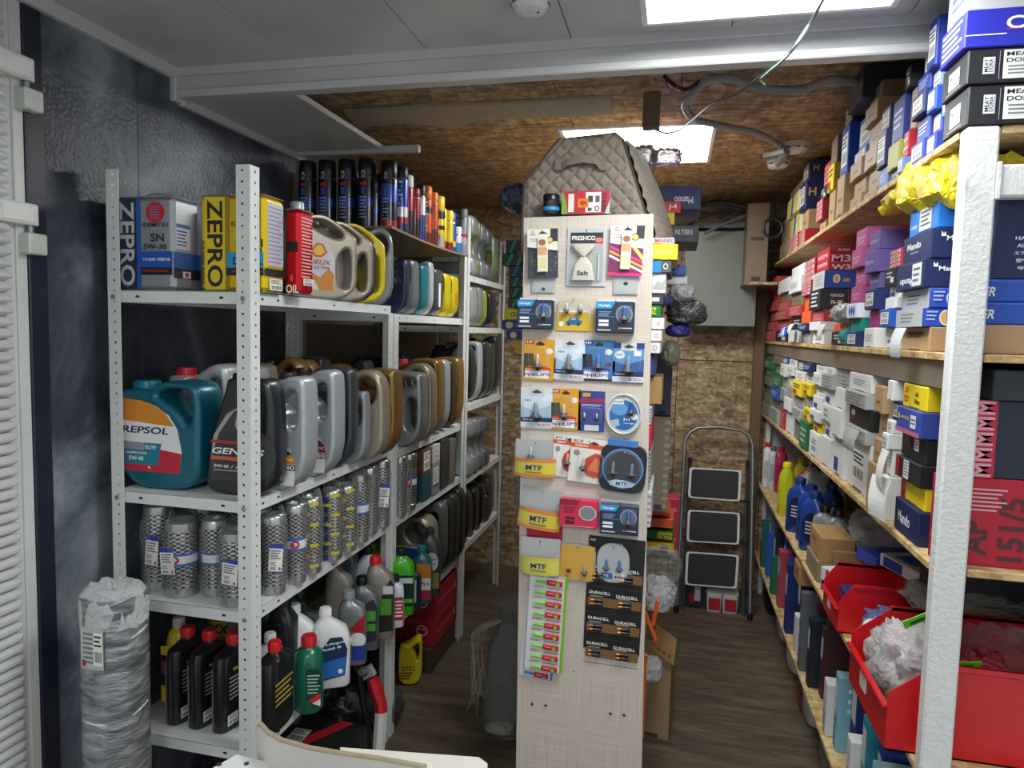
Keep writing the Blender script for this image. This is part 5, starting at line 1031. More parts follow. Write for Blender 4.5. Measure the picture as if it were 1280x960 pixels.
for i, (x0, y0, dx, dy, dz, z, c_, rz, lb, la) in enumerate([(.63, 2.54, .15, .16, .10, ZC+.006, '22306c', .0, 'navy packet standing in the smaller red bin', [('R', .1, .6, .5, .8, 'b8203c')]),
     (.62, 2.84, .15, .10, .10, ZC, 'd0d0d4', .3, 'white red and black carton behind the smaller red bin', [('R', .4, 0, .6, 1, 'c02034'), ('R', .1, .1, .4, .5, '28282c')]), (.66, 2.96, .2, .02, .15, ZC, '8c6c48', 0, 'thin brown card leaning behind the white and red carton', []),
     (.78, 2.86, .2, .14, .12, ZC, '23409c', -.2, 'blue carton with red oval behind the smaller red bin', [('E', .5, .5, .3, .2, 'b8203c')]), (.84, 2.62, .22, .18, .16, ZC, '1f2c60', .15, 'navy carton right of the smaller red bin', [])]):
    carton(x0, x0+dx, y0, y0+dy, z, z+dz, c_, lb, la, rz=rz)
carton(.80, 1.02, 2.56, 2.78, ZC+.18, ZC+.225, 'd4d6d8', 'white carton with blue edge lying tilted on the navy carton', [('R', .1, .1, .6, .9, '2c48a0')], rz=.3, tilt=0, ta=[('R', .1, .3, .4, .8, '3c6cc0'), ('R', .5, .3, .7, .7, '30343c')])
carton(.76, .96, 2.82, 2.98, ZC+.135, ZC+.18, '2c4cb0', 'blue open carton under the tilted white one', rz=.2)
tag(blob('plastic_bag', (.93, 2.36, ZC+.20), (.34, .26, .10), film('grey_clear', 'b8bab4', .45, .15, 22), 33, amp=.35), 'flat clear bag of parts in front of the blue cartons', 'bag')
tag(blob('plastic_bag', (.78, 2.36, ZC+.07), (.30, .20, .14), film('blue_clear', '6c80b8', .45, .15, 20), 34, amp=.35), 'blue tinted clear bag between the two red bins', 'bag')
tag(blob('plastic_bag', (.66, 2.24, ZC+.07), (.14, .10, .16), film('white_bag', 'e4e6e8', .8, .2, 18), 35, amp=.35), 'white crumpled bag hanging out between the red bins', 'bag')
carton(.80, .96, 2.19, 2.30, ZC+.125, ZC+.215, 'c8b428', 'yellow carton with small print beside the large red bin', [('L', .1, .1, .9, .9, 4, '6c6010')], [('L', .1, .2, .9, .8, 4, '6c6010')])
carton(.80, .97, 2.185, 2.31, ZC, ZC+.124, '2c3c64', 'slate blue carton beneath the yellow carton', [])
zz = ZC+.02
for i, (x, y, z, s_, f_, lb) in enumerate([(.66, 1.98, .12, (.20, .26, .20), WRAP, 'cloudy clear bag filling the front of the large red bin'), (.90, 1.98, .12, (.26, .30, .22), CLEAR, 'glossy clear bag at the back of the large red bin'),
      (.78, 1.90, .14, (.16, .14, .14), film('red_print', 'b83848', .6, .2, 26), 'clear bag with red print in the large red bin'), (.62, 1.88, .06, (.10, .10, .08), film('green_print', '7c8c4c', .6, .2, 26), 'small olive packet in the front of the large red bin'), (1.02, 1.88, .15, (.14, .14, .12), film('dark_red_foil', '8c2030', .7, .15, 20), 'dark red foil packet at the right of the large red bin')]):
    tag(blob('parts_bag', (x, y, zz+z), s_, f_, 40+i, amp=.35, fq=3), lb, 'bag', 'bags of parts in the large red bin')
for i, (px, py, rz, lb) in enumerate([(1147, 775, .5, 'bright green header card on a bag left of the white post'), (1220, 852, -.4, 'bright green header card in the bin right of the white post'), (1206, 832, .1, 'green strip card right of the white post above the bin')]):
    p = P(px, py, Y=1.83); b = B(); b.box(-.035, .035, -.001, .001, -.014, .016, M('6cd41c', .4), .0005); b.box(-.02, .02, -.0016, -.001, -.008, .004, M('1c5c2c', .4)); o = b.build('header_card', None, p); o.rotation_euler = (.5, -rz, .1); tag(o, lb, 'card')
# dark things on the back of the fourth shelf right of the post
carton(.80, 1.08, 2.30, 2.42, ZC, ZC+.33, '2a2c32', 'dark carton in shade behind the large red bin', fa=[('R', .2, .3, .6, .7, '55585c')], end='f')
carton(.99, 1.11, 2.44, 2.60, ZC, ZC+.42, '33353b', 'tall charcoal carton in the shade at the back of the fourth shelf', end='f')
# ---- fifth shelf: filter boxes, thin packs
ZD = ZS['D']+.0006
D_items = [(4.86, 4.66, .30, 'c0c4c8'), (4.64, 4.46, .36, '1c5c50'), (4.44, 4.30, .28, '24342f'), (4.28, 4.16, .36, '3c4a58'), (4.14, 4.04, .33, '2c4490')]
names = {'c0c4c8': 'pale', '1c5c50': 'teal', '24342f': 'dark green', '3c4a58': 'slate', '2c4490': 'blue', '1f6a4c': 'green', 'b04858': 'patterned red', 'd4d4d8': 'white', '28408c': 'royal blue', '1c2430': 'black', '5c2c34': 'maroon', '7cb0c0': 'light blue', 'a8ccd4': 'pale aqua', '1e2f6c': 'navy', 'a88658': 'brown', '2a7a8c': 'turquoise', '8c3040': 'dark red', '2c6c38': 'leaf green', '4a2830': 'plum', '60646a': 'grey', '2a58b0': 'medium blue'}
y = 4.72; seq = [('1c5c50', .30, .07), ('24342f', .34, .05), ('60646a', .38, .06), ('2a58b0', .28, .06), ('3c4a58', .40, .08), ('2c4490', .33, .07), ('1c2430', .36, .08), ('1f6a4c', .22, .06), ('2a58b0', .36, .07), ('d4d4d8', .24, .05), ('b04858', .32, .07), ('1f6a4c', .30, .06), ('28408c', .34, .14), ('1f6a4c', .20, .07),
   ('1e2f6c', .36, .06), ('2a58b0', .38, .08), ('24342f', .38, .07), ('d4d4d8', .18, .06), ('5c2c34', .26, .04), ('8c3040', .30, .04), ('2c6c38', .34, .04), ('60646a', .36, .04), ('4a2830', .32, .05), ('1c5c50', .26, .04), ('1c2430', .30, .05), ('2c6c38', .34, .03), ('4a2830', .30, .05)]
ys = y
for i, (c_, h_, t_) in enumerate(seq):
    q = 'dark' if False else names[c_]
    ny = ['far end', 'far part', 'middle', 'near part'][min(3, i*4//len(seq))]
    lb = '%s thin upright carton, %s from the far end, lowest right shelf' % (q, ['first', 'second', 'third', 'fourth', 'fifth', 'sixth', 'seventh', 'eighth', 'ninth', 'tenth', 'eleventh', 'twelfth', 'thirteenth', 'fourteenth', 'fifteenth', 'sixteenth', 'seventeenth', 'eighteenth', 'nineteenth', 'twentieth', 'twenty-first', 'twenty-second', 'twenty-third', 'twenty-fourth', 'twenty-fifth', 'twenty-sixth', 'twenty-seventh'][i])
    la = [('L', .2, .2, .8, .8, 3, shade(c_, 1.7))] if i % 2 else [('R', .15, .55, .85, .85, 'c8ccd0')]
    carton(.605+.012*(i*5 % 7), .605+.012*(i*5 % 7)+.28, ys-t_, ys, ZD, ZD+h_, c_, lb, la, group='upright thin cartons on the lowest right shelf')
    ys -= t_+.0035
carton(.60, .80, 3.30, 3.44, ZD+.365, ZD+.455, 'a88658', 'brown carton with orange print on top of the upright ones, lowest right shelf', [('R', .3, .3, .7, .7, 'a0502c')])
# near part: bigger filter cartons, light blue and white
near = [(.615, .90, 2.70, 2.77, 0, .20, 'd4d4d8', 'white stack of thin cards on the lowest right shelf'), (.63, .95, 2.60, 2.66, 0, .28, '7cb0c0', 'light blue filter carton on its edge, lowest right shelf'), (.66, .98, 2.46, 2.56, 0, .34, '1e2f6c', 'navy filter carton with white label, lowest right shelf'),
        (.62, .92, 2.36, 2.42, 0, .18, 'd8dadc', 'white filter carton near the shelf edge, lowest right shelf'), (.64, .96, 2.26, 2.33, 0, .30, '2a8aa0', 'turquoise filter carton with handwriting, lowest right shelf'), (.66, .98, 2.17, 2.235, 0, .27, '24409c', 'blue filter carton next to the turquoise one'),
        (.62, .96, 2.06, 2.14, 0, .26, 'a8ccd4', 'pale aqua filter carton, lowest right shelf'), (.66, .98, 1.95, 2.03, 0, .24, 'b8bcc0', 'grey filter carton under the large red bin'), (.64, .97, 1.83, 1.92, 0, .26, '24304c', 'dark navy filter carton closest to the post, lowest right shelf')]
for x0, x1, y0, y1, z, h_, c_, lb in near:
    carton(x0, x1, y0, y1, ZD, ZD+h_, c_, lb, [('R', .15, .5, .85, .9, 'd8dadc'), ('L', .2, .1, .8, .45, 3, shade(c_, .5))], [('T', 'Астра', .25, .6, .2, '20242c', 20, .3), ('R', .5, .3, .9, .7, 'c8ccd0')] if 'handwriting' in lb else [('L', .1, .5, .5, .9, 3, shade(c_, 1.5))], rz=R(-3), ta=[('R', .1, .3, .4, .7, 'c8ccd0')])
# below: buckets and canisters on the floor under the lowest shelf
def canister(x, y, w_, d_, h_, col, label, green=False):
    T = thing('canister', label, 'canister', (x, y, 0)); a, c_ = w_/2, d_/2
    b = B(); m_ = M(col, .35, var=.06, trans=.2 if green else 0)
    b.loft([(0, a*.88, c_*.88, 0, 0, 5), (.01, a*.94, c_*.94, 0, 0, 5), (h_*.74, a, c_, 0, 0, 5), (h_*.84, a*.9, c_*.9, 0, 0, 4), (h_*.9, a*.5, c_*.5, 0, 0, 3)], m_); b.build('body', T)
    b = B(); b.lathe([(.03, h_*.89), (.03, h_*.96), (.027, h_*.97)], M('d0d2d4', .4), 16); b.build('cap', T)
    if green: b = B(); b.loft([(.008, a*.945, c_*.945, 0, 0, 5), (h_*.50, a*1.005, c_*1.005, 0, 0, 5)], M('1c6c3c', .2, trans=.2, coat=.4), cap=False); b.build('green_liquid', T)
    return T
canister(.82, 4.32, .30, .24, .27, 'd4d4d2', 'white canister under the right shelves, farthest of three'); canister(.83, 3.92, .32, .28, .27, 'd6d6d4', 'white canister under the right shelves, middle of three')
c_ = canister(.80, 3.42, .28, .28, .27, 'd0d0cc', 'white canister with dark red label under the right shelves'); b = B(); art(b, [('P', [(.1, .05), (.5, .1), (.6, .8), (.2, .7)], '7c1c28')], .26, .27, frame('l', -.142, .13)); b.build('label', c_)
canister(.80, 2.88, .30, .30, .27, 'a8b8ac', 'round shouldered canister with green liquid under the right shelves', True)
jug('loop', .80, 4.62, 0.001, .16, .27, .12, '15171b', '101214', 'black jug on the floor at the far end under the right shelves', [])
canister(.82, 3.14, .26, .2, .26, '1c1e20', 'black canister between the red labelled and the green ones')
# ================================================================ GOODS HUNG ON THE PILLAR PANEL
YP0 = 2.2985
def pack(px0, py0, px1, py1, label, items=(), t=.004, rot=0., cat='package', name='blister_pack', shape='rect', col='d8dadc', off=0., group='hung packs on the pillar', hook=True):
    a = P(px0, py0, Y=YP0-off); c = P(px1, py1, Y=YP0-off); W = c.x-a.x; H = a.z-c.z
    T = thing(name, label, cat, (a.x+W/2, YP0-off-t, c.z+H/2), 0, group); T.rotation_euler = (0, R(-rot), 0)
    b = B(); m_ = M(col, .4, var=.03)
    if shape == 'rect': pr = [(-W/2, -H/2), (W/2, -H/2), (W/2, H/2), (-W/2, H/2)]
    elif shape == 'soft': pr = [(W/2*math.copysign(abs(math.cos(q))**.45, math.cos(q)), H/2*math.copysign(abs(math.sin(q))**.45, math.sin(q))) for q in [2*PI*j/28 for j in range(28)]]
    elif shape == 'round': pr = [(W/2*math.copysign(abs(math.cos(q))**.8, math.cos(q)), H/2*math.copysign(abs(math.sin(q))**.8, math.sin(q))) for q in [2*PI*j/32 for j in range(32)]]
    elif shape == 'torn':
        pr = [(-W/2, -H/2+.02)]+[(-W/2+W*i/12, -H/2+.012*math.sin(i*1.7)+.012*(i < 3)+.01*(i > 10)) for i in range(1, 12)]+[(W/2, -H/2+.018), (W/2, H/2), (-W/2, H/2)]
    b.ring([[(x, t, z) for x, z in pr], [(x, 0, z) for x, z in pr]], m_, False); b.build('card', T)
    if items: b = B(); art(b, items, W, H, frame('f', -W/2, 0, -H/2)); b.build('print', T)
    if hook:
        b = B(); b.tube([(0, t+off, H/2-.012), (0, -.016, H/2-.010), (0, -.020, H/2-.004)], .0016, STEEL, 6); b.build('hook', T)
    T['w'] = W; T['h'] = H; return T, W, H
def shell_(T, x0, x1, z0, z1, d, mat=None, n=16, e=5, name='clear_shell'):
    b = B(); cx, cz = (x0+x1)/2, (z0+z1)/2; rg = []
    for k, yy in ((1, 0), (.98, -d*.7), (.9, -d)):
        rg.append([(cx+(x1-x0)/2*k*math.copysign(abs(math.cos(q))**(2/e), math.cos(q)), yy-.0008, cz+(z1-z0)/2*k*math.copysign(abs(math.sin(q))**(2/e), math.sin(q))) for q in [2*PI*j/n for j in range(n)]][::-1])
    b.ring(rg, mat or BLIST, False, False); b.add(rg[-1], [tuple(range(n))], mat or BLIST); return b.build(name, T)
def bulb(T, x, z, s, tint='c8d4dc', y=-.008):
    s = s*1.6; z = z-s*.25; y = y-.004
    b = B(); b.lathe([(.5*s, 0), (.5*s, .10*s), (.30*s, .12*s), (.28*s, .34*s)], DSTEEL, 14, (x, y, z)); b.lathe([(.16*s, -.35*s), (.2*s, -.3*s), (.2*s, 0)], M('3a3c40', .4, .5), 10, (x, y, z)); o = b.build('bulb_base', T)
    b = B(); b.lathe([(.18*s, .34*s), (.19*s, .9*s), (.16*s, 1.1*s), (.07*s, 1.22*s)], M(tint, .08, .1, coat=.6), 14, (x, y, z)); b.build('bulb_glass', T)
def fr(label, W_, base, cols): pass
# row 1 : air fresheners
gl = [('R', 0, 0, 1, 1, '3c4048')]+[('E', random.random()*.9+.05, random.random()*.55+.05, .012, .006, 'b8bcc8') for _ in range(60)]+[('P', [(0, .64), (1, .55), (1, 1), (0, 1)], 'e6e4dc'), ('R', .76, .74, 1, 1, '33363c'), ('P', [(.36, .90), (.5, .96), (.68, .90)], '2b2d31'), ('P', [(.10, .88), (.18, .98), (.27, .88)], '8c8c86'), ('P', [(.14, .90), (.18, .95), (.23, .90)], 'e6e4dc'), ('L', .1, .74, .66, .82, 2, 'a8a69c'), ('E', .74, .77, .12, .07, '2b2d31'), ('E', .74, .77, .095, .056, 'e0c468')]
def vial(T, x, z0, z1, w_):
    b = B(); b.box(x-w_/2, x+w_/2, -.014, -.001, z0, z1, M('e8dccb', .2, coat=.5), .002); b.build('vial', T)
    b = B(); h = z1-z0; b.box(x-w_*.44, x+w_*.44, -.0146, -.014, z0+h*.5, z0+h*.72, M('d8a478', .4)); b.box(x-w_*.44, x+w_*.44, -.0146, -.014, z0+h*.12, z0+h*.42, M('d8dca8', .15, coat=.6)); b.add([(x+w_*.36*math.cos(2*PI*j/14), -.0147, z0+h*.86+h*.09*math.sin(2*PI*j/14)) for j in range(14)], [tuple(range(14))], M('a06c48', .4)); b.build('vial_label', T)
pack(662, 286, 692, 330, 'yellow card edge showing behind the dark glitter air freshener', (), t=.002, rot=3, col='d8d01c', hook=False)
T, W, H = pack(666, 330, 694, 366, 'grey packet with orange mark below the glitter air freshener', [('R', .1, .62, .9, 1, '33363a'), ('R', .36, .66, .64, .86, 'd8a028'), ('E', .5, .12, .08, .06, '303236')], t=.005, col='b4b6b8'); shell_(T, -W*.45, W*.45, -H*.45, H*.2, .008)
T, W, H = pack(661, 287, 697, 348, 'air freshener card with dark glitter print and white top', gl, rot=2, off=.012, name='air_freshener'); vial(T, 0, -H*.38, H*.32, W*.34)
T, W, H = pack(768, 330, 797, 368, 'grey glitter packet below the pink striped air freshener', [('R', .1, .72, .8, 1, '33363a'), ('R', .34, .76, .6, .9, 'd8a028'), ('E', .5, .35, .1, .06, '202226')], t=.005, col='b4b6b8'); shell_(T, -W*.45, W*.45, -H*.45, H*.2, .008)
st_ = [('R', 0, 0, 1, 1, '7c2c5c')]+[('P', [(0, .55-.09*i), (1, .15-.09*i+.1), (1, .20-.09*i+.1), (0, .60-.09*i)], c_) for i, c_ in enumerate(('e83c8c', 'e8b03c', 'f0e8e8', '5c3c9c', 'd82c6c'))]+[('P', [(.6, .62), (1, .3), (1, .4), (.7, .65)], 'e8e060'), ('R', 0, 0, 1, .06, 'e02c7c')]+gl[-10:]
st_[-9] = ('R', .76, .74, 1, 1, '4c2c4c')
T, W, H = pack(763, 282, 803, 345, 'air freshener card with pink and purple light streaks', [i for i in st_ if not (i[0] == 'P' and min(q[1] for q in i[1]) < 0)], rot=-2, off=.012, name='air_freshener'); vial(T, 0, -H*.38, H*.32, W*.30)
T, W, H = pack(710, 286, 756, 358, 'air freshener in clear tray lettered FRESHCO with a sack of salt', [('R', .05, .06, .95, .99, 'b8bcc0'), ('R', .08, .74, .92, .93, '2c2e32'), ('T', 'FRESHCO', .42, .835, .075, 'f4f4f4', 0, .60), ('E', .82, .80, .10, .045, 'd8785c'), ('R', .08, .71, .92, .735, 'e8787c'), ('R', .08, .08, .92, .71, 'a6aaac')], t=.004, name='air_freshener', col='c0c4c8')
b = B(); b.loft([(-H*.40, W*.30, .008, -W*.06, -.012, 4), (-H*.12, W*.22, .010, -W*.06, -.012, 3), (-H*.0, W*.07, .006, -W*.06, -.012, 2.5), (H*.03, W*.06, .006, -W*.06, -.012, 2.5), (H*.14, W*.26, .008, -W*.06, -.012, 3), (H*.22, W*.30, .008, -W*.06, -.012, 3)], M('d4cec0', .8, bump=.4, bscale=300), 20); b.build('salt_sack', T)
b = B(); art(b, [('T', 'Salt', .5, .5, .8, '2c2a28', 0, .8)], W*.36, H*.10, frame('f', -W*.24, -.0215, -H*.33)); b.build('lettering', T)
b = B(); b.tube([(-W*.06+W*.13*math.cos(q), -.012+.008*math.sin(q), H*.015) for q in [2*PI*j/12 for j in range(12)]], .0015, M('b89878', .7), 6, True); b.build('string', T)
b = B(); b.tube([(W*.32, -.006, -H*.4), (W*.33, -.006, H*.05)], .003, M('c8ccd0', .2), 8); b.build('scent_stick', T); shell_(T, -W*.46, W*.46, -H*.46, H*.24, .024)
# row 2 : boxed bulbs
def clear_light(px0, py0, px1, py1, label, round_=True, **k):
    T, W, H = pack(px0, py0, px1, py1, label, (), t=.002, name='bulb_box', **k)
    b = B(); b.box(-W/2, W/2, -.036, 0, -H/2, H*.42, M('1c2c44', .3, var=.1, coat=.3), .003); b.build('carton', T)
    b = B(); art(b, [('P', [(0, .78), (.40, .78), (.50, .98), (0, .98)], '2c9ad8'), ('T', 'Clearlight', .22, .87, .09, 'f0f4f8', 0, .32), ('P', [(.05, .55), (.5, .53), (.5, .50), (.05, .52)], '3c70b0'), ('L', .08, .54, .4, .70, 3, '8ca0b8'), ('R', .08, .34, .34, .42, 'e8eaec'), ('R', .08, .22, .34, .30, 'e8eaec'), ('R', .60, .13, .66, .19, 'c89038'), ('L', .68, .12, .95, .2, 1, 'c8ccd0'), ('L', .05, .05, .4, .14, 1, 'c8ccd0'), ('E', .74, .60, .22, .27, '8c9aac'), ('E', .74, .60, .19, .235, '55667c')], W, H*.92, frame('f', -W/2, -.0362, -H/2)); b.build('print', T)
    bulb(T, W*.24, -H*.02, .022, '3c5cb0', -.037); shell_(T, W*.05, W*.45, -H*.2, H*.32, .008).location = (0, -.036, 0)
    return T
clear_light(650, 372, 693, 412, 'dark blue Clearlight bulb box at the left end of the second row'); clear_light(747, 374, 793, 417, 'dark blue Clearlight bulb box at the right end of the second row'); clear_light(752, 623, 798, 667, 'dark blue Clearlight bulb box low on the right, under the round one')
T, W, H = pack(697, 371, 738, 414, 'yellow bulb pack printed with a blue car under a clear dome', [('P', [(.02, .0), (.98, .0), (.94, .55), (.06, .55)], 'd4b02c'), ('P', [(.06, .55), (.94, .55), (.93, .60), (.07, .60)], 'e8e6e0'), ('P', [(.28, .18), (.72, .18), (.76, .28), (.66, .33), (.60, .40), (.40, .40), (.34, .30), (.27, .27)], '2c6ca8'), ('P', [(.42, .32), (.58, .32), (.56, .38), (.44, .38)], 'a8c8e0'), ('E', .36, .19, .045, .045, '22262c'), ('E', .64, .19, .045, .045, '22262c'), ('E', .14, .2, .07, .08, 'f0f0f0'), ('T', 'LUX', .5, .48, .06, '8c2c20', 0, .34)], t=.003, shape='soft', col='c8c0a8'); shell_(T, -W*.45, W*.45, -H*.05, H*.46, .03, n=20, e=3); bulb(T, -W*.2, H*.12, .014); bulb(T, W*.2, H*.12, .014)
pack(695, 392, 742, 414, 'yellow bulb pack edge behind the one with the blue car', (), t=.002, col='c8ac24', hook=False)
# rows 3, 4 : bulb blisters
def philips(px0, py0, px1, py1, label, num='H7', rot=0, blue=False):
    base = 'd89a1c' if not blue else '3a78b0'
    it = [('R', 0, 0, 1, 1, base), ('P', [(0, .1), (.35, .1), (.30, .66), (0, .66)], '4a4428' if not blue else '16243c'), ('R', .05, .89, .30, .99, 'a8281c' if not blue else '1c3080'), ('T', num, .175, .94, .07, 'f0f0f0', 0, .18), ('P', [(.36, .89), (.5, .96), (.66, .89), (.6, .86), (.42, .86)], '2b2d31'), ('E', .80, .72, .11, .075, 'e4e0d4'),
          ('P', [(.04, .20), (.82, .16), (.86, .30), (.50, .36), (.04, .33)], 'c8401c' if not blue else '28409c'), ('P', [(.04, .26), (.80, .22), (.82, .26), (.04, .29)], 'e8a088' if not blue else '8098d0'), ('P', [(.04, .06), (.80, .04), (.82, .22), (.04, .24)], 'eceae4'), ('T', 'PHILIPS', .43, .14, .08, '2450a0', 2, .66)]
    if blue: it += [('P', [(.08, 0), (.95, 0), (.9, .05), (.1, .05)], '22262c'), ('R', .70, .38, .9, .46, '7c2c3c')]
    T, W, H = pack(px0, py0, px1, py1, label, it, rot=rot, name='bulb_blister', col=base); bulb(T, -W*.05 if not blue else -.0, -H*.10, .022, 'c8c4b4' if not blue else '4c78c8'); shell_(T, -W*.35, W*.28, -H*.2, H*.34, .02); return T
def bosch(px0, py0, px1, py1, label, num='', rot=0, white=True):
    bg = 'a8c4dc' if white else '2c5c9c'
    it = [('R', 0, 0, 1, 1, bg), ('P', [(0, .55), (.4, .45), (1, .6), (1, .85), (0, .9)], 'd4e2ec' if white else '5c94c8'), ('R', .0, .86, 1, 1, 'd4d8dc' if white else '1f3c7c'), ('R', .25, .80, .75, 1, 'c8cdd2'), ('P', [(.34, .90), (.5, .96), (.68, .90), (.6, .87), (.42, .87)], '3b3d41'), ('E', .22, .70, .16, .10, 'dde6ee'), ('T', num or 'H8.4', .22, .70, .055, '3c5078', 0, .2), ('R', .68, .68, .90, .80, 'e8ecf0'), ('R', 0, .17, 1, .28, '1c3468'), ('T', 'Pure Light', .25, .225, .05, 'e8ecf4', 0, .34), ('R', 0, .03, 1, .17, 'd8dade'), ('T', 'BOSCH', .74, .10, .075, 'b81c28', 0, .40)]
    T, W, H = pack(px0, py0, px1, py1, label, it, rot=rot, name='bulb_blister', col='d0d4d8'); bulb(T, -W*.0, -H*.12, .026, '8c98a4'); shell_(T, -W*.42, W*.42, -H*.22, H*.34, .022); return T
philips(656, 424, 694, 476, 'orange PHILIPS H7 bulb blister, first in the third row'); bosch(694, 424, 730, 477, 'pale blue BOSCH bulb blister between orange and dark blue PHILIPS ones', rot=-1)
philips(729, 425, 768, 477, 'dark blue PHILIPS H4 bulb blister in the third row', 'H4', blue=True); bosch(767, 428, 804, 480, 'deep blue BOSCH H7 blister, last in the third row', 'H7', white=False)
bosch(652, 484, 690, 537, 'pale BOSCH bulb blister in white frame, first in the fourth row', rot=1); philips(690, 485, 725, 538, 'orange PHILIPS H7 bulb blister, second in the fourth row', rot=2)
T, W, H = pack(724, 488, 755, 540, 'purple blue pack of two small bulbs in the fourth row', [('R', 0, 0, 1, 1, '38408c'), ('P', [(.02, .70), (.98, .74), (.98, .82), (.02, .80)], 'b0243c'), ('R', .15, .86, .45, .95, 'c8a030'), ('L', .1, .62, .9, .68, 2, 'c0c4e0'), ('R', .25, .02, .8, .16, 'd8dae0')], shape='soft', name='bulb_blister', col='a8acc8'); bulb(T, -W*.25, -H*.14, .010, 'e0e2c8', -.004); bulb(T, W*.22, -H*.14, .010, 'e0e2c8', -.004); shell_(T, -W*.42, W*.42, -H*.3, H*.1, .012)
T, W, H = pack(759, 491, 801, 543, 'round clear case with blue H4 bulb card in the fourth row', (), t=.014, shape='round', name='bulb_case', col='c4c8c8')
b = B(); art(b, [('P', [(.5+.40*math.cos(q), .47+.38*math.sin(q)) for q in [2*PI*j/26 for j in range(26)]], '2468ac'), ('E', .38, .62, .24, .16, '5c98cc'), ('R', .20, .74, .50, .86, 'e4e8ec'), ('T', 'PHILIPS', .35, .80, .05, '2450a0', 0, .24), ('E', .80, .44, .10, .08, 'dfe6ec'), ('T', 'H4', .60, .37, .09, 'f0f4f8', 0, .18), ('T', 'white light', .66, .27, .045, 'f0f4f8', 0, .3), ('P', [(.12, .32), (.36, .38), (.40, .22), (.22, .14)], 'a8b4bc')], W, H, frame('f', -W/2, -.0005, -H/2)); b.build('print', T)
b = B(); b.tube([(W*.49*math.cos(q), -.004, H*.49*math.sin(q)) for q in [2*PI*j/28 for j in range(28)]], .003, M('d0d2d0', .3), 6, True); b.build('rim', T); bulb(T, W*.22, H*.10, .018, '1c50a8', -.006)
# row 5, 6, 7 : MTF cups and others
def cup(px0, py0, px1, py1, label, band='d8842c', mid='d8c838', rot=0, off=0):
    T, W, H = pack(px0, py0, px1, py1, label, (), t=.001, name='bulb_cup', rot=rot, off=off, col='b0b4b4')
    r_ = W*.60; d_ = .030
    def arc(z0, z1, mat, k=1.):
        b = B(); n = 14; rg = []
        for i in range(n+1):
            u = -1+2*i/n; rg.append((u*W/2*k, -d_*math.sqrt(max(0, 1-u*u*.92))*k-.0005))
        b.add([(x, y, z) for x, y in rg for z in (z0, z1)], [(2*i, 2*i+2, 2*i+3, 2*i+1) for i in range(n)], mat, True); return b
    arc(-H*.5, -H*.02, M(mid, .35), 1).build('paper_band', T)
    o = B(); o2 = arc(-H*.10, -H*.0, M(band, .35), 1.01); o2.build('stripe', T)
    arc(-H*.5, -H*.42, M(band, .35), 1.01).build('stripe', T)
    arc(-H*.5, H*.44, BLIST, 1.03).build('clear_cup', T)
    b = B(); art(b, [('T', 'MTF', .5, .62, .42, '2c4880', 0, .40), ('L', .3, .12, .7, .3, 1, '5c6840')], W, H*.34, frame('f', -W/2, -d_*1.06, -H*.44)); b.build('lettering', T)
    return T, W, H
T, W, H = cup(645, 548, 695, 596, 'clear MTF bulb cup with orange and yellow band, fifth row left', rot=0); bulb(T, -W*.1, H*.08, .02, 'c0c4c8', -.016)
cup(651, 608, 702, 662, 'clear MTF bulb cup with orange and yellow band hanging tilted below', rot=-6)
pack(659, 655, 703, 676, 'dark pink card edge showing between the two MTF cups', (), t=.002, col='b02048', hook=False)
cup(652, 670, 699, 718, 'clear MTF bulb cup with plain yellow band, seventh row left', band='d0c848', mid='d8d04c', off=.02)
os_ = lambda n: [('R', 0, 0, 1, 1, 'e2dfd8'), ('T', n, .20, .93, .06, '2c2c30', 0, .26), ('R', 0, .78, 1, .88, 'd84c24'), ('T', 'OSRAM', .3, .83, .05, 'f0f0f0', 0, .36), ('E', .18, .66, .09, .07, '8c8c8c'), ('P', [(.98, .18), (.98, .66), (.7, .70), (.45, .56), (.36, .38), (.48, .18), (.7, .12)], 'c4401c'), ('P', [(.5, .3), (.9, .25), (.9, .5), (.7, .6)], 'e07848'), ('P', [(.5, .90), (.62, .95), (.78, .90), (.66, .87)], '3a3c40')]
T, W, H = pack(692, 543, 722, 597, 'white and orange OSRAM H7 blister half covered by its neighbour', os_('H7'), name='bulb_blister', rot=-3); bulb(T, W*.1, -H*.1, .018, 'c89078')
T, W, H = pack(713, 547, 757, 605, 'white and orange OSRAM blister with bulb, fifth row centre', os_('BLUE'), name='bulb_blister', rot=-4, off=.008); bulb(T, -W*.1, -H*.12, .018, 'c8b8b0'); shell_(T, -W*.28, W*.45, -H*.35, H*.22, .02)
T, W, H = pack(751, 553, 807, 616, 'square black MTF case with round window and blue ring', (), t=.022, shape='soft', name='bulb_case', rot=-3, col='1f2226')
b = B(); n = 30
for k, c_ in ((1, '5a90d8'), (.93, '30343a')): b.add([(W*.44*k*math.cos(2*PI*j/n), -.0008-.0004*(k < 1), H*.42*k*math.sin(2*PI*j/n)) for j in range(n)], [tuple(range(n))], M(c_, .3))
b.build('window', T)
b = B(); b.add([(x*W*.42, -.002, -H*.40+z*H*.16) for x, z in ((-.55, .2), (-.7, .7), (-.3, 1), (.3, 1), (.7, .7), (.55, .2), (0, 0))], [tuple(range(7))][:1], M('c8dcec', .4)); b.build('badge', T)
b = B(); art(b, [('T', 'MTF', .5, .5, .6, '2c5890', 0, .7)], W*.34, H*.13, frame('f', -W*.17, -.0024, -H*.38)); b.build('lettering', T)
b = B(); b.box(-W*.36, W*.28, -.001, .003, H*.46, H*.60, M('3c78c0', .4), .001); b.build('hang_tab', T); bulb(T, -W*.2, -H*.05, .02, '5c7c98', -.004); bulb(T, W*.2, -H*.05, .02, '5c7c98', -.004); shell_(T, -W*.4, W*.4, -H*.39, H*.39, .012, n=26, e=2)
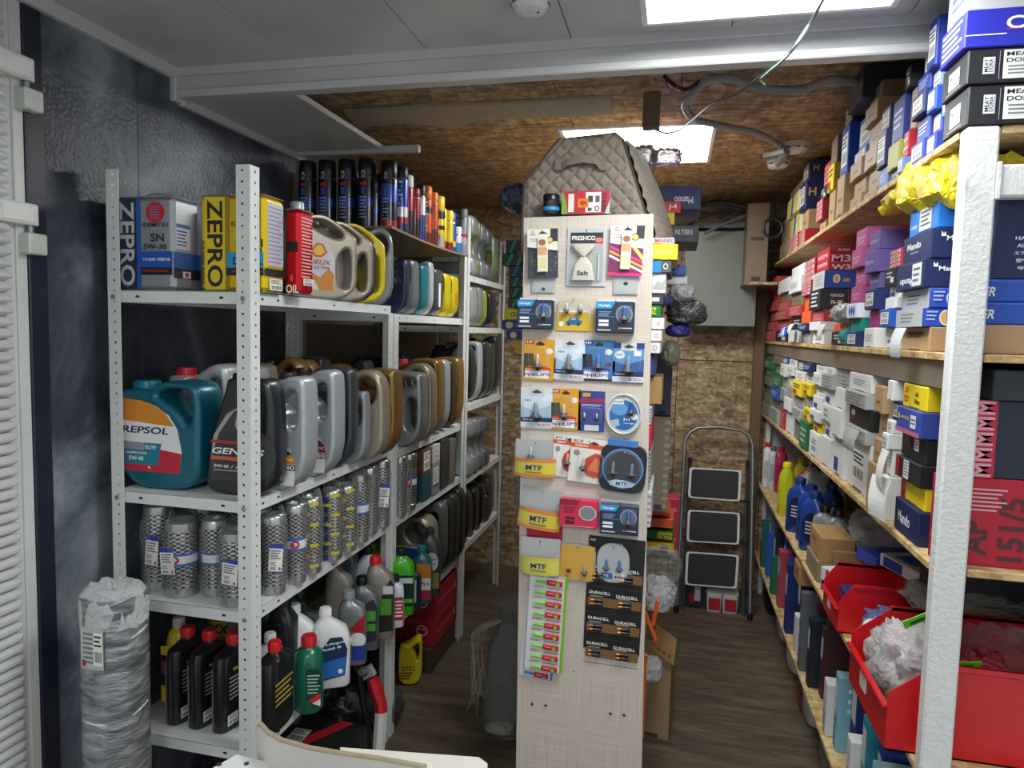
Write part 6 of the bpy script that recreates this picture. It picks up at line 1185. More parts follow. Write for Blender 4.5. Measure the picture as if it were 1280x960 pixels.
T, W, H = pack(702, 617, 748, 658, 'bright pink bulb box with silver window, sixth row centre', (), t=.003, name='bulb_box', col='b8bcc0')
b = B(); b.box(-W/2, W/2, -.034, 0, -H/2, H*.42, M('d02c50', .35, var=.05), .003); b.build('carton', T)
b = B(); art(b, [('P', [(0, .80), (.45, .80), (.55, 1), (0, 1)], '8c1c38'), ('L', .1, .5, .45, .75, 3, '7c1c34'), ('R', .16, .12, .40, .24, '5c1424'), ('R', .16, .28, .40, .38, '5c1424'), ('P', [(.74+.24*math.cos(PI/8+PI/4*j), .55+.28*math.sin(PI/8+PI/4*j)) for j in range(8)], 'c4c8cc'), ('P', [(.74+.21*math.cos(PI/8+PI/4*j), .55+.245*math.sin(PI/8+PI/4*j)) for j in range(8)], '7c8288'), ('L', .1, .02, .9, .08, 1, 'e8a0b0')], W, H*.92, frame('f', -W/2, -.0345, -H/2)); b.build('print', T)
T, W, H = pack(699, 677, 744, 728, 'clear flat box with two small parts on yellow lining', [('R', .04, .04, .96, .96, 'd8a838')], t=.004, shape='soft', name='bulb_box', rot=-2, col='a8a49a'); shell_(T, -W*.48, W*.48, -H*.48, H*.48, .016, e=8); bulb(T, W*.22, -H*.2, .015, 'b8a888'); b = B(); b.lathe([(.009, 0), (.009, .006), (.006, .008)], M('4a4438', .4, .5), 12, (-W*.2, -.01, -H*.25)); b.build('connector', T)
# batteries
it = [('R', 0, .14, 1, 1, '1b1c1f')]
for r_ in range(4):
    yb_ = .78-.215*r_
    it += [('R', .04, yb_-.20+.05, .98, yb_-.20+.125, '7c5c38'), ('R', 0, yb_-.202, 1, yb_-.198, '3c3e42')]
    for c_ in (0, 1):
        it += [('T', 'DURACELL', .25+.48*c_, yb_-.035-.012*c_, .024, 'eceded', 0, .38), ('L', .08+.48*c_, yb_-.075, .3+.48*c_, yb_-.055, 1, '9c9ea0')]
it += [('T', 'AAA', .08, .97, .02, 'e4e4e6', 0, .1), ('T', 'AAA', .56, .95, .02, 'e4e4e6', 0, .1)]
T, W, H = pack(735, 669, 800, 826, 'long black DURACELL battery card strip with torn lower edge', it, t=.002, shape='torn', name='battery_card', cat='batteries', rot=-1, col='23211f')
for r_ in range(4):
    yb_ = (.78-.215*r_-.20+.088-.5)*H
    for c_ in (0, 1):
        for k in (0, 1):
            b = B(); X0 = (.10+.50*c_)*W-W/2; TT = Matrix.Translation((X0, -.006, yb_-.0065+.013*k)) @ Matrix.Rotation(PI/2, 4, 'Y')
            b.lathe([(.0022, -.002), (.0022, 0)], STEEL, 8, T=TT); b.lathe([(.0056, 0), (.0056, .011)], M('b87838', .3, .8), 10, T=TT); b.lathe([(.0056, .011), (.0056, .040), (.005, .041)], M('17181a', .3), 10, T=TT); o = b.build('battery', T)
T, W, H = pack(747, 677, 786, 730, 'clear white hang case with two blue bulbs over the battery cards', [], t=.003, shape='round', name='bulb_case', off=.008, col='b8bcbf'); b = B(); b.box(-W*.36, W*.36, -.0012, -.0006, -H*.42, -H*.24, M('e4e6ea', .4)); b.build('card_strip', T); b = B(); art(b, [('R', 0, 0, .5, 1, '2c5cb0'), ('T', 'H1', .2, .5, .5, 'f0f0f0', 0, .2), ('T', 'MAЯK', .76, .4, .4, '202430', 0, .4)], W*.7, H*.16, frame('f', -W*.35, -.0014, -H*.41)); b.build('print', T)
for s_ in (-1, 1): bulb(T, s_*W*.2, -H*.08, .016, '2c6cb8', -.008)
shell_(T, -W*.48, W*.48, -H*.48, H*.48, .018, n=22, e=3)
# glue cards
def glue(px0, py0, px1, py1, n, label, edge, capc, off, rot):
    it = [('R', 0, 0, .93, 1, 'd8dade'), ('R', .93, 0, 1, 1, edge)]
    for i in range(n): it += [('T', 'МОМЕНТ', .25, 1-(i+.16)/n, .014, '8c3440', 0, .26), ('L', .48, 1-(i+.24)/n, .9, 1-(i+.08)/n, 1, '6c7078'), ('R', 0, 1-(i+1)/n, .93, 1-(i+1)/n+.0015, '8c9094')]
    T, W, H = pack(px0, py0, px1, py1, label, it, t=.002, rot=rot, off=off, name='glue_card', cat='glue', col='d8dade', hook=False)
    for i in range(n):
        z = H/2-(i+.62)*H/n; b = B(); b.box(-W*.04, W*.38, -.010, -.001, z-H/n*.24, z+H/n*.2, M('c81c34', .3, coat=.3), .002); b.add([(W*.26+W*.05*math.cos(2*PI*j/12), -.0104, z-H/n*.05+W*.05*math.sin(2*PI*j/12)) for j in range(12)], [tuple(range(12))], M(capc, .4)); b.add([(W*.02, -.0103, z+.001), (W*.18, -.0103, z+.001), (W*.18, -.0103, z+.003), (W*.02, -.0103, z+.003)], [(0, 1, 2, 3)], M('f0e0e0', .4)); b.build('glue_tube', T)
        TT = Matrix.Translation((-W*.34, -.0055, z)) @ Matrix.Rotation(PI/2, 4, 'Y'); b = B(); b.lathe([(.0035, 0), (.0042, W*.02), (.0042, W*.28), (.003, W*.30)], M(capc, .35), 10, T=TT); b.build('tube_cap', T)
glue(655, 740, 694, 850, 8, 'white glue card with blue edge hanging behind the green edged one', '2c84c8', '2c84c8', .0, -4)
glue(661, 716, 704, 842, 9, 'white glue card with lime green edge and nine red tubes', '7cc41c', '7cd41c', .014, -2)
# things standing on the pillar top
zt_ = P(700, 268, Y=2.33).z
j_ = thing('jar', 'small black jar with blue band on top of the pillar', 'jar', (P(689, 268, Y=2.34).x, 2.335, zt_), 0)
b = B(); b.lathe([(.026, 0), (.028, .003), (.028, .045), (.026, .047)], M('1b1e24', .2, coat=.5), 22); b.lathe([(.0283, .012), (.0283, .024)], M('2490c8', .4), 22, cap=False); b.build('body', j_); b = B(); b.lathe([(.0285, .047), (.0285, .064), (.027, .066)], M('141518', .3), 22); b.build('lid', j_)
x0 = P(702, 268, Y=2.33).x; x1 = P(762, 268, Y=2.33).x; w_ = x1-x0
o = B(); o.box(x0, x1, 2.325, 2.345, zt_, zt_+.075, M('c8ccc8', .4), .001); art(o, [('R', 0, 0, 1, 1, 'b82838'), ('P', [(0, 0), (.12, 0), (.10, .5), (.02, 1), (0, 1)], '7ca83c'), ('R', .14, .08, .26, .88, 'e0dcd4'), ('R', .50, .06, .82, .94, 'e4e2dc'), ('R', .55, .50, .65, .78, '3c4048'), ('R', .70, .50, .79, .78, '5c6068'), ('R', .55, .12, .63, .26, '3c4048'), ('E', .74, .22, .05, .12, '3c4048'), ('E', .74, .22, .03, .07, 'e4e2dc'), ('T', 'ICE BURN', .88, .5, .09, '2c2024', -90, .8), ('P', [(.90, 0), (1, 0), (1, .6)], 'a8c4cc')], w_, .075, frame('f', x0, 2.3248, zt_))
o = o.build('gift_card_box'); tag(o, 'red flat box with window prints standing on top of the pillar', 'box')
b = B(); b.box(x0+w_*.34, x0+w_*.56, 2.3225, 2.3235, zt_+.020, zt_+.050, M('e8781c', .5)); pt = b.build('price_tag', o); b = B(); art(b, [('T', '400', .5, .5, .5, '3c1c10', 0, .6)], w_*.22, .03, frame('f', x0+w_*.34, 2.3222, zt_+.020)); b.build('handwriting', pt)
# ---------------------------------------------------------------- quilted bag on top
zq = 2.078; yq = 2.40
Q = thing('quilted_bag', 'beige diamond quilted trunk bag with handle standing on top of the pillar', 'bag', (0, 0, 0))
pr = [P(651, 268, Y=yq), P(656, 228, Y=yq), P(698, 175, Y=yq), P(770, 167, Y=yq), P(779, 175, Y=yq), P(812, 285, Y=yq)]
prf = [(p.x, max(p.z, zq)) for p in pr]; prf[0] = (prf[0][0], zq); _a, _b = prf[4], (P(813, 285, Y=yq).x, P(813, 285, Y=yq).z); prf[-1] = (_a[0]+(_b[0]-_a[0])*(zq-_a[1])/(_b[1]-_a[1]), zq)
FABR = M('8c8276', .75, var=.06, bump=.15, bscale=300)
def inside(x, z):
    c_ = False; n = len(prf)
    for i in range(n):
        (xa, za_), (xb, zb_) = prf[i], prf[(i+1) % n]
        if (za_ > z) != (zb_ > z) and x < (xb-xa)*(z-za_)/(zb_-za_)+xa: c_ = not c_
    return c_
def edge_at(z):   # x range of the outline at height z
    xs_ = []; n = len(prf)
    for i in range(n):
        (xa, za_), (xb, zb_) = prf[i], prf[(i+1) % n]
        if (za_-z)*(zb_-z) <= 0 and abs(za_-zb_) > 1e-6: xs_.append(xa+(xb-xa)*(z-za_)/(zb_-za_))
    return min(xs_), max(xs_)
ztop = max(z for _, z in prf); zk_ = prf[3][1]-.003; b = B(); NI, NJ = 72, 64; rows = []
for i in range(NI+1):
    z = zq+(zk_-zq)*i/NI; xa, xb = edge_at(z); row = []
    for j in range(NJ+1):
        x = xa+(xb-xa)*j/NJ; s1 = (x+z)*PI/.052; s2 = (x-z)*PI/.052; q = min(abs(math.sin(s1)), abs(math.sin(s2)))
        row.append((x, yq-.012*min(1, q*1.6)**.7*min(1, j/3, (NJ-j)/3), z))
    rows.append(row)
b.add([p for r_ in rows for p in r_], [(i*(NJ+1)+j, i*(NJ+1)+j+1, (i+1)*(NJ+1)+j+1, (i+1)*(NJ+1)+j) for i in range(NI) for j in range(NJ)], FABR, True); b.build('quilted_front', Q)
b = B(); b.tube([(x, yq-.003, z) for x, z in prf], .0045, M('4a453f', .6), 6, True); b.build('piping', Q)
yq2 = 3.0; b = B(); nb = 24; rr = []
far = [(x*.98-.01, z) for x, z in prf]; far[4] = (P(803, 196, Y=3.0).x, P(803, 196, Y=3.0).z); far[3] = (P(796, 190, Y=3.0).x, P(796, 190, Y=3.0).z+.01); far[5] = (.01, prf[5][1])
for i in range(nb+1):
    u = i/nb; rr.append([(a[0]*(1-u)+c_[0]*u, yq+(yq2-yq)*u, a[1]*(1-u)+c_[1]*u) for a, c_ in zip(prf, far)])
b.ring(rr, FABR, False, True); b.build('body', Q)
# net-like quilted side that looks to the right aisle
b = B(); (xa, za_), (xb, zb_) = prf[4], prf[5]; NI, NJ = 46, 60; rows = []
nx_, nz_ = (zb_-za_), -(xb-xa); l_ = math.hypot(nx_, nz_); nx_, nz_ = -nx_/l_, -nz_/l_
for i in range(NI+1):
    u = i/NI; row = []
    for j in range(NJ+1):
        v = j/NJ; (fa_, fz_), (fb_, fw_) = far[4], far[5]
        x = (xa+(xb-xa)*u)*(1-v)+(fa_+(fb_-fa_)*u)*v; z = (za_+(zb_-za_)*u)*(1-v)+(fz_+(fw_-fz_)*u)*v; y = yq+.01+(yq2-yq-.01)*v
        s1 = (u*.24+v*.48)*PI/.03; s2 = (u*.24-v*.48)*PI/.03; q = min(abs(math.sin(s1)), abs(math.sin(s2)))
        bul = .03*math.sin(PI*v)*math.sin(PI*min(1, u*1.0))
        row.append((x+nx_*(.006+.008*q+bul), y, z+nz_*(.006+.008*q+bul)))
    rows.append(row)
b.add([p for r_ in rows for p in r_], [(i*(NJ+1)+j, i*(NJ+1)+j+1, (i+1)*(NJ+1)+j+1, (i+1)*(NJ+1)+j) for i in range(NI) for j in range(NJ)], M('a89e90', .7, var=.08), True); b.build('quilted_side', Q)
hz = [P(703, 208, Y=yq-.02), P(709, 202, Y=yq-.03), P(728, 198, Y=yq-.035), P(745, 200, Y=yq-.03), P(751, 208, Y=yq-.02)]
b = B(); rg = []
for i in range(17):
    u = i/16*4; k = min(3, int(u)); p = hz[k].lerp(hz[k+1], u-k); rg.append([(p.x, p.y-.004, p.z-.014), (p.x, p.y+.004, p.z-.014), (p.x, p.y+.004, p.z+.012), (p.x, p.y-.004, p.z+.012)])
b.ring(rg, M('7c7266', .7), True); b.build('handle', Q)
for px in (699, 752):
    p = P(px, 206, Y=yq-.014); b = B(); b.box(p.x-.016, p.x+.016, p.y-.006, p.y+.002, p.z-.020, p.z+.020, M('7c7266', .7), .002); b.build('handle_tab', Q)
b = B(); b.box(prf[0][0]+.28, prf[-1][0]-.02+.28, .06, .72, zq-.018, zq-.0005, M('5c4a38', .6), .002); b.build('top_board', dv)
tag(blob('plastic_bag', (-.60, 2.62, 2.30), (.13, .2, .10), film('navy_bag', '33405c', .8, .25, 18), 51, amp=.3), 'dark bag with pale corner peeking out left of the quilted bag', 'bag')
tag(blob('plastic_bag', P(806, 198, Y=3.06)+Vector((0, 0, 0)), (.10, .12, .10), film('plum_bag', '8c7478', .8, .3, 18, .5), 52, amp=.3), 'plum coloured glossy bag lying on the right of the quilted bag', 'bag')
tag(blob('plastic_bag', P(833, 197, Y=3.08), (.13, .10, .07), film('red_foil_bag', 'c08888', .75, .25, 24, .6), 53, amp=.3), 'grey and red printed foil bag against the rear ceiling light', 'bag')
# ---------------------------------------------------------------- shelf goods to the right of the panel
def rp(px0, py0, px1, py1, Y, D, col, label, fa=(), name='carton', x0=None):
    a = P(px0, py0, Y=Y); c_ = P(px1, py1, Y=Y); xl = a.x if x0 is None else x0
    o = carton(min(xl, c_.x-.03), c_.x, Y, Y+D, c_.z+.0005, a.z-.0005, col, label, (), fa, end='f', name=name); return o
rp(790, 297, 843, 305, 2.36, .3, 'c8b8bc', 'white and red flat carton on top of the stack right of the pillar', [('T', 'MANN', .7, .5, .6, 'b83848', 0, .3), ('R', .85, .2, .96, .8, '8098c0')])
rp(780, 305, 847, 325, 2.345, .3, 'dcd024', 'yellow flat carton second in the stack right of the pillar', [('R', .5, .35, .9, .6, 'c8c46c')])
rp(780, 325, 839, 341, 2.35, .3, '4c5258', 'grey carton with blue end in the stack right of the pillar', [('R', 0, 0, .78, 1, '2c88c8'), ('E', .88, .5, .05, .24, 'e4e4e6'), ('E', .88, .5, .035, .17, '4c5258')])
rp(780, 341, 832, 367, 2.36, .3, 'd4d4d2', 'white carton with hatched print right of the pillar', [('P', [(.7, .3), (.8, .6), (.9, .5), (.98, .75), (.98, .2), (.7, .2)], 'b0b2b4')])
rp(780, 367, 829, 381, 2.36, .3, '33363c', 'charcoal carton with white slip right of the pillar', [('R', .62, .3, .9, .7, 'd8d8da')])
rp(780, 381, 826, 396, 2.36, .3, '1c7038', 'green carton with yellow letters right of the pillar', [('T', 'NZ', .78, .5, .6, 'e0d830', 0, .2)])
for i, (a, c_) in enumerate(((396, 412), (412, 427), (427, 442))):
    rp(780, a, (830, 827, 825)[i], c_, 2.36, .3, 'd8d8d6', ('white carton with small square print under the green carton', 'white carton in the middle of three plain ones right of the pillar', 'white carton with ring mark, lowest of three right of the pillar')[i], [('E', .85, .5, .06, .25, '8c8e90'), ('E', .85, .5, .045, .19, 'd8d8d6')] if i == 2 else [('R', .82, .35, .9, .65, '9c9ea0'), ('R', .83, .4, .89, .6, 'd8d8d6')])
rp(780, 442, 818, 470, 2.38, .3, '26407c', 'navy carton under the white cartons right of the pillar'); rp(780, 470, 827, 506, 2.40, .25, '9c7850', 'brown carton sticking out below the navy one right of the pillar')
rp(780, 506, 814, 531, 2.38, .3, 'c8c8d0', 'blue and white striped carton edge right of the pillar', [('L', .8, .1, 1, .9, 5, '3c3c8c')]); rp(780, 531, 814, 561, 2.37, .3, 'c82038', 'bright red carton edge right of the pillar')
rp(780, 561, 812, 612, 2.38, .3, 'a8aab0', 'grey magazine stack edge right of the pillar', [('L', .8, .05, 1, .95, 9, '5c5c6c')]); rp(780, 612, 813, 660, 2.36, .3, 'd0d2d4', 'white packs edge right of the pillar beside the pink box', [('L', .84, .05, 1, .95, 5, '9c9ea4')])
rp(800, 366, 838, 380, 2.72, .25, '2c3c7c', 'small teal and navy carton deeper right of the pillar'); rp(800, 233, 876, 262, 2.95, .3, '1f2f68', 'navy Mando carton with upside down lettering above the stack', [('T', 'Mando', .72, .4, .3, 'e4e6ec', 180, .3)])
rp(800, 252, 851, 266, 2.90, .04, 'c01c2c', 'red carton end under the upside down Mando carton', [('T', 'J-4', .8, .5, .5, 'f0f0f0', 0, .2)]); rp(800, 266, 843, 281, 2.88, .3, 'c8c024', 'yellow carton under the red carton end right of the pillar'); rp(800, 282, 873, 303, 2.86, .3, '1e2024', 'black carton lettered FILTERS right of the pillar', [('T', 'FILTERS', .75, .6, .3, 'a8aab0', 0, .3)])
rp(820, 332, 857, 344, 2.9, .2, '3450a8', 'small blue carton beside the grey cabinet'); rp(820, 344, 859, 356, 2.92, .2, 'd0d2d4', 'small white carton beside the grey cabinet')
for i, (px, py, s_, mt, lb) in enumerate([(853, 367, (.10, .14, .075), film('white_black_bag', 'c8cacc', .8, .25, 18), 'white and black bag beside the grey cabinet'), (858, 392, (.16, .16, .10), film('black_silver_bag', '4a4c50', .8, .15, 18), 'black and silver glossy bag beside the grey cabinet'),
      (848, 414, (.10, .14, .05), film('violet_bag', '30349c', .8, .25, 18), 'violet blue bag under the black and silver one'), (838, 442, (.07, .14, .10), film('grey_green_bag', '8c9080', .7, .2, 18), 'grey bag with green scrap under the violet one')]):
    p = P(px, py, Y=2.95); tag(blob('plastic_bag', p, s_, mt, 60+i, amp=.35), lb, 'bag')
for a in ((2.99, 3.11, 3.62, 'tall upright board edges right of the pillar'),): pass
rp(818, 440, 838, 520, 3.3, .25, '3c4258', 'tall slate carton standing deep right of the pillar'); rp(815, 520, 834, 640, 3.3, .25, '8c8474', 'tall taupe board pack standing deep right of the pillar', [('L', .7, .02, 1, .98, 12, 'b8b09c')])
# low stack beside the step ladder
Yl = 3.55
rp(800, 676, 842, 690, Yl, .25, 'd8b01c', 'yellow carton with black patch in the stack beside the step ladder', [('R', .6, .2, .85, .7, '22242a')]); rp(800, 661, 842, 676, Yl, .25, '1c6434', 'green carton lettered MANN FILTER beside the step ladder', [('T', 'MANN', .74, .7, .38, 'e8d820', 0, .42), ('T', 'FILTER', .74, .26, .38, 'e8d820', 0, .46)])
rp(800, 646, 841, 661, Yl, .25, 'd86038', 'orange carton above the green MANN FILTER one'); rp(800, 637, 838, 646, Yl, .25, 'c04828', 'dull orange carton topping the stack beside the step ladder'); rp(822, 622, 846, 700, Yl+.252, .12, 'b83048', 'pink red carton behind the orange ones beside the step ladder', [('L', .1, .1, .9, .9, 5, 'd88090')])
rp(800, 690, 842, 700, Yl, .25, '23252b', 'black carton at the base of the stack beside the step ladder')
for i, (px, py, s_, lb, mt) in enumerate([(826, 706, (.16, .2, .14), 'clear crumpled bag hanging below the stack beside the ladder', CLEAR), (822, 742, (.14, .2, .12), 'cloudy bag bulging out low right of the pillar', WRAP), (812, 836, (.10, .12, .09), 'small clear tray like bag above the brown floor carton', WRAP)]):
    p = P(px, py, Y=2.9); tag(blob('plastic_bag', p, s_, mt, 70+i, amp=.35, fq=3), lb, 'bag')
o = carton(-.10, .055, 3.02, 3.22, 0, .36, '94805f', 'tall brown carton with torn edge on the floor right of the pillar', end='f'); o.rotation_euler = (0, 0, R(-6))
b = B(); p0, p1, p2, p3 = P(820, 782, Y=2.98), P(846, 800, Y=2.98), P(842, 832, Y=2.98), P(815, 812, Y=2.98)
vs = [tuple(q) for q in (p0, p1, p2, p3)]; b.add(vs+[(x, y+.012, z) for x, y, z in vs], [(3, 2, 1, 0), (4, 5, 6, 7), (0, 1, 5, 4), (1, 2, 6, 5), (2, 3, 7, 6), (3, 0, 4, 7)], M('a88458', .6)); ic = b.build('cardboard_sheet'); tag(ic, 'tan cardboard panel with line drawings leaning on the brown floor carton', 'cardboard')
g = B(); 
for i in range(3): g.add([(vs[3][0]+.03+.022*i+.006*math.cos(2*PI*j/10), vs[0][1]-.0006, vs[3][2]+.005-.012*i+.008*math.sin(2*PI*j/10)) for j in range(10)], [tuple(range(10))], M('6c5030', .6))
g.build('icon_print', ic)
b = B(); q = P(808, 770, Y=2.60); b.box(-.006, .006, -.01, .01, -.10, .03, M('e05c1c', .4), .002, T=Matrix.Translation(q) @ Matrix.Rotation(R(-24), 4, 'Y')); o = b.build('orange_strip'); tag(o, 'orange plastic strip slanting out right of the pillar', 'strip'); b = B(); q = P(820, 762, Y=2.62); b.box(-.007, .007, -.01, .01, -.06, .04, M('d8541c', .4), .002, T=Matrix.Translation(q) @ Matrix.Rotation(R(8), 4, 'Y')); o = b.build('orange_strip'); tag(o, 'orange plastic strip standing nearly upright beside the slanting one', 'strip')
b = B(); q = P(805, 870, Y=2.50); b.box(-.006, .006, -.01, .01, -.16, .16, M('d86424', .45), .002, T=Matrix.Translation(q)); o = b.build('orange_strip'); tag(o, 'long vertical orange edge low on the right of the pillar', 'strip')
# ---------------------------------------------------------------- left of the panel
Yg = 2.95
gs = [('P', [(.08+.2*i, .02), (.14+.2*i, .02), (.24+.2*i, .98), (.18+.2*i, .98)], '1c9c78') for i in range(4)]
gb = [('P', [(.08+.2*i, .02), (.14+.2*i, .02), (.24+.2*i, .98), (.18+.2*i, .98)], '2c78b8') for i in range(4)]
ys_ = (300, 316, 332, 346, 359, 372, 385)
xg = P(690, 340, Y=Yg).x
for i in range(6):
    a = P((632, 628, 636, 636, 636, 635)[i], ys_[i], Y=Yg); c_ = P(660, ys_[i+1], Y=Yg)
    carton(a.x, xg, Yg, Yg+.25, c_.z+.0005, a.z-.0005, '23383a', 'dark carton with %s slanted stripes, %s in the stack left of the pillar' % ('blue' if i == 2 else 'green', ('topmost', 'second down', 'third down', 'fourth down', 'fifth down', 'lowest')[i]), (), gb if i == 2 else gs, end='f', group='striped cartons left of the pillar')
for (px, a_, c2, col, lb, fa) in ((631, 386, 400, 'd8cc28', 'yellow carton with dark lettering under the striped cartons', [('T', 'CUMM', .3, .5, .4, '2c3c1c', 0, .3)]), (628, 400, 413, '1c3c90', 'blue carton with cream disc, upper of two left of the pillar', [('E', .16, .5, .08, .36, 'e0d8a8'), ('T', 'AMD', .4, .5, .4, 'd8dce8', 0, .2)]), (634, 413, 425, '1c3884', 'blue carton with cream disc, lower of two left of the pillar', [('E', .16, .5, .08, .36, 'e0d8a8')])):
    a = P(px, a_, Y=Yg); c_ = P(660, c2, Y=Yg); carton(a.x, xg, Yg-.01, Yg+.2, c_.z+.0005, a.z-.0005, col, lb, (), fa, end='f')
a = P(644, 425, Y=Yg); c_ = P(660, 442, Y=Yg); carton(a.x, xg, Yg, Yg+.15, c_.z, a.z-.001, 'd8a81c', 'amber carton hanging lowest left of the pillar', (), (), end='f')
b = B(); p = P(640, 443, Y=Yg); b.box(p.x-.28, xg+.28, Yg-.02-2.3, Yg+.3-2.3, p.z-.03, p.z-.003, OSB, .002) if False else b.box(p.x+.28, xg+.28, Yg-.02-2.3, Yg+.3-2.3, p.z-.02, p.z-.004, OSB, .002); b.build('bracket_board', dv)
# sack and grey film
T = thing('woven_sack', 'grey woven sack tied with loose string beside the pillar base', 'sack', (-.655, 2.94, 0))
b = B(); rg = []
for i, (z, r_) in enumerate(((0, .09), (.01, .125), (.10, .14), (.25, .13), (.38, .11), (.46, .075), (.50, .06), (.56, .085), (.58, .09))):
    rg.append([(r_*math.cos(2*PI*j/28)*(1+.12*noise.noise(Vector((math.cos(2*PI*j/28)*2, math.sin(2*PI*j/28)*2, z*6)))), r_*math.sin(2*PI*j/28)*(1+.12*noise.noise(Vector((j*.4, z*5, 1)))), z) for j in range(28)])
b.ring(rg, M('6c6c68', .85, var=.2, scale=30, bump=.5, bscale=160), True); b.build('sack_body', T)
b = B()
for k in range(9):
    a = PI*.75+k*.12; b.tube([(.05*math.cos(a), .05*math.sin(a)-.03, .50), ((.10+.012*k)*math.cos(a+.3), -.08, .52-.01*k), ((.15+.01*(k % 3))*math.cos(a+.2), -.09, .40-.02*k), ((.14+.014*(k % 4))*math.cos(a), -.10, .24-.02*k), (.12*math.cos(a), -.08, .1+.03*k)], .0014, M('a8a49a', .8), 5)
s_ = b.build('loose_string', T); s_['kind'] = 'stuff'
tag(blob('sack_corner', P(625, 912, Y=2.80)+Vector((.0, 0, .012)), (.12, .08, .05), M('8a8a84', .85), 81, amp=.4), 'pale folded cloth corner on the floor beside the sack', 'cloth')
tag(blob('plastic_bag', (-.635, 3.25, 1.02), (.16, .2, .38), GREYBAG, 82, amp=.4), 'long grey film bag hanging left of the pillar', 'bag')
# ================================================================ BACK OF THE SHOP
# step ladder, folded, leaning on the back wall
L_ = thing('step_ladder', 'folded grey metal step ladder with three black treads against the back wall', 'ladder', (0, 0, 0))
def lp_(px, py, d=0.):
    # plane of the leaning ladder: foot at Y 4.50, z 0 ; top at Y 4.80, z 1.33
    dr_ = P(px, py, Y=1.0)-EYE; n_ = Vector((0, 1.33, -.48)).normalized(); o_ = Vector((0, 4.50-d, 0)); t = (o_-EYE).dot(n_)/dr_.dot(n_); return EYE+dr_*t
LG = M('7c8088', .35, .6); 
fpts = [lp_(845, 772), lp_(852, 640), lp_(856, 552), lp_(862, 541), lp_(872, 535), lp_(900, 534), lp_(926, 538), lp_(937, 545), lp_(941, 556), lp_(940, 640), lp_(937, 776)]
b = B(); b.tube(fpts, .0125, LG, 10); b.build('front_frame', L_)
for pts in ([lp_(853, 768, -.05), lp_(862, 578, -.02)], [lp_(929, 770, -.05), lp_(934, 582, -.02)]):
    b = B(); b.tube(pts, .011, M('4c5058', .4, .5), 8); b.build('rear_leg', L_)
for pts in ([lp_(862, 582, -.02), lp_(863, 572, -.02)], [lp_(934, 586, -.02), lp_(935, 576, -.02)]):
    b = B(); b.tube(pts, .0135, BLACK, 8); b.build('end_cap', L_)
for q in ((862, 584, 927, 588, 925, 627, 860, 622), (860, 637, 925, 641, 924, 681, 858, 677), (858, 689, 924, 694, 921, 736, 856, 731)):
    c_ = [lp_(q[i], q[i+1], .03) for i in (0, 2, 4, 6)]; ct = (c_[0]+c_[1]+c_[2]+c_[3])/4; nrm = (c_[1]-c_[0]).cross(c_[3]-c_[0]).normalized()*-1
    if nrm.y > 0: nrm = -nrm
    def rr_(k, off): return [tuple(ct+(p-ct)*k+nrm*off) for p in c_]
    def soft(k, off):
        o = []; n4 = rr_(k, off)
        for i in range(4):
            p = Vector(n4[i]); a = Vector(n4[i-1]); d = Vector(n4[(i+1) % 4])
            for u in (.0, .5, 1.): o.append(tuple(p.lerp(a, .10*(1-u)**2)*1.0 if u == 0 else (p.lerp(a, .03).lerp(p.lerp(d, .03), .5) if u == .5 else p.lerp(d, .10))))
        return o
    b = B(); b.ring([soft(.97, -.02), soft(1, .0)], M('c8ccd0', .35), False); tr = b.build('tread', L_)
    b = B(); b.ring([soft(.91, .0), soft(.90, .004)], M('08090a', .6, bump=.15, bscale=30), False); b.build('rubber_mat', tr)
for q in ((853, 618, 862, 618), (925, 626, 940, 627), (851, 670, 860, 671), (924, 678, 939, 679)):
    b = B(); b.tube([lp_(q[0], q[1]), lp_(q[2], q[3], -.02)], .006, BLACK, 6); b.build('hinge', L_)
for px, py in ((845, 770), (937, 775)):
    p = lp_(px, py); b = B(); b.lathe([(.017, 0), (.018, .03), (.014, .04)], BLACK, 10, (p.x, p.y, 0.001)); b.build('foot', L_)
# small things behind the ladder feet
def tray(px, label):
    p = P(px, 752, Y=4.62); T = thing('sorting_tray', label, 'tray', (p.x, 4.62, 0)); b = B(); b.loft([(0, .045, .06, 0, 0, 6), (.13, .052, .07, 0, 0, 6)], M('d4d6d8', .4), 16); b.build('tub', T); b = B(); b.box(-.036, .036, -.074, -.066, .02, .10, M('b0202c', .4), .003); b.build('label', T)
tray(892, 'white tub with red label behind the ladder, left one'); tray(912, 'white tub with red label behind the ladder, right one')
carton(.12, .27, 4.60, 4.76, 0, .16, '22252b', 'black carton with red and white slip behind the ladder foot', (), [('R', .5, .3, .75, .9, 'c8ccd0'), ('R', .3, .2, .5, .6, 'a02430')], end='f')
# grey electrical cabinet
Yc = 4.80
a = P(858, 290, Y=Yc); c_ = P(943, 408, Y=Yc); CG = M('80867f', .4, var=.05, scale=3)
T = thing('electrical_cabinet', 'grey metal wall cabinet with round lock high on the back wall', 'cabinet', ((a.x+c_.x)/2, Yc, c_.z)); W, H = c_.x-a.x, a.z-c_.z
b = B(); b.box(-W/2, W/2, .012, .225, 0, H, CG, .003); b.build('body', T); b = B(); b.box(-W/2-.003, W/2+.003, -.006, .010, -.004, H+.004, CG, .004); d_ = b.build('door', T)
b = B(); TT = Matrix.Translation((-W*.36, -.006, H*.88)) @ Matrix.Rotation(PI/2, 4, 'X'); b.lathe([(.014, 0), (.014, .006), (.009, .008)], STEEL, 14, T=TT); b.build('lock', d_)
b = B(); art(b, [('L', .1, .1, .9, .9, 3, '6c726c')], .09, .03, frame('f', W*.32, -.0062, H*.93)); b.build('plate', d_)
